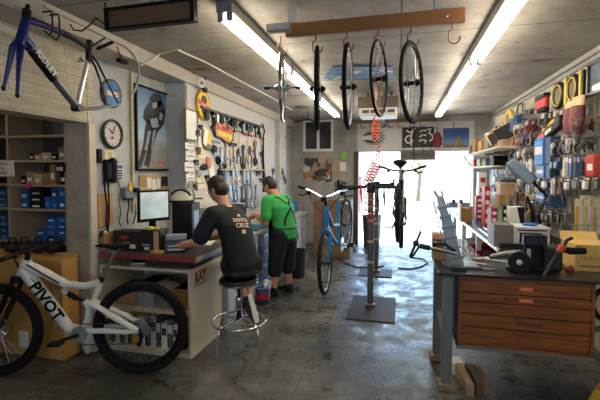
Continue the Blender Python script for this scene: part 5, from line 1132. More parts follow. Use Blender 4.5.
def bike(M, label, fm, wheelm, low, R=.345, WBs=1.04, barw=.31, barrise=.05, sad=True, bar_m=None, tr=.022, steer=0.0, flip=False):
    t = thing('bicycle', label, 'bicycle', M); m = lambda: MB(M); n = M.to_3x3() @ Vector((0, 0, 1)); nf = (M.to_3x3() @ Vector((math.sin(steer), 0, math.cos(steer))))
    fa, ra, bb = L(-WBs, R, 0), L(0, R, 0), L(-.44, .285, 0)
    hd0, hd1 = L(-WBs+.14, .74, 0), L(-WBs+.21, .93, 0); st = L(-.27, .80, 0)
    wheel_parts(t, M @ fa, nf, R, tr, rubber, wheelm, darkm, 28, wname='front_wheel'); wheel_parts(t, M @ ra, n, R, tr, rubber, wheelm, darkm, 28, wname='rear_wheel')
    f = m().tube([hd0-L(.006, .02, 0), hd1+L(.006, .02, 0)], .03, 12)
    f.tube([hd0, bb] if not low else [hd0+L(.02, -.0, 0), L(-.62, .42, 0), bb], .026, 10)
    f.tube([hd1, st] if not low else [hd1, L(-.62, .62, 0), bb.lerp(st, .45)], .021, 10)
    f.tube([bb, st], .021, 10).cyl(bb+L(0, 0, -.04), bb+L(0, 0, .04), .03)
    for s in (-1, 1): f.tube([bb+L(.04, 0, .03*s), ra+L(0, 0, .065*s)], .012, 8).tube([st.lerp(bb, .08)+L(0, 0, .02*s), ra+L(0, 0, .065*s)], .010, 8)
    part('frame', f, fm, t)
    k = m().tube([hd0-L(.0, .0, 0), hd0+L(-.015, -.035, 0)], .024, 8)
    for s in (-1, 1): k.tube([hd0+L(-.015, -.03, 0), hd0+L(-.02, -.06, .052*s), fa+L(0, 0, .055*s)], [.02, .02, .012], 8)
    part('fork', k, fm, t)
    hb = hd1+L(-.03, .12, 0)
    part('stem', m().tube([hd1, hd1+L(.02, .09, 0), hb], .018, 8).cbox(hb, .06, .05, .06), black, t)
    b = part('handlebar', m().tube([hb+L(.12, barrise+.03, -barw), hb+L(.05, barrise, -barw*.5), hb, hb+L(.05, barrise, barw*.5), hb+L(.12, barrise+.03, barw)], .014, 8), bar_m or black, t)
    for s in (-1, 1):
        part('grip', m().tube([hb+L(.09, barrise+.018, barw*.74*s), hb+L(.125, barrise+.033, barw*1.04*s)], .019, 10), black, b)
        part('brake_lever', m().cbox(hb+L(.06, barrise-.01, barw*.6*s), .05, .04, .04).tube([hb+L(.04, barrise-.01, barw*.62*s), hb+L(.0, barrise-.03, barw*.75*s), hb+L(.04, barrise-.03, barw*.98*s)], .008, 6), black, b)
        part('cable', m().tube([hb+L(.05, barrise-.02, barw*.6*s), hb+L(-.06, -.02, barw*.4*s), hb+L(-.05, -.16, .02*s), hd0+L(-.03, 0, .03*s)], .004, 5), black, t)
    part('seatpost', m().tube([st, st+L(.04, .14, 0)], .015, 10), steel, t); sp = st+L(.05, .17, 0)
    sd_ = m().loft([(sp+L(-.15, .0, 0), L(0, .012, 0), L(0, 0, .016)), (sp+L(-.05, .0, 0), L(0, .022, 0), L(0, 0, .035)), (sp+L(.05, .005, 0), L(0, .032, 0), L(0, 0, .07)), (sp+L(.11, .01, 0), L(0, .03, 0), L(0, 0, .085)), (sp+L(.135, .01, 0), L(0, .01, 0), L(0, 0, .05))], 16)
    part('saddle', sd_, black, t)
    cr_ = m().lathe([(.05, .05), (.09, .05), (.09, .055), (.05, .055)], bb, (0, 0, 1), 28); part('chainring', cr_, steel, t)
    for s, a in ((1, -.5), (-1, PI-.5)):
        e = bb+L(.17*math.cos(a), .17*math.sin(a), 0); part('crank_arm', m().tube([bb+L(0, 0, .065*s), e+L(0, 0, .075*s)], .012, 8), steel, t)
        c = e+L(0, 0, .125*s); q_ = (M.copy(), c); p_ = MB(M @ Matrix.Translation(c) @ Matrix.Rotation(PI/2 if flip else 0, 4, 'Z') @ Matrix.Translation(-c)).box(c.x-.04, c.x+.04, c.y-.012, c.y+.012, c.z-.045, c.z-.038).box(c.x-.04, c.x+.04, c.y-.012, c.y+.012, c.z+.038, c.z+.045).box(c.x-.04, c.x-.033, c.y-.012, c.y+.012, c.z-.04, c.z+.04).box(c.x+.033, c.x+.04, c.y-.012, c.y+.012, c.z-.04, c.z+.04).cyl(e+L(0, 0, .07*s), c+L(0, 0, .04*s), .008)
        part('pedal', p_, darkm, t)
    part('chain', m().tube([bb+L(0, .09, .052), ra+L(0, .04, .05)], .005, 5).tube([bb+L(0, -.09, .052), ra+L(0, -.09, .05)], .005, 5), darkm, t)
    cs_ = m()
    for i in range(5): cs_.lathe([(.02, .03+.005*i), (.055-.006*i, .03+.005*i), (.055-.006*i, .032+.005*i), (.02, .032+.005*i)], ra, (0, 0, 1), 20)
    part('cassette', cs_, steel, t)
    return t
def place(fa_w, heading, tilt, R, WBs):
    r = Vector((heading[0], heading[1], 0)).normalized(); r = (r*math.cos(tilt)+Vector((0, 0, math.sin(tilt))))
    M = frame((0, 0, 0), r, (0, 0, 1)); off = M @ Vector((-WBs, R, 0)); M.translation = Vector(fa_w)-off; return M
bluef = mat((36,128,190), .3)
bike(place((-.80, 4.36, .635), (.10, 1), math.radians(17), .35, 1.04), 'blue low-step bicycle clamped nose-down in the near repair stand', bluef, steel, True, .35, bar_m=chrome, barw=.32, barrise=.06, steer=.10)
gM = place((.03, 5.72, .93), (-.04, -1), math.radians(14), .345, 1.04)
bike(gM, 'dark grey bicycle seen from behind, lifted in the right clamp of the near stand', mat((70,66,64), .4, .4), darkm, False, .345, barw=.30, barrise=.01, tr=.026, flip=True)
# orange air hose
def helix(p, q, r, turns, n=14):
    p, q = Vector(p), Vector(q); d = (q-p).normalized(); u = d.orthogonal().normalized(); v = d.cross(u)
    return [p.lerp(q, i/(turns*n))+r*(u*math.cos(2*PI*i/n)+v*math.sin(2*PI*i/n)) for i in range(turns*n+1)]
HYy = 5.0; h0, h1, h2, h3, h4 = at(377, 119, y=HYy), at(375, 138, y=HYy), at(379, 150, y=HYy), at(368, 182, y=4.9), at(371, 222, y=4.8)
pts = [Vector((h0.x, HYy, HC)), Vector((h0.x, HYy, h0.z+.08))]+helix(h0, h1, .045, 7)+helix(h1, h2, .03, 1)+helix(h2, at(377, 160, y=HYy), .025, 2)+helix(at(377, 163, y=HYy), h3, .06, 7)+helix(h3, h4, .055, 6)
solo('air_hose', MB().tube(pts, .009, 6), mat((226,98,66), .45), 'coiled orange air hose hanging from the ceiling down past the repair stand', 'hose')
for i, pxs in enumerate(([(337,258),(345,263),(356,267),(372,268),(384,266)], [(398,268),(410,269),(420,267),(428,263),(424,259),(410,257)])):
    solo('floor_hose', MB().tube([at(px, py, z=.012) for px, py in pxs], .012, 6), black, ['black hose lying on the floor left of the rear stand plate','black hose curving on the floor right of the rear stand plate'][i], 'hose')
for i, (px, py, tx) in enumerate(((361,192,'red cloth'),(378,200,'black tool pouch'),(384,196,'black pliers'))):
    p = at(px, py, y=4.83); q = MB().tube([p+Vector((0, 0, .10)), p, p+Vector((.01, 0, -.14))], [.012, .03, .012], 8, flat=.5).tube([p+Vector((0, 0, .08)), p+Vector((0, .03, .12))], .006, 5)
    solo(('rag','tool_pouch','pliers')[i], q, red if i == 0 else black, tx+' hanging from the arm of the near repair stand', ('rag','pouch','pliers')[i])
c = Vector((-.58, 8.80, 0)); t = thing('trash_bin', 'dark grey round trash bin standing at the garage threshold', 'bin', c)
part('body', MB().lathe([(.17, 0), (.205, .68), (.215, .70), (.195, .70), (.16, .03)], c, n=32), mat((58,62,72), .5), t); part('rim', MB().torus(c+Vector((0, 0, .70)), (0, 0, 1), .21, .014, 36, 8), mat((48,52,60), .5), t); part('band', MB().lathe([(.195, .42), (.2, .42), (.201, .45), (.196, .45)], c, n=32), mat((48,52,60), .5), t)
# ================================================================== RIGHT FRONT BENCH WITH FLAT FILE
BZ, FY = .90, 3.12
t = thing('work_bench', 'heavy dark-topped bench on grey steel legs at the right', 'workbench', (1.0, 3.42, 0))
k = NT('bench_top'); c_ = k.ramp(k.noise(5, 7), [(.35, L3((28,28,30))), (.65, L3((62,61,62)))]); k.l(c_, k.b.inputs['Base Color']); k.b.inputs['Roughness'].default_value = .3; k.b.inputs['Metallic'].default_value = .2
part('worktop', MB().box(.285, 1.76, FY, 3.75, BZ-.022, BZ), k.m, t, .003)
legm = mat((124,124,116), .5, .1, var=.25)
for x, y in ((.36, 3.17), (.335, 3.66), (1.70, 3.17), (1.70, 3.66)): part('leg', MB().cbox((x, y, .45), .075, .06, BZ-.0225-.05).box(x-.045, x+.045, y-.04, y+.04, .865, .8775), legm, t, .006)
for x, y in ((.36, 3.17), (.335, 3.66)): part('foot_block', MB().box(x-.06, x+.06, y-.06, y+.06, 0, .05), mat((150,124,88), .8, var=.25), t, .004)
for x, y in ((1.70, 3.17), (1.70, 3.66)): part('foot_block', MB().box(x-.05, x+.05, y-.05, y+.05, 0, .05), mat((150,124,88), .8, var=.25), t, .004)
part('side_rail', MB().box(.325, .395, 3.2, 3.63, .40, .46).box(.395, 1.70, 3.60, 3.64, .38, .42), legm, t, .004)
part('side_panel', MB().box(.398, .41, 3.16, 3.6, .42, .87), mat((44,60,92), .5), t)
# flat file
k = NT('flat_file_wood'); o = k.tc.outputs['Object']; mp = k.n('ShaderNodeMapping'); mp.inputs['Scale'].default_value = (2, 8, 30); k.l(o, mp.inputs[0])
nz = k.noise(2.2, 8, .6, mp.outputs[0]); c_ = k.ramp(nz, [(.3, L3((96,50,22))), (.5, L3((150,84,38))), (.72, L3((184,110,54)))]); k.l(c_, k.b.inputs['Base Color']); k.b.inputs['Roughness'].default_value = .42; ffm = k.m
fx0, fx1, fy0, fy1 = .435, 1.325, 3.145, 3.68
zt_, zb_ = BZ-.023, at(457, 345, y=fy0).z
t = thing('flat_file', 'reddish wooden flat-file drawer unit with two orange stickers under the front bench', 'drawer cabinet', ((fx0+fx1)/2, 3.4, zb_))
part('carcass', MB().box(fx0, fx0+.022, fy0, fy1, zb_, zt_-.001).box(fx1-.022, fx1, fy0, fy1, zb_, zt_-.001).box(fx0, fx1, fy0, fy1, zb_, zb_+.018).box(fx0, fx1, fy0, fy1, zt_-.02, zt_-.001).box(fx0, fx1, fy1-.015, fy1, zb_, zt_-.002), ffm, t, .002)
lev = [274, 288.5, 298.5, 312, 326.5, 345.5]
zs = [zt_-.02-(zt_-.02-zb_-.018)*(v-lev[0])/(lev[-1]-lev[0]) for v in lev]
for i in range(5):
    d_ = part('drawer', MB().box(fx0+.024, fx1-.024, fy0+(.002 if i % 2 else .006), fy0+.4, zs[i+1]+.004, zs[i]-.003), ffm, t, .003)
    zc = (zs[i]+zs[i+1])/2; xc = .90 if i != 3 else .86
    if i < 2:
        x_ = at(527, 282, y=fy0).x if i == 0 else at(526, 295, y=fy0).x
        y_ = fy0+(-.002 if i % 2 else .006)
        s_ = part('orange_sticker', MB().box(x_-.045, x_+.045, y_-.003, y_, zc-.014, zc+.014), mat((255,112,52), .55, var=.03), d_)
        part('lettering', MB().text('MISC.' if i == 0 else 'FORKS', .024, BW((x_, y_-.0035, zc)), .0005), mat((255,206,170), .6), d_)
    if i in (1, 3): part('label_holder', MB().box(xc-.16 if i == 1 else xc-.03, xc+.2 if i == 1 else xc+.14, fy0-.001, fy0+.004, zc-.012, zc+.018), mat((112,66,38), .4), d_, .002)
    if i == 3: part('drawer_pull', MB().box(xc-.04, xc+.0, fy0-.01, fy0, zs[i]-.012, zs[i]-.006), darkm, d_)
part('base_rail', MB().box(fx0-.01, fx1+.01, fy0-.004, fy1, zb_-.022, zb_-.001), legm, t, .003)
# loose timber on the floor under the bench
for i, (x, y, a, l_, w_, h_, m_, nm) in enumerate(((.50,3.24,.1,.34,.055,.10,mat((164,130,90),.8,var=.25),'pale upright timber offcut on the floor at the front bench leg'),(.57,3.26,.12,.30,.05,.11,mat((120,86,58),.8,var=.25),'dark brown timber offcut right of the pale one under the bench'),(.63,3.28,.08,.28,.045,.095,mat((146,112,76),.8,var=.25),'mid brown timber offcut, rightmost of the pile under the bench'))):
    solo('timber_offcut', MB(UPM((x, y, .0), a)).box(-w_/2, w_/2, -l_/2, l_/2, .001, h_), m_, nm, 'timber', bevel=.004)
solo('paper_scrap', MB(UPM((.47, 3.47, 0), .3)).box(-.05, .05, -.07, .07, .001, .09), paper, 'pale folded carton scrap on the floor behind the timber offcuts', 'scrap')
rr = random.Random(11)
q = MB()
for i in range(60):
    x, y = rr.uniform(.5, .95), rr.uniform(3.7, 4.3); s = rr.uniform(.006, .02); q.add([(x-s, y, .002), (x, y-s*.7, .003), (x+s, y, .002), (x, y+s*.6, .004)], [(0,1,2,3)])
# broom at the lower right corner
bc = at(590, 398, z=.0); bx0, by0 = 1.36, 3.02
t = thing('straw_broom', 'yellow straw broom head standing at the lower right corner', 'broom', (bx0, by0, 0)); q = MB(); rr = random.Random(2)
for i in range(220):
    a = rr.uniform(-1, 1); b_ = rr.uniform(-1, 1); q.tube([(bx0+a*.12, by0+b_*.05, .002), (bx0+a*.10, by0+b_*.04, .1), (bx0+a*.035, by0+b_*.02, .25)], [.004, .0045, .003], 4)
q.loft([((bx0, by0, .004), (.115, 0, 0), (0, .04, 0)), ((bx0, by0, .1), (.10, 0, 0), (0, .034, 0)), ((bx0, by0, .2), (.055, 0, 0), (0, .024, 0)), ((bx0, by0, .26), (.03, 0, 0), (0, .02, 0))], 16)
part('bristles', q, mat((216,176,56), .8, var=.3, scale=60), t); part('binding', MB().loft([((bx0, by0, .2), (.062, 0, 0), (0, .032, 0)), ((bx0, by0, .215), (.056, 0, 0), (0, .03, 0))], 16), red, t)
part('broom_handle', MB().tube([(bx0, by0, .25), (bx0+.12, by0+.02, .6), (bx0+.33, by0+.05, 1.15)], .012, 8), wood, t)
# things on the front bench ------------------------------------------------
ZB = BZ+.001
b0, b1 = at(457, 259, y=3.38), at(440, 196, y=3.38); b0.z = ZB; ax_ = (b1-b0).normalized(); CM = frame(b0, (1, .1, 0), ax_)
CM = frame(b0, Vector((1, 0, 0))-ax_*ax_.x, ax_); Ln = (b1-b0).length
t = thing('truing_column', 'tall silver ribbed metal column leaning up from the left corner of the front bench', 'bike tool', Matrix.Translation(b0))
part('column', MB(CM).add([(-.055,0,-.03),(.055,0,-.03),(.055,0,.03),(-.055,0,.03),(-.025,Ln,-.02),(.025,Ln,-.02),(.025,Ln,.02),(-.025,Ln,.02)], [(0,1,2,3),(4,5,6,7),(0,1,5,4),(1,2,6,5),(2,3,7,6),(3,0,4,7)]), mat((176,176,172), .4, .3), t, .004)
rb = MB(CM)
for i in range(6): h_ = Ln*(.12+.145*i); w_ = .066-.03*h_/Ln; part('rib', MB(CM).box(-w_, w_, h_-.012, h_+.012, -.04, .04), mat((150,152,152), .4, .3), t, .004)
part('side_bar', MB(CM).box(-.065, -.055, 0, Ln*.95, .0, .03).box(.035, .045, .02, Ln*.9, .02, .034), mat((186,188,192), .3, .8), t)
part('prongs', MB(CM).tube([(-.02, Ln, 0), (-.035, Ln+.05, 0)], .008, 6).tube([(.02, Ln, 0), (.02, Ln+.04, 0)], .008, 6), mat((150,152,156), .35, .7), t)
part('foot_plate', MB().cbox((b0.x+.02, 3.36, ZB+.011), .26, .16, .02), mat((118,120,124), .4, .6), t, .003)
part('lever', MB().tube([b0+Vector((-.02, -.03, .12)), b0+Vector((-.1, -.06, .18)), b0+Vector((-.19, -.06, .18))], [.012, .012, .02], 8), darkm, t)
# clamp with cross handle hanging past the left corner
q0, q1 = at(456, 254, y=3.22), at(413, 244, y=3.22)
q0.z = max(q0.z, ZB+.03)
t = thing('bench_clamp', 'black and steel clamp with a cross handle sticking out from the left bench corner', 'clamp', q0)
part('bar', MB().tube([q0, q1], .013, 10), mat((120,118,112), .35, .7), t); part('screw_sleeve', MB().tube([q1+(q0-q1)*.15, q1+(q0-q1)*.4], .022, 10), darkm, t)
part('cross_handle', MB().tube([at(421, 231, y=3.22), at(416, 243, y=3.22), at(410, 257, y=3.22)], .010, 8).ell(at(416, 243, y=3.22), .025), darkm, t); part('second_handle', MB().tube([at(419, 247, y=3.2), at(412, 257, y=3.2)], .008, 8), black, t)
part('clamp_foot', MB().cbox((q0.x+.02, 3.22, ZB+.016), .1, .08, .03), darkm, t, .004)
p_, q_ = at(429, 246, y=3.62), at(448, 246, y=3.62)
t = thing('cardboard_box', 'small brown cardboard box at the rear left corner of the front bench', 'box', ((p_.x+q_.x)/2, 3.66, ZB))
zt = at(438, 234, y=3.6).z
part('box_body', MB().box(p_.x+.03, q_.x+.05, 3.58, 3.74, ZB, zt), cardb, t, .003); part('open_flap', MB().add([(p_.x+.03, 3.58, zt), (q_.x+.05, 3.58, zt), (q_.x+.05, 3.53, zt-.03), (p_.x+.03, 3.53, zt-.03)], [(0,1,2,3)]), cardb2, t)
# flat metal plates and knives
for i, (px, py, a, l_, w_, m_, nm) in enumerate(((470,262,-.5,.24,.05,steel,'flat steel bar lying on the bench right of the silver column'),(483,256,.6,.2,.07,mat((180,172,160),.4),'pale bent metal plate at the rear of the front bench'),(468,267,-.15,.22,.03,darkm,'thin dark file lying at the front left of the bench top'),(496,260,-.35,.3,.035,mat((196,196,192),.3,.7),'long silver bar lying towards the black vise'),(489,269,.15,.1,.02,steel,'short steel bit near the front bench edge'))):
    c = at(px, py, z=ZB+.01); solo(('flat_bar','metal_plate','file','metal_bar','steel_bit')[i], MB(UPM((c.x, min(3.7, c.y), ZB), a)).box(-l_/2, l_/2, -w_/2, w_/2, 0, .012).cyl((l_/2, 0, .006), (l_/2+.02, 0, .006), .006), m_, nm, 'metal part', bevel=.002)
# black vise
c = at(518, 268, z=ZB); c = Vector((c.x+.02, 3.36, ZB))
t = thing('bench_vise', 'black bench vise with a round base and pale hub on the front bench', 'vise', c)
part('base', MB().lathe([(.12, 0), (.12, .02), (.09, .03), (.07, .07)], c, n=28), black, t)
part('wheel', MB().lathe([(.02, -.03), (.075, -.028), (.08, 0), (.075, .028), (.02, .03)], c+Vector((-.05, -.09, .078)), (-.25, -1, .1), 28), black, t); part('pale_hub', MB().lathe([(.018, .03), (.02, .045), (.012, .05)], c+Vector((-.05, -.09, .078)), (-.25, -1, .1), 16), mat((206,198,184), .4), t)
part('body', MB().loft([(c+Vector((.06, .0, .03)), (.08, 0, 0), (0, .06, 0)), (c+Vector((.07, 0, .16)), (.07, 0, 0), (0, .05, 0)), (c+Vector((.06, 0, .25)), (.05, 0, 0), (0, .045, 0))], 18), black, t, .004)
part('jaw', MB().cbox(c+Vector((.06, -.05, .24)), .16, .05, .08).cbox(c+Vector((.06, .05, .24)), .16, .05, .08), darkm, t, .006)
part('slide_arm', MB().tube([c+Vector((-.02, 0, .12)), c+Vector((-.13, 0, .11)), c+Vector((-.24, -.02, .09))], [.035, .028, .018], 12), mat((110,108,104), .4, .5), t)
part('cream_tag', MB().cbox(c+Vector((.02, -.062, .14)), .025, .006, .07), cream, t)
rear = part('casting', MB().cbox(c+Vector((.19, .03, .10)), .13, .16, .18), mat((34,34,36), .5), t, .02)
# long handled tool leaning on the bench
a_, b_ = at(543, 283, y=3.10), at(562, 247, y=3.16); a_.z = ZB+.012
t = thing('frame_pump', 'slanted black lever with an orange collar and thick black grip on the front bench', 'lever', a_)
part('shaft', MB().tube([a_, b_], .013, 10), mat((58,54,50), .4, .5), t); part('orange_collar', MB().tube([at(559.5, 252, y=3.15), at(563, 245.5, y=3.16)], .026, 12), mat((206,72,40), .45), t)
part('grip', MB().tube([at(562, 249, y=3.16), at(570, 251, y=3.17), at(585, 251, y=3.18)], [.018, .026, .024], 12), black, t); part('hook_end', MB().tube([at(563, 247, y=3.16), at(567, 240, y=3.17), at(572, 238, y=3.18)], .012, 8), darkm, t)
# yellow cardboard box at the right
x0, x1 = at(575, 262, y=3.42).x, at(600, 262, y=3.42).x+.10; zt = at(586, 245, y=3.42).z
t = thing('tan_carton', 'yellowish tan cardboard carton at the right end of the front bench', 'box', ((x0+x1)/2, 3.5, ZB))
part('box_body', MB().box(x0, x1, 3.42, 3.70, ZB, zt), mat((206,170,96), .75, var=.06), t, .003); part('flap', MB().add([(x0, 3.70, zt), (x1, 3.70, zt), (x1, 3.75, zt+.06), (x0, 3.75, zt+.06)], [(0,1,2,3)]), mat((216,180,104), .75), t)
tx = MB().text('FRAGILE', .045, BW((x0+.12, 3.4195, (ZB+zt)/2)), .0006); tx.box(x0+.03, x0+.2, 3.419, 3.4199, ZB+.03, ZB+.045); part('printing', tx, mat((176,96,80), .7), t)
c = at(572, 264, y=3.36); solo('red_rag', MB().ell((c.x-.02, 3.36, ZB+.02), (.035, .03, .02)).ell((c.x+.0, 3.38, ZB+.025), (.02, .03, .024)), mat((120,36,40), .8, bump=.5), 'small dark red rag against the tan carton on the front bench', 'rag')
# tyre / cable hanging at the bench right end
q = MB().torus((1.52, 3.30, .55), (.3, 1, 0), .18, .02, 40, 8); solo('inner_tube', MB().torus((1.49, 3.26, .70), (.2, 1, .0), .13, .018, 40, 8).tube([(1.49, 3.26, .83), (1.49, 3.26, .877)], .008, 6), rubber, 'black inner tube hanging in the shade right of the flat file', 'inner tube')
wcl = MB().box(1.40, 1.62, 3.3, 3.5, .001, .06).box(1.42, 1.6, 3.32, 3.48, .06, .1); solo('shoe_carton', wcl, mat((150,142,132), .8), 'pale low box on the floor in the shade under the bench right end', 'box')
# ================================================================== FAR RIGHT BENCH
FBX, FB0, FB1 = .95, 4.22, 7.9
t = thing('long_bench', 'long bench running to the garage opening along the right wall, edge painted as daylit', 'workbench', (1.38, 6.0, 0))
part('worktop', MB().box(FBX, 1.76, FB0, FB1, BZ-.035, BZ), mat((60,60,62), .35, var=.2), t, .004)
part('daylit_edge', MB().box(FBX-.02, FBX, FB0, FB1, BZ-.03, BZ+.002), mat((214,210,204), .25), t, .002)  # whitish colour stands for daylight on the bench's front edge
for y in (4.3, 5.5, 6.7, 7.8):
    for x in (FBX+.04, 1.70): part('leg', MB().cbox((x, y, .432), .06, .06, .865), white, t, .004)
part('lower_shelf', MB().box(FBX+.02, 1.74, FB0+.05, FB1-.05, .40, .43), mat((150,140,126), .6), t, .003)
for i, (y, m_, l_) in enumerate(((4.5,mat((196,180,60),.5),'yellow-green parts bin nearest the camera'),(4.9,red,'red parts bin, second from the near end'),(5.3,mat((150,30,40),.5),'dark red parts bin in the middle'),(5.75,red,'red parts bin, fourth from the near end'),(6.3,white,'white parts bin, furthest along'))):
    t = thing('parts_bin', l_+' under the far right bench', 'bin', (FBX+.2, y, .43), 'bins on the lower shelf of the far right bench')
    part('tub', MB().add([(FBX+.05, y-.14, .431), (FBX+.45, y-.14, .431), (FBX+.45, y+.14, .431), (FBX+.05, y+.14, .431), (FBX+.0, y-.17, .64), (FBX+.48, y-.17, .74), (FBX+.48, y+.17, .74), (FBX+.0, y+.17, .64)], [(0,3,2,1),(0,1,5,4),(1,2,6,5),(2,3,7,6),(3,0,4,7)]), m_, t); part('label_strip', MB().box(FBX-.0, FBX+.02, y-.08, y+.08, .52, .56), paper, t)
    q = MB(); rr = random.Random(i)
    for j in range(8): q.cbox((FBX+.2+rr.uniform(-.1, .15), y+rr.uniform(-.09, .09), .60+rr.uniform(0, .04)), .09, .06, .05)
    part('contents', q, [darkm, cardb, steel, black, tan][i], t)
def fb(px0, px1, py0, py1, y, m_, nm, lb, cat, dep=.16, z=None, lid=None, grp=None):
    x0, x1 = at(px0, py1, y=y).x, at(px1, py1, y=y).x; z0 = ZB if z is None else z; z1 = at((px0+px1)/2, py0, y=y).z
    t_ = thing(nm, lb, cat, ((x0+x1)/2, y, z0), grp); part('body', MB().box(x0, x1, y, y+dep, z0, z1), m_, t_, .004)
    if lid: part('lid', MB().box(x0-.004, x1+.004, y-.004, y+dep+.004, z1-.015, z1+.006), lid, t_, .002)
    return t_, x0, x1, z0, z1
t_, x0, x1, z0, z1 = fb(494, 514, 225, 240, 4.33, mat((118,116,112), .5), 'metal_tray', 'grey metal tray box at the near end of the far bench', 'tray', .3)
t_, x0, x1, z0, z1 = fb(514.5, 550, 228, 237.5, 4.30, mat((214,214,212), .4), 'tote_box', 'low white plastic box in the centre of the near end of the far bench', 'box', .3, lid=mat((226,226,224), .35)); 
part('dark_slot', MB().box(x0+.03, x1-.03, 4.297, 4.30, z1-.03, z1-.018), darkm, t_)
c = at(527, 225, y=4.5); solo('blue_cloth', MB().ell((c.x, 4.42, z1+.02), (.07, .05, .018), 14, 8).ell((c.x+.04, 4.42, z1+.025), (.04, .04, .016), 12, 6), mat((40,110,190), .7, bump=.4), 'small blue cloth on top of the low white plastic box', 'cloth')
slb = MB().box(at(500, 240, y=4.24).x+.0, at(566, 240, y=4.24).x, 4.225, 4.285, ZB, ZB+.055); solo('black_board', slb, mat((36,36,40), .35), 'long flat black board along the near edge of the far bench', 'board', bevel=.003)
t_, x0, x1, z0, z1 = fb(509, 524, 207, 224, 4.72, white, 'paper_roll', 'white upright box with a black diagonal corner behind the grey tray', 'box', .12)
part('black_corner', MB(BW((x1, 4.718, z1))).prism([(0, 0), (-(x1-x0)*.5, 0), (0, -(z1-z0)*.95)], 0, .004), black, t_)
c = at(500.5, 224, y=4.75); bz_ = ZB; zt = at(500.5, 207, y=4.75).z; c = Vector((c.x, 4.78, bz_)); r = .024; h_ = zt-bz_
t = thing('lube_bottle', 'slim green bottle standing between the red box and the white box on the far bench', 'bottle', c); part('body', MB().lathe([(r, 0), (r*1.05, .01), (r, h_*.6), (r*.5, h_*.75), (r*.4, h_*.9)], c, n=16), mat((130,176,110), .3), t); part('nozzle', MB().lathe([(r*.45, h_*.9), (r*.2, h_)], c, n=10), green, t)
def booky(px0, px1, py0, py1, y, m_, lb, m2=paper):
    x0, x1 = at(px0, py1, y=y).x, at(px1, py1, y=y).x; z1 = at((px0+px1)/2, py0, y=y).z
    q = MB().box(x0, x1, y, y+.2, ZB, z1); q.m = 1; n_ = 4
    for i in range(n_): q.box(x0+(x1-x0)*.2, x1-(x1-x0)*.2, y-.002, y, ZB+(z1-ZB)*(.12+.22*i), ZB+(z1-ZB)*(.22+.22*i))
    solo('parts_box', q, [m_, m2], lb, 'box', bevel=.003)
booky(491, 497.5, 208, 225, 4.86, mat((156,34,48), .5), 'upright red box left of the slim green bottle')
booky(502.5, 507.5, 206, 224, 4.86, black, 'narrow black box with white marks right of the slim green bottle')
booky(484, 490, 186, 224, 5.8, red, 'tall red box with white bands against the daylight, nearest of the red stacks'); booky(476, 483, 196, 226, 6.6, mat((150,40,50), .5), 'dark red box with white bands, middle of the red stacks by the garage opening'); booky(470, 476, 206, 228, 7.3, white, 'white box with pale bands, furthest of the stacks by the garage opening', red)
booky(478, 486, 172, 226, 7.0, white, 'tall white box standing by the garage opening behind the red stacks', red)
# vise-like dark tool on the far bench end, lit from behind
c = at(455, 204, y=7.4); c = Vector((1.06, 7.45, ZB))
t = thing('far_vise', 'dark vise on the far end of the right bench, outlined against the daylight', 'vise', c)
part('base', MB().lathe([(.09, 0), (.08, .03), (.05, .12)], c, n=20), darkm, t); part('body', MB().cbox(c+Vector((-.05, 0, .17)), .34, .1, .10), mat((120,126,136), .5), t, .012); part('screw', MB().cyl(c+Vector((-.22, 0, .17)), c+Vector((-.34, 0, .17)), .02).tube([c+Vector((-.34, -.1, .17)), c+Vector((-.34, .1, .17))], .012), darkm, t)
part('jaw', MB().cbox(c+Vector((-.14, 0, .24)), .05, .14, .06).cbox(c+Vector((-.02, 0, .24)), .05, .14, .06), darkm, t, .004)
t_, x0, x1, z0, z1 = fb(461, 472, 208, 224, 6.4, cardb2, 'open_box', 'brown open box on the far bench below the daylight', 'box', .25)
part('white_flap', MB().box(x0-.02, x0+.0, 6.38, 6.66, z0, z1+.06), white, t_)
# long rails lying on the bench edge
for i, (a, b_, m_, l_) in enumerate((((.99, 4.35), (1.0, 5.5), silver, 'long silver rail lying along the front edge of the far bench'), ((1.06, 4.4), (1.10, 5.3), darkm, 'dark rod lying beside the silver rail on the far bench'), ((1.15, 4.55), (1.08, 5.6), mat((200,200,205), .2, .8), 'second bright rod lying inside the silver rail on the far bench'))):
    solo('metal_rail', MB().tube([(a[0], a[1], ZB+.014), (b_[0], b_[1], ZB+.014)], .013, 8).cyl((b_[0], b_[1], ZB+.014), (b_[0], b_[1]+.03, ZB+.014), .02), m_, l_, 'rail')
# work lamp
a0 = at(512, 163, y=4.62); a1 = at(531, 180, y=4.56)
dv = (a1-a0).normalized(); LM = frame((a0+a1)/2, dv, Vector((0, 0, 1)))
ll = (a1-a0).length+.06; t = thing('work_lamp', 'articulated work lamp with a slanted grey-blue head over the far bench', 'lamp', Matrix.Translation((a1.x+.12, 4.65, ZB)))
part('lamp_shade', MB(LM).box(-ll/2, ll/2, -.055, .055, -.05, .03), mat((122,142,156), .4, var=.05), t, .02); part('lamp_rim', MB(LM).box(-ll/2+.01, ll/2-.01, -.058, -.050, -.045, .025), mat((90,108,122), .4), t)
e0 = at(533, 182, y=4.6); e1 = at(547, 196, y=4.65); e2 = at(538, 214, y=4.65)
e3 = Vector((at(543, 238, y=4.74).x, 4.74, ZB))
part('upper_arm', MB().tube([a1+Vector((-.02, 0, .0)), e0, e1], .014, 8).ell(e1, .03), black, t); part('lower_arm', MB().tube([e1, e2, e3+Vector((0, 0, .04))], .016, 8), black, t); part('base', MB().lathe([(.08, 0), (.08, .02), (.03, .04)], e3, n=24), black, t)
part('spring', MB().tube(helix(e1, e2, .02, 8, 8), .004, 5), steel, t)
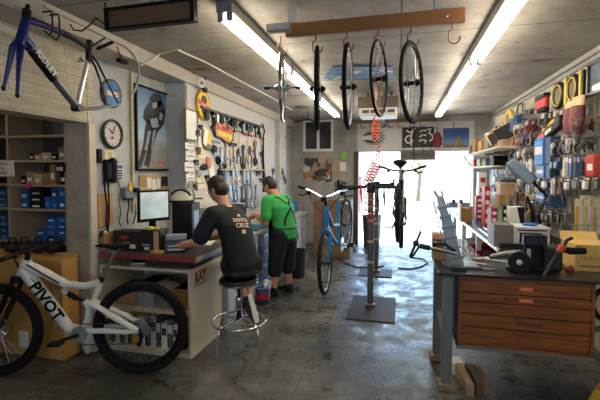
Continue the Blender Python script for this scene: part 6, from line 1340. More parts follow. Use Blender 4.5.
# bits standing behind: tool cans, gun-like tools
for i, (px, py0, py1, y, w_, m_, l_) in enumerate(((538,203,232,5.02,.03,mat((110,84,70),.6),'brown upright tool handle right of the work lamp foot'),(548,206,240,4.98,.028,mat((60,52,48),.5),'dark slanted tool handle right of the brown handle'),(533,196,222,5.0,.022,black,'slim black pump standing behind the work lamp'),(543,210,232,4.9,.04,mat((206,196,180),.6),'pale wide can behind the work lamp arm'),(525,196,222,5.2,.05,mat((180,160,130),.6),'tan can full of brushes at the back of the far bench'),(516,192,210,5.5,.06,mat((200,196,190),.6),'white can of tools further back on the far bench'))):
    c = at(px, py1, y=y); c = Vector((c.x, y, ZB)); zt = at(px, py0, y=y).z
    t = thing(('pry_bar','pry_bar','hand_pump','tin_can','brush_can','tool_can')[i], l_, 'tool' if i < 3 else 'can', c); hh = zt-ZB
    if i < 3: part('grip', MB().tube([c, c+Vector((-.02+.01*i, .03, hh*.6)), c+Vector((-.05, .05, hh))], [w_, w_*.8, w_*.5], 10), m_, t); part('end_cap', MB().ell(c+Vector((-.05, .05, hh)), w_*.7), steel, t)
    else:
        part('body', MB().lathe([(w_, 0), (w_, hh*.6), (w_*.96, hh*.6), (w_*.9, .02)], c, n=20), m_, t)
        for j in range(6): a = j*1.1; part('tool_in_can', MB().tube([c+Vector((.4*w_*math.cos(a), .4*w_*math.sin(a), .03)), c+Vector((w_*1.2*math.cos(a), w_*1.2*math.sin(a), hh*(.85+.15*math.sin(j*2))))], [.006, .010], 6), [red, black, wood, blue, steel, yellow][j], t)
# ================================================================== WALL SHELVES at the far right
for i, (py, l_) in enumerate(((153,'upper'),(168,'lower'))):
    z = at(484, py, x=1.55).z; z = 2.0 if i == 0 else 1.75
    solo('wall_shelf', MB().box(1.28 if i == 0 else 1.36, 1.645, 5.9 if i == 0 else 6.6, 8.7, z-.025, z).box(1.44, 1.645, 6.9, 6.92, z-.06, z-.025).box(1.44, 1.645, 7.6, 7.62, z-.06, z-.025), mat((206,196,176), .6), '%s wall shelf of pale board at the far right near the garage opening' % l_, 'shelf', bevel=.003)
SH = [ # y, x0, x1, h, m, dep, label
    (8.35,1.32,1.50,.16,mat((130,108,90),.7),.25,'brown rounded box at the far end of the upper shelf'),(7.95,1.34,1.60,.26,cardb2,.3,'tall brown carton second from the far end of the upper shelf'),(7.5,1.36,1.62,.20,cardb,.3,'tan carton third from the far end of the upper shelf'),(7.05,1.38,1.62,.30,mat((120,110,96),.7),.3,'grey-brown carton in the middle of the upper shelf'),(6.0,1.36,1.62,.10,mat((150,130,100),.7),.3,'low tan box at the near end of the upper shelf')]
for y, x0, x1, h_, m_, dp, lb in SH:
    t = thing('shelf_carton', lb, 'box', ((x0+x1)/2, y, 2.0), 'cartons on the upper right shelf'); part('box_body', MB().box(x0, x1, y, y+dp, 2.001, 2.0+h_), m_, t, .006); part('tape', MB().box((x0+x1)/2-.03, (x0+x1)/2+.03, y-.002, y+dp+.002, 2.001, 2.002+h_), tan, t)
p = at(497, 131, y=6.5); KM_ = Matrix.Translation((1.30, 6.40, 2.002)) @ Matrix.Rotation(-.45, 4, 'Y')
t = thing('file_box', 'tilted yellowish file box leaning on the upper right shelf', 'box', KM_); part('box_body', MB(KM_).box(.06, .38, 0, .28, .03, .23), mat((216,186,110), .6), t, .005); part('dark_end', MB(KM_).box(.02, .36, -.015, -.002, .03, .19), mat((74,66,56), .6), t)
q = MB(Matrix.Translation((1.62, 6.2, 2.0)) @ Matrix.Rotation(.35, 4, 'X')).box(-.12, .10, 0, .2, .0, .025); solo('binder', MB(Matrix.Translation((1.40, 6.32, 2.002)) @ Matrix.Rotation(-.5, 4, 'Y')).box(.02, .28, -.06, -.02, .06, .26), mat((52,48,44), .5), 'dark binder lying slanted against the yellowish file box on the upper shelf', 'binder')
for i, (y, x0, x1, h_, m_, lb) in enumerate(((8.3,1.38,1.56,.14,red,'red box at the far end of the lower shelf'),(7.8,1.40,1.62,.13,mat((150,150,70),.6),'olive box second along the lower shelf'),(7.3,1.40,1.62,.12,mat((110,96,84),.6),'brown box in the middle of the lower shelf'),(6.8,1.42,1.62,.15,black,'black box at the near end of the lower shelf'))):
    solo('parts_box', MB().box(x0, x1, y, y+.3, 1.751, 1.75+h_).box(x0-.003, x1+.003, y-.003, y+.303, 1.75+h_-.03, 1.75+h_+.002), m_, lb+' at the far right', 'box', 'boxes on the lower right shelf', bevel=.004)
for i, (px, py0, py1, y, w_, m_, lb) in enumerate(((499,160,186,6.0,.16,tan,'tan paper carton stack standing on the far bench below the wall shelves'),(497,186,207,5.9,.2,cardb,'tan box on the far bench under the wall shelves'),(507,178,205,5.6,.12,mat((160,120,84),.7),'brown box beside the tan box on the far bench'))):
    pass
for i, (x0, x1, y, z0, z1, m_, lb) in enumerate(((1.30,1.52,5.9,ZB,1.12,cardb2,'lowest carton of the leaning stack at the back of the far bench'),(1.31,1.51,5.92,1.121,1.34,cardb,'middle carton of the stack at the back of the far bench'),(1.33,1.5,5.94,1.341,1.5,mat((206,170,130),.7),'top pale carton of the stack at the back of the far bench'),(1.16,1.27,5.62,ZB,1.22,mat((200,180,150),.7),'slim pale carton in front of the carton stack on the far bench'))):
    t = thing('carton', lb, 'box', ((x0+x1)/2, y, z0), 'cartons stacked on the far bench'); part('box_body', MB().box(x0, x1, y, y+.24, z0, z1), m_, t, .004); part('tape', MB().box((x0+x1)/2-.02, (x0+x1)/2+.02, y-.002, y+.2, z0+.002, z1+.002), mat((196,170,120), .5), t)
c = Vector((1.42, 5.8, 1.22)); solo('spare_saddle', MB().loft([((1.30, 5.85, 1.535), (0, .02, 0), (0, 0, .02)), ((1.42, 5.85, 1.55), (0, .045, 0), (0, 0, .04)), ((1.52, 5.86, 1.56), (0, .08, 0), (0, 0, .05)), ((1.55, 5.86, 1.56), (0, .05, 0), (0, 0, .03))], 16), mat((74,86,98), .5), 'grey-blue saddle resting on the top pale carton of the stack', 'saddle')
# ================================================================== MERCHANDISE GRID ON THE RIGHT WALL
GX = 1.66
t = thing('wire_grid', 'chrome wire grid panel along the right wall holding hanging merchandise', 'display grid', (GX, 6.2, 1.2))
gy0, gy1, gz0, gz1 = 3.80, 7.95, 1.25, 2.62
q = MB()
y = gy0
while y <= gy1+.001: q.tube([(GX, y, gz0), (GX, y, gz1)], .0028, 4); y += .0923
z = gz0
while z <= gz1+.001: q.tube([(GX-.004, gy0, z), (GX-.004, gy1, z)], .0028, 4); z += .0913
part('wires', q, mat((200,190,170), .35, .5), t)
part('top_bar', MB().tube([(GX-.002, gy0-.05, gz1+.01), (GX-.002, gy1, gz1+.01)], .008, 6), mat((110,98,80), .4, .4), t)
for y in (3.9, 4.5, 5.1, 5.8, 6.6, 7.4): part('standoff', MB().tube([(GX, y, gz1+.01), (XR-.002, y, gz1+.03)], .006, 6).lathe([(.02, -.003), (.02, 0)], (XR-.001, y, gz1+.03), (1, 0, 0), 10), mat((120,108,90), .4, .4), t)
solo('wall_rail', MB().tube([(XR-.015, 4.0, HC-.07), (XR-.015, YB-.02, HC-.07)], .008, 6), mat((90,78,64), .4), 'thin dark rail along the top of the right wall over the wire grid', 'rail')
def RG(px, py, off=.03): return at(px, py, x=GX-off)
def rsz(px, py, w, h, off=.03):
    a, b_, c, d = RG(px-w/2, py, off), RG(px+w/2, py, off), RG(px, py-h/2, off), RG(px, py+h/2, off)
    return abs(b_.y-a.y), c.z-d.z
def hookpart(M, h, t): part('peg_hook', MB(M).tube([(0, h*.5-.01, -.03), (0, h*.5-.01, .04), (0, h*.5, .045)], .003, 5), steel, t)
# specials
for i, (px, py, w_, h_) in enumerate(((562, 95, 12, 25), (577, 88, 12, 27))):
    w, h = rsz(px, py, w_, h_); M = RW(RG(px, py, .05))
    t = thing('boxed_tyre', 'yellow and black folded tyre pack on the grid, %s' % ('the one further from the camera','the one nearest the dark framed picture')[i], 'tyre', M, 'yellow tyre packs on the grid')
    part('tyre', MB(M).tube([(w*.42*math.cos(2*PI*k_/36)-w*.1, h*.46*math.sin(2*PI*k_/36), .02) for k_ in range(36)], .022, 8, closed=True), black, t)
    part('yellow_sleeve', MB(M).tube([(w*.36*math.cos(2*PI*k_/36)-w*.1, h*.40*math.sin(2*PI*k_/36), .04) for k_ in range(36)], .008, 8, closed=True), mat((222,190,60), .5), t)
    part('inner_card', disc(MB(M @ Matrix.Translation((-w*.1, 0, 0))), w*.30, h*.34, .0, .03), mat((70,56,30), .5), t)
    part('side_card', MB(M).box(w*.40, w*.56, -h*.5, h*.55, .0, .03), mat((206,184,50), .5), t, .003); part('black_card', MB(M).box(w*.58, w*.68, -h*.5, h*.5, -.01, .02), black, t); hookpart(M, h, t)
w, h = rsz(545, 103, 13, 17); M = RW(RG(545, 103, .05))
t = thing('cycling_gloves', 'red and black padded gloves hanging high on the grid', 'gloves', M)
gl = MB(M).box(-w*.42, w*.36, -h*.36, h*.34, .0, .05); part('palm', gl, mat((190,40,40), .6), t, .02); part('cuff', MB(M).box(-w*.4, w*.34, h*.2, h*.5, -.01, .06), black, t, .012)
for j in range(4): part('finger', MB(M).tube([(-w*.34+j*w*.2, -h*.3, .025), (-w*.36+j*w*.21, -h*.56, .03)], w*.085, 8), mat((200,180,150), .6) if j == 0 else black, t)
w, h = rsz(540, 116, 24, 6); M = RW(RG(540, 116, .06)) @ Matrix.Rotation(-.1, 4, 'Z')
solo('saddle_bag', MB(M).box(-w*.5, w*.5, -h*.4, h*.4, 0, .07).tube([(0, h*.3, .03), (0, h*.8, .0), (0, h*1.0, -.05)], .006, 5), mat((34,33,36), .6), 'long black saddle bag lying below the red and black gloves on the grid', 'bag', bevel=.02)
for i, (px, py, w_, h_, m_, lb) in enumerate(((573,117,9,33,mat((120,52,52),.7),'left'),(579,115,8,35,mat((136,62,60),.7),'middle'),(584,115,6,37,mat((94,40,44),.7),'right'))):
    w, h = rsz(px, py, w_, h_); M = RW(RG(px, py, .05+.02*i))
    t = thing('long_glove', 'maroon long-cuffed glove with a cream top hung on the grid, %s of the three' % lb, 'glove', M, 'maroon gloves on the grid')
    part('cuff', MB(M).loft([((0, h*.5, .02), (w*.4, 0, 0), (0, 0, .02)), ((0, h*.28, .03), (w*.5, 0, 0), (0, 0, .03)), ((0, h*.24, .03), (w*.5, 0, 0), (0, 0, .03))], 16), mat((206,176,130), .6), t)
    part('body', MB(M).loft([((0, h*.26, .03), (w*.48, 0, 0), (0, 0, .03)), ((0, -h*.1, .035), (w*.5, 0, 0), (0, 0, .04)), ((0, -h*.42, .03), (w*.46, 0, 0), (0, 0, .035)), ((0, -h*.5, .03), (w*.3, 0, 0), (0, 0, .02))], 16), m_, t); hookpart(M, h, t)
w, h = rsz(554, 130, 22, 16); M = RW(RG(554, 130, .06)) @ Matrix.Rotation(.22, 4, 'Z')
t = thing('tool_wallet', 'black pouch with yellow and red bands hung slanting in the middle of the grid', 'pouch', M); part('pouch', MB(M).box(-w*.48, w*.48, -h*.4, h*.36, 0, .07), mat((40,36,36), .6), t, .02)
part('yellow_band', MB(M).box(-w*.2, w*.34, h*.1, h*.3, .07, .074), yellow, t); part('red_patch', MB(M).box(-w*.46, -w*.14, -h*.34, h*.06, .07, .074), mat((210,96,80), .6), t); part('pale_label', MB(M).box(-.08*w, w*.2, -h*.25, -h*.02, .07, .074), paper, t); hookpart(M, h, t)
for i, (px, py, w_, h_, lb) in enumerate(((552, 151, 16, 26, 'large blue boxed pack with pale panels in the middle of the grid'), (553, 172, 13, 12, 'smaller blue pack directly below the large blue pack'), (553, 198, 15, 9, 'low blue pack at the bottom of the blue column'))):
    w, h = rsz(px, py, w_, h_); M = RW(RG(px, py, .08)); t = thing('blue_pack', lb, 'package', M)
    part('carton', MB(M).box(-w*.5, w*.1, -h*.5, h*.5, 0, .1), mat((30,104,190), .45), t, .004); part('pale_panel', MB(M).box(-w*.46, w*.04, -h*.12, h*.18, .1, .103), mat((226,210,200), .5), t); part('cyan_band', MB(M).box(-w*.48, w*.06, h*.22, h*.4, .1, .102), mat((60,150,206), .5), t)
    for j in range(3): part('side_carton', MB(M).box(w*(.11+.13*j), w*(.22+.13*j), -h*.48, h*.48, 0, .09), mat((28,84,150), .45) if j % 2 else mat((52,70,90), .5), t)
    hookpart(M, h, t)
w, h = rsz(518, 124, 9, 15); M = RW(RG(518, 124, .08)); t = thing('blue_pouch', 'dark blue pouch hanging at the left part of the grid', 'pouch', M); part('pouch', MB(M).box(-w*.5, w*.5, -h*.5, h*.45, 0, .08), mat((34,74,130), .6), t, .02); part('logo_patch', disc(MB(M), w*.2, h*.16, .08, .083), mat((16,40,80), .6), t); hookpart(M, h, t)
w, h = rsz(511, 119, 8, 18); M = RW(RG(511, 119, .07)); t = thing('yellow_pouch', 'yellow rounded pack hanging left of the dark blue pouch', 'pouch', M); part('pouch', disc(MB(M), w*.5, h*.5, 0, .05), mat((206,168,50), .5), t, .01); part('dark_window', disc(MB(M), w*.25, h*.3, .05, .052), mat((120,84,30), .5), t); hookpart(M, h, t)
w, h = rsz(520, 110, 7, 14); M = RW(RG(520, 110, .04)); solo('wire_loop', MB(M).tube([(w*.4*math.cos(2*PI*k_/24), h*.45*math.sin(2*PI*k_/24), .0) for k_ in range(24)], .008, 6, closed=True).tube([(0, h*.45, 0), (0, h*.45, -.04)], .006, 5), black, 'black wire loop hanging above the dark blue pouch', 'loop')
w, h = rsz(596, 166, 9, 22); M = RW(RG(596, 166, .06)); t = thing('red_pack', 'red and white mottled pack hanging at the right edge of the photo', 'package', M); part('pack', MB(M).box(-w*.5, w*.5, -h*.5, h*.5, 0, .05), mat((190,60,50), .6, var=.5, scale=40), t, .01); part('label', MB(M).box(-w*.2, w*.4, -h*.2, h*.1, .05, .053), paper, t); hookpart(M, h, t)
# dark framed picture at the right edge
M = RW((GX-.02, 4.33, 2.53))
a, b_ = RG(591, 75, .02), RG(591, 100, .02)
w, h = .50, at(594, 62, x=GX-.05).z-at(594, 96, x=GX-.05).z
M = RW((GX-.05, at(590.5, 80, x=GX-.05).y-w/2, at(594, 96, x=GX-.05).z))
t = thing('framed_mirror', 'dark framed picture reflecting a strip light at the right edge', 'picture', M)
fr = MB(M)
for bx in ((-w/2, -w/2+.03, 0, h), (w/2-.03, w/2, 0, h), (-w/2, w/2, 0, .03), (-w/2, w/2, h-.03, h)): fr.box(*bx, 0, .035)
part('frame', fr, mat((50,44,36), .4), t, .003); part('glass', MB(M).box(-w/2+.02, w/2-.02, .02, h-.02, .002, .015), mat((110,124,134), .06, .3, var=.1), t)
# rows of carded goods
rr = random.Random(21)
goods = [('black',(34,34,36)),('charcoal',(62,60,60)),('grey',(128,122,114)),('cream',(206,190,160)),('white',(220,214,204)),('brown',(112,84,62)),('silver',(170,166,160)),('dark red',(130,46,44)),('olive',(110,104,66)),('blue',(44,84,140))]
protos = {}
def proto_card(colname, rgb):
    M = Matrix.Translation((0, 0, 0)); key = ('c', colname)
    if key not in protos:
        t = thing('carded_part', 'x', 'package', M)
        part('backing_card', MB().box(-.045, .045, -.12, .0, -.004, .002), mat((214,206,190), .7) if colname in ('black','charcoal','grey') else mat((60,58,56), .6), t)
        part('blister', MB().box(-.036, .036, -.11, -.04, .002, .034), mat(rgb, .35), t, .010); part('header_print', MB().box(-.035, .035, -.03, -.012, .002, .004), mat(rgb, .5), t)
        part('peg_hook', MB().tube([(0, -.008, -.03), (0, -.008, .05), (0, .0, .055)], .0028, 5), steel, t); protos[key] = [t, False]
    return protos[key]
def proto_cable(colname, rgb):
    key = ('k', colname)
    if key not in protos:
        t = thing('cable_loop', 'x', 'cable', Matrix()); part('loops', MB().torus((0, -.085, .012), (0, 0, 1), .06, .007, 26, 6).torus((.006, -.09, .026), (0, .1, 1), .056, .006, 26, 6), mat(rgb, .4), t)
        part('header_card', MB().box(-.03, .03, -.05, .0, .03, .034), mat((206,196,176), .7), t); part('peg_hook', MB().tube([(0, -.008, -.03), (0, -.008, .05), (0, .0, .055)], .0028, 5), steel, t); protos[key] = [t, False]
    return protos[key]
def proto_strap(colname, rgb):
    key = ('s', colname)
    if key not in protos:
        t = thing('packed_spoke', 'x', 'package', Matrix()); part('sleeve', MB().box(-.028, .028, -.19, .0, 0, .014), mat(rgb, .45), t, .005); part('header_print', MB().box(-.024, .024, -.06, -.02, .014, .016), mat((220,210,196), .6), t)
        part('peg_hook', MB().tube([(0, -.008, -.03), (0, -.008, .05), (0, .0, .055)], .0028, 5), steel, t); protos[key] = [t, False]
    return protos[key]
def proto_part(colname, rgb):
    key = ('p', colname)
    if key not in protos:
        t = thing('brake_lever_set', 'x', 'bike part', Matrix()); part('lever', MB().tube([(0, -.01, .02), (.01, -.05, .03), (-.015, -.09, .04), (-.008, -.135, .03)], [.012, .016, .010, .008], 8), mat(rgb, .35, .4), t)
        part('bracket', MB().torus((0, -.02, .02), (0, 1, .2), .022, .009, 18, 6).cbox((.012, -.045, .03), .04, .04, .03), mat(rgb, .5), t); part('peg_hook', MB().tube([(0, -.004, -.03), (0, -.004, .05), (0, .004, .055)], .0028, 5), steel, t); protos[key] = [t, False]
    return protos[key]
rows = [(2.46,'top','p','k'),(2.30,'second','k','p'),(2.14,'third','p','c'),(1.98,'fourth','c','p'),(1.82,'fifth','s','c'),(1.62,'sixth','s','c'),(1.44,'seventh','c','k'),(1.26,'lowest','k','c')]
nm_ = {'c':'carded part','k':'coiled cable pack','s':'long thin packet','p':'brake lever set'}
fn = {'c':proto_card,'k':proto_cable,'s':proto_strap,'p':proto_part}
def proj(v):
    d = v-Vector((0, 0, CAM_H)); z = d.dot(_f); return 300+FPX*d.dot(_r)/z, CY-FPX*d.dot(_u)/z
avoid = [(588,58,606,100),(568,194,604,236),(555,84,583,101),(539,95,551,113),(570,102,587,131),(545,124,564,136),(545,140,560,176),(546,194,560,202),(515,117,522,130),(509,113,514,126),(591,157,600,176)]
for z, rn, ka, kb in rows:
    y = 3.92 if rn not in ('top', 'seventh', 'lowest') else (4.9 if rn == 'top' else 4.35); i = 0
    while y < 7.85:
        px, py = proj(Vector((GX-.04, y, z-.08)))
        kd = ka if rr.random() < .6 else (kb if rr.random() < .75 else rr.choice('ckp')); step = {'c':.108,'k':.142,'s':.070,'p':.085}[kd]*rr.uniform(1, 1.08)*(1 if y < 6 else 1.2); y += step*.5; step *= .5
        if not any(a-2 < px < c+2 and b-4 < py < d+5 for a, b, c, d in avoid):
            if rn == 'top' and rr.random() < .4: y += step; continue
            pale = rn in ('fourth', 'fifth', 'sixth') and y > 5.2
            cn, rgb = goods[rr.choice([3, 4, 4, 3, 6, 2])] if pale and rr.random() < .85 else goods[rr.choice([0, 0, 1, 1, 2, 3, 5, 6, 7, 8, 9, 2])] if rn not in ('fourth', 'sixth') else goods[rr.choice([0, 1, 2, 3, 3, 4, 5, 0])]
            nl = rr.choice([2, 3, 3]) if y < 6.0 else rr.choice([1, 1, 2])
            for lay in range(nl):
                P = fn[kd](cn, rgb); M = RW((GX-.012-.062*lay, y+.004*lay, z-.006*lay+rr.uniform(-.02, .0))) @ Matrix.Rotation(rr.uniform(-.05, .05), 4, 'Z') @ Matrix.Scale(1.03, 4)
                lb = '%s %s, %s from near end, %s grid row%s' % (cn, nm_[kd], ORD[i], rn, ', front of its hook' if lay and lay == nl-1 else (', mid hook' if lay else ''))
                if not P[1]: P[0].matrix_local = M; tag(P[0], lb); P[0]['group'] = 'goods on the %s grid row' % rn; P[1] = True
                else: dup(P[0], M, lb, 'goods on the %s grid row' % rn)
            i += 1
        y += step
# mailers in a wire rack
rk = thing('wire_rack', 'wire rack of yellow and white padded envelopes at the right edge', 'rack', (1.5, 4.0, 1.18)) 
q0 = at(568, 232, y=4.0); rx0 = at(571, 232, y=4.0).x; rz0 = at(585, 233, y=4.0).z; rz1 = at(585, 196, y=4.0).z
q = MB()
for dx in (0, .12, .24, .36): q.tube([(rx0+dx-.03, 3.9, rz0+.08), (rx0+dx-.03, 3.9, rz0), (rx0+dx-.03, 4.14, rz0), (rx0+dx-.03, 4.14, rz0+.16)], .004, 5)
for yy, zz in ((3.9, rz0), (3.9, rz0+.08), (4.14, rz0), (4.14, rz0+.16)): q.tube([(rx0-.05, yy, zz), (rx0+.36, yy, zz)], .004, 5)
q.tube([(rx0+.1, 4.14, rz0), (rx0+.1, 4.18, rz0-.03), (rx0+.1, 4.27, BZ+.001)], .01, 6).tube([(rx0+.3, 4.14, rz0), (rx0+.3, 4.18, rz0-.03), (rx0+.3, 4.27, BZ+.001)], .01, 6)
part('wires', q, steel, rk)
em = [mat((236,190,84),.6,var=.05), paper, mat((226,200,140),.6,var=.05), paper, mat((216,180,100),.6,var=.05), paper, mat((222,206,170),.6), paper]
for i in range(8):
    x = rx0+i*.038; ey = 3.925+i*.011; t = thing('padded_envelope', '%s padded envelope in the wire rack, %s from the left' % (['bright yellow','white','tan','white','amber','white','pale tan','white'][i], ORD[i]), 'envelope', (x, 4.02, rz0+.004), 'padded envelopes in the wire rack')
    part('envelope', MB(frame((x, ey, rz0+.005), (.8, .6, 0), (0, 0, 1))).box(0, .14, 0, (rz1-rz0)*(.92+.03*((i*3) % 4)), -.005, .005), em[i], t, .003)
    part('flap', MB(frame((x, ey, rz0+.005), (.8, .6, 0), (0, 0, 1))).box(.0, .14, (rz1-rz0)*.72, (rz1-rz0)*.90, .0052, .0066), em[(i+1) % 8], t)
# ================================================================== PEOPLE
def fuse(mb_, voxel, smooth=6, fac=.5):
    """one continuous surface from overlapping closed volumes"""
    me = bpy.data.meshes.new('f'); me.from_pydata([p[:] for p in mb_.v], [], mb_.f)
    bm = bmesh.new(); bm.from_mesh(me); bmesh.ops.recalc_face_normals(bm, faces=bm.faces); bm.to_mesh(me); bm.free()
    o = bpy.data.objects.new('f', me); COL.objects.link(o)
    r = o.modifiers.new('r', 'REMESH'); r.mode = 'VOXEL'; r.voxel_size = voxel
    s = o.modifiers.new('s', 'SMOOTH'); s.factor = fac; s.iterations = smooth
    bpy.context.view_layer.update()
    m2 = bpy.data.meshes.new_from_object(o.evaluated_get(bpy.context.evaluated_depsgraph_get()))
    out = MB(); out.add([v.co[:] for v in m2.vertices], [list(p.vertices) for p in m2.polygons])
    bpy.data.objects.remove(o); bpy.data.meshes.remove(me); bpy.data.meshes.remove(m2)
    return out
def limb(q, pts, rs, n=14):
    """tapering limb with rounded joints"""
    pts = [Vector(p) for p in pts]; P, R = [], []
    for i in range(len(pts)-1):
        for k_ in range(6): u = k_/6; P.append(pts[i].lerp(pts[i+1], u)); R.append(rs[i]+(rs[i+1]-rs[i])*u)
    P.append(pts[-1]); R.append(rs[-1]); q.tube(P, R, n)
    for p, r in zip(pts, rs): q.ell(p, r*.99, n, 8)
def axes(fw, up=(0, 0, 1)):
    f = Vector(fw).normalized(); l = Vector(up).cross(f).normalized(); u = f.cross(l)
    return f, l, u
def hand(q, wrist, d, n, s, curl=.5, k=1.0):
    """palm, four unequal bent fingers and a thumb; d to the fingertips, n out of the back of the hand, s to the thumb"""
    d = Vector(d).normalized(); n = (Vector(n)-d*Vector(n).dot(d)).normalized(); s = Vector(s); s = (s-d*s.dot(d)-n*s.dot(n)).normalized(); w = Vector(wrist)
    q.loft([(w, s*.026, n*.020), (w+d*.03, s*.036, n*.018), (w+d*.065, s*.042, n*.016), (w+d*.09, s*.042, n*.013)], 14)
    for i, ln in enumerate((.070, .080, .075, .058)):
        b = w+d*.085+s*(.031-.0205*i); a1 = b+(d*math.cos(curl*.5)-n*math.sin(curl*.5))*ln*.45+s*(.004-.003*i); a2 = a1+(d*math.cos(curl*1.3)-n*math.sin(curl*1.3))*ln*.32; a3 = a2+(d*math.cos(curl*1.8)-n*math.sin(curl*1.8))*ln*.24
        limb(q, [b-d*.02, b, a1, a2, a3], [.0095, .0092, .0086, .0080, .0070], 8)
    t0 = w+d*.028+s*.030; t1 = t0+(d*.6+s*.7-n*.25).normalized()*.036; t2 = t1+(d*.9+s*.25-n*.3).normalized()*.03
    limb(q, [t0-s*.012, t0, t1, t2], [.013, .0125, .011, .008], 8)
def head(q, c, fw, up):
    f, l, u = axes(fw, up); R = Matrix((f, l, u)).transposed(); e = lambda p, r: q.ell(c+R @ Vector(p), r, 20, 14, R)
    e((-.012, 0, .030), (.094, .074, .082)); e((.022, 0, -.035), (.068, .058, .078)); e((.045, 0, -.085), (.032, .034, .024)); e((.062, 0, .03), (.03, .05, .02))
    q.tube([c+R @ Vector((.083, 0, .012)), c+R @ Vector((.106, 0, -.022)), c+R @ Vector((.085, 0, -.032))], [.009, .014, .012], 10)
    e((.082, 0, -.058), (.012, .026, .009)); e((.078, 0, -.07), (.012, .022, .008))
    for s in (-1, 1): e((-.012, .074*s, -.012), (.022, .010, .033)); e((.05, .04*s, -.03), (.025, .022, .026))
    return R
def face_parts(t, c, R, hairm, skin, long=0):
    for s in (-1, 1):
        part('eye', MB().ell(c+R @ Vector((.078, .031*s, .004)), (.011, .013, .009), 12, 8, R), mat((60,48,40), .25), t)
        part('eyebrow', MB().tube([c+R @ Vector((.085, .015*s, .026)), c+R @ Vector((.080, .034*s, .03)), c+R @ Vector((.066, .05*s, .024))], .0045, 6), hairm, t)
    part('mouth', MB().tube([c+R @ Vector((.084, -.022, -.064)), c+R @ Vector((.094, 0, -.063)), c+R @ Vector((.084, .022, -.064))], .0045, 6), mat((140,80,70), .5), t)
    h = MB(); e = lambda p, r: h.ell(c+R @ Vector(p), r, 20, 14, R)
    e((-.024, 0, .050), (.096, .081, .079)); e((-.048, 0, -.012), (.070, .078, .084)); e((.018, .0, .088), (.052, .056, .034))
    for s in (-1, 1): e((-.005, .068*s, .024), (.042, .016, .044)); e((.018, .070*s, -.0), (.010, .008, .026))
    for i in range(26):
        a = i*2.4; rr_ = .07*math.sqrt(i/26); e((-.02+rr_*math.cos(a), rr_*math.sin(a), .118-.5*rr_), (.018, .016, .016))
    return part('hair', fuse(h, .006, 4), hairm, t)
skin_m = mat((206,148,116), .5, var=.05); skin2_m = mat((200,136,104), .5, var=.05); hair1 = mat((48,32,24), .55, var=.4, scale=60); hair2 = mat((30,24,22), .55, var=.4, scale=60)
blackcloth = mat((24,24,27), .85, var=.2, bump=.15); greencloth = mat((52,164,78), .8, var=.08, bump=.15); shortscloth = mat((26,26,29), .85, var=.2, bump=.15)

# ---- stool
SX, SY = -1.42, 3.38
t = thing('bar_stool', 'round black-topped chrome bar stool with a foot ring under the seated man', 'stool', (SX, SY, 0))
part('seat', MB().lathe([(.16, .635), (.175, .645), (.18, .665), (.17, .685), (.12, .692), (.01, .694)], (SX, SY, 0), n=40), mat((26,26,28), .35), t)
part('seat_band', MB().lathe([(.172, .63), (.184, .636), (.184, .65), (.176, .655)], (SX, SY, 0), n=40), chrome, t)
part('screw_post', MB().cyl((SX, SY, .40), (SX, SY, .632), .013).lathe([(.05, .60), (.09, .628), (.09, .632)], (SX, SY, 0), n=20), black, t)
part('hub', MB().lathe([(.03, .42), (.036, .44), (.036, .5), (.03, .51)], (SX, SY, 0), n=20), chrome, t)
part('foot_ring', MB().torus((SX, SY, .285), (0, 0, 1), .245, .012, 56, 10), chrome, t)
for i in range(4):
    a = PI/4+i*PI/2+.35; d = Vector((math.cos(a), math.sin(a), 0)); c = Vector((SX, SY, 0))
    part('leg', MB().tube([c+d*.03+Vector((0, 0, .50)), c+d*.035+Vector((0, 0, .38)), c+d*.06+Vector((0, 0, .31)), c+d*.13+Vector((0, 0, .285)), c+d*.20+Vector((0, 0, .285)), c+d*.235+Vector((0, 0, .265)), c+d*.25+Vector((0, 0, .2)), c+d*.262+Vector((0, 0, .015))], .0125, 10).lathe([(.016, 0), (.016, .02)], c+d*.262, n=12), chrome, t)

# ---- seated man in black
f, l, u = axes((-.96, .28, 0))
PV = Vector((-1.39, 3.385, .835)); NK = Vector((-1.575, 3.44, 1.33))
man = thing('person', 'person in a black printed t-shirt and shorts seated on the stool, typing at the desk', 'person', (SX, SY, .69))
sp = [PV, PV.lerp(NK, .35)-f*.025, PV.lerp(NK, .7)-f*.04, PV.lerp(NK, .92)-f*.01, NK]
HD = NK+f*.10+Vector((0, 0, .155)); hf = (f*.86-Vector((0, 0, .5))).normalized(); hu = (f*.5+Vector((0, 0, .86)))
LS, RS = NK+l*.185-u*.055-f*.01, NK-l*.185-u*.055-f*.01
LE, RE = LS+Vector((-.12, -.055, -.255)), RS+Vector((-.15, .03, -.23))
LWr, RWr = Vector((-1.945, 3.275, .978)), Vector((-1.93, 3.50, .978))
b = MB()
b.loft([(PV-u*.09, l*.13, f*.10), (sp[0], l*.155, f*.115), (sp[1], l*.14, f*.10), (sp[2], l*.165, f*.105), (sp[3], l*.15, f*.085), (sp[4]+u*.01, l*.06, f*.058)], 20)
limb(b, [NK-u*.03, NK+f*.03+u*.05, HD-hu*.06], [.062, .056, .056])
R1 = head(b, HD, hf, hu)
for S, E_, W_, s in ((LS, LE, LWr, 1), (RS, RE, RWr, -1)):
    limb(b, [NK-u*.05, S, S.lerp(E_, .5), E_, E_.lerp(W_, .35), W_], [.07, .058, .050, .042, .042, .027])
    d = (W_-E_).normalized(); d = Vector((d.x, d.y, d.z*.3-.05)); hand(b, W_, d, (0, 0, 1), (0, s*1, 0) if s < 0 else (0, 1, 0), .55) if s > 0 else hand(b, W_, d, (0, 0, 1), (0, -1, 0), .55)
lp = Vector((-.82, -.57, 0)); HL, HR = PV+lp*.09-u*.03, PV-lp*.09-u*.03
KL, KR = Vector((-1.645, 3.66, .745)), Vector((-1.48, 3.77, .745))
AL, AR = Vector((-1.37, 3.44, .43)), Vector((-1.40, 3.56, .38))
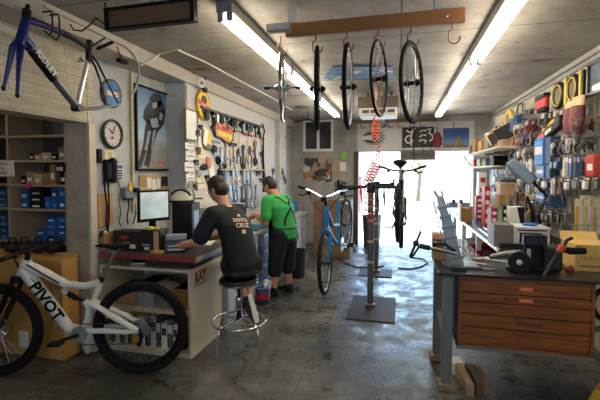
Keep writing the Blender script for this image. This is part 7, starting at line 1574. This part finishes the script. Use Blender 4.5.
for H_, K_, A_ in ((HL, KL, AL), (HR, KR, AR)):
    limb(b, [H_, H_.lerp(K_, .5), K_, K_.lerp(A_, .35), A_], [.088, .075, .057, .055, .036])
FT = ((AL, Vector((.05, -.02, -.15))), (AR, Vector((.06, -.06, -.06))))
for A_, d in FT: limb(b, [A_, A_+d*.5], [.036, .034])
part('body', fuse(b, .006, 5), skin_m, man)
face_parts(man, HD, R1, hair1, skin_m)
q = MB()
q.loft([(PV-u*.10, l*.17, f*.145), (sp[0], l*.182, f*.15), (sp[1], l*.175, f*.140), (sp[2], l*.195, f*.135), (sp[3], l*.175, f*.105), (sp[4]-u*.0, l*.085, f*.08)], 22)
for S, E_ in ((LS, LE), (RS, RE)): limb(q, [NK-u*.06, S-u*.005, S.lerp(E_, .45), S.lerp(E_, .78)], [.085, .079, .078, .080])
sh1 = fuse(q, .009, 6); shirt = part('t_shirt', sh1, blackcloth, man)
q = MB()
for H_, K_ in ((HL, KL), (HR, KR)): limb(q, [PV-u*.02, H_, H_.lerp(K_, .55), H_.lerp(K_, .97)], [.11, .112, .096, .086])
part('shorts', fuse(q, .009, 5), shortscloth, man)
part('belt', MB().tube([PV-u*.085+l*.176*math.cos(a)+f*.15*math.sin(a) for a in [2*PI*i/32 for i in range(32)]], .012, 6, closed=True, flat=2.0), mat((34,30,28), .5), man)
def shoe(t_, A_, d, up, sole_m, upper_m):
    d = Vector(d).normalized(); sd_ = d.cross(Vector(up)).normalized(); un = sd_.cross(d); h = A_-un*.045-d*.05
    s_ = part('shoe', MB().loft([(h-d*.01+un*.03, sd_*.028, un*.03), (h+d*.04+un*.035, sd_*.036, un*.045), (h+d*.10+un*.03, sd_*.038, un*.04), (h+d*.17+un*.016, sd_*.045, un*.026), (h+d*.225+un*.01, sd_*.036, un*.018), (h+d*.25+un*.006, sd_*.015, un*.008)], 18).loft([(A_-un*.01, sd_*.04, d*.05), (A_+un*.03, sd_*.043, d*.05)], 16), upper_m, t_)
    part('sole', MB().loft([(h-d*.02-un*.012, sd_*.03, un*.012), (h+d*.05-un*.012, sd_*.038, un*.012), (h+d*.11-un*.012, sd_*.036, un*.011), (h+d*.18-un*.012, sd_*.048, un*.011), (h+d*.245-un*.008, sd_*.03, un*.009)], 18), sole_m, s_)
    part('laces', MB().tube([h+d*.09+un*.068-sd_*.015, h+d*.11+un*.066+sd_*.015, h+d*.13+un*.058-sd_*.015, h+d*.15+un*.05+sd_*.015], .004, 5), white, s_)
    part('sock', MB().lathe([(.042, -.0), (.04, .05)], A_, un, 16), black, t_)
shoe(man, AL, (.16, -.05, -.22), (-.8, 0, -.35), mat((226,216,200), .6), black) if False else None
shoe(man, AL, (.10, -.06, -.24), (-.85, .1, -.36), mat((226,216,200), .6), mat((34,34,36), .6))
shoe(man, AR, (-.12, -.24, -.10), (-.05, -.35, 1), mat((226,216,200), .6), mat((34,34,36), .6))
# print on the back of the shirt: dropped on to the cloth
from mathutils.bvhtree import BVHTree
bv = BVHTree.FromPolygons([p for p in sh1.v], sh1.f)
def print_on(mb_, M):
    out = MB(); me_v = []
    for p in mb_.v:
        o_ = M @ Vector((p.x, p.y, .35)); hit = bv.ray_cast(o_, (M.to_3x3() @ Vector((0, 0, -1))).normalized())
        me_v.append((hit[0] if hit[0] else M @ Vector((p.x, p.y, 0)))+(M.to_3x3() @ Vector((0, 0, 1)))*(.003+p.z))
    out.add(me_v, mb_.f); return out
bn = (-f*.92+l*.38).normalized(); bc = PV.lerp(NK, .66)+bn*.05+Vector((0, 0, 1)).cross(bn).normalized()*.03
BMx = frame(bc, Vector((0, 0, 1)).cross(bn), (NK-PV).normalized()); tx = MB()
tx.text('SANTA', .052, Matrix.Translation((0, .024, 0)), .0006, bold=.002).text('CRUZ', .058, Matrix.Translation((0.004, -.03, 0)), .0006, bold=.002)
tx.box(-.016, .016, .06, .085, 0, .001).box(-.02, .02, -.105, -.07, 0, .001)
part('back_print', print_on(tx, BMx), mat((214,190,150), .7), shirt)

# ---- standing man in green
f, l, u = axes((-.93, .37, 0))
g = thing('person', 'person in a green t-shirt, dark apron and black shorts standing at the left workbench', 'person', (-1.55, 5.08, 0))
PV = Vector((-1.475, 5.10, .86)); NK = Vector((-1.615, 5.16, 1.335))
sp = [PV, PV.lerp(NK, .35)-f*.02, PV.lerp(NK, .7)-f*.05, PV.lerp(NK, .92)-f*.02, NK]
HD = NK+f*.125+Vector((0, 0, .125)); hf = (f*.78-Vector((0, 0, .62))).normalized(); hu = (f*.62+Vector((0, 0, .78)))
LS, RS = NK+l*.195-Vector((0, 0, .07)), NK-l*.195-Vector((0, 0, .07))
LE, RE = LS+Vector((.0, -.05, -.28)), RS+Vector((-.10, .03, -.26))
LWr, RWr = Vector((-1.865, 5.02, 1.075)), Vector((-1.93, 5.28, 1.03))
b = MB()
b.loft([(PV-u*.10, l*.13, f*.10), (sp[0], l*.155, f*.115), (sp[1], l*.14, f*.10), (sp[2], l*.17, f*.11), (sp[3], l*.15, f*.085), (sp[4]+u*.01, l*.06, f*.058)], 20)
limb(b, [NK-u*.03, NK+f*.05+u*.04, HD-hu*.06], [.064, .058, .058]); R2 = head(b, HD, hf, hu)
for S, E_, W_, s in ((LS, LE, LWr, 1), (RS, RE, RWr, -1)):
    limb(b, [NK-u*.05, S, S.lerp(E_, .5), E_, E_.lerp(W_, .35), W_], [.07, .06, .053, .044, .045, .029]); d = (W_-E_).normalized()
    hand(b, W_, Vector((d.x, d.y, d.z*.4-.25)), Vector((-.2, -s*.6, .8)), Vector((0, s, .6)), .9)
HL, HR = PV+l*.095-u*.04, PV-l*.095-u*.04
AL, AR = Vector((-1.60, 4.985, .085)), Vector((-1.455, 5.215, .085)); KL, KR = HL.lerp(AL, .5)+f*.03, HR.lerp(AR, .5)+f*.03
for H_, K_, A_ in ((HL, KL, AL), (HR, KR, AR)):
    limb(b, [H_, H_.lerp(K_, .5), K_, K_.lerp(A_, .35), A_], [.09, .078, .06, .06, .038]); limb(b, [A_, A_+f*.1-Vector((0, 0, .05))], [.036, .03])
part('body', fuse(b, .006, 5), skin2_m, g); face_parts(g, HD, R2, hair2, skin2_m)
q = MB(); shirt_r = [(PV-u*.09, .175, .14), (sp[0], .18, .148), (sp[1], .17, .142), (sp[2], .20, .142), (sp[3], .178, .11), (sp[4], .085, .08)]
q.loft([(c, l*a, f*d) for c, a, d in shirt_r], 22)
for S, E_ in ((LS, LE), (RS, RE)): limb(q, [NK-u*.06, S, S.lerp(E_, .45), S.lerp(E_, .72)], [.088, .08, .076, .078])
sh2 = fuse(q, .009, 6); part('t_shirt', sh2, greencloth, g)
q = MB(); q.loft([(PV-u*.14, l*.17, f*.135), (PV-u*.06, l*.176, f*.142), (PV+u*.0, l*.172, f*.14)], 20)
for H_, K_, A_ in ((HL, KL, AL), (HR, KR, AR)): limb(q, [PV-u*.08, H_, H_.lerp(K_, .6), K_, K_.lerp(A_, .28)], [.12, .118, .112, .104, .100])
part('shorts', fuse(q, .009, 5), shortscloth, g)
bv = BVHTree.FromPolygons([p for p in sh2.v], sh2.f)
def strap(pts, r=.011):
    out = []
    for p in pts:
        h = bv.find_nearest(p); out.append(h[0]+h[1]*.004)
    return out
def span(a, b_, n=12): return [a.lerp(b_, i/n) for i in range(n+1)]
back = lambda s, tt, dd=-.16: PV.lerp(NK, tt)+l*s+f*dd
ap = part('apron', MB().add([PV+f*.155+l*s_*.15+u*h_ for s_ in (-1, 1) for h_ in (-.45, .36)]+[PV+f*.165+l*s_*.15+u*h_ for s_ in (-1, 1) for h_ in (-.45, .36)], [(0,1,3,2),(4,6,7,5),(0,4,5,1),(2,3,7,6),(1,5,7,3),(0,2,6,4)]), shortscloth, g)
for a, b_ in ((back(.12, .98, -.06), back(-.15, .22)), (back(-.12, .98, -.06), back(.16, .22))): part('shoulder_strap', MB().tube(strap(span(a, b_)), .015, 6, flat=.4), shortscloth, ap)
ring = [PV+u*.06+l*.2*math.cos(a)+f*.17*math.sin(a) for a in [2*PI*i/36 for i in range(36)]]
part('waist_strap', MB().tube(strap(ring), .014, 6, closed=True, flat=.5), shortscloth, ap)
part('strap_tail', MB().tube([back(-.04, .1, -.155), back(-.05, -.05, -.165), back(-.04, -.22, -.16)], .010, 6, flat=.4), shortscloth, ap)
for A_ in (AL, AR): shoe(g, A_, f, (0, 0, 1), mat((40,38,36), .6), mat((30,28,28), .6))
tl = MB().tube([LWr+Vector((-.09, .02, -.03)), RWr+Vector((-.07, -.02, .0))], .012, 8).tube([RWr+Vector((-.07, -.02, 0)), RWr+Vector((-.12, .05, -.04))], .02, 8)
solo('hand_tool', tl, darkm, 'dark hand tool held in both hands by the man in green', 'tool')
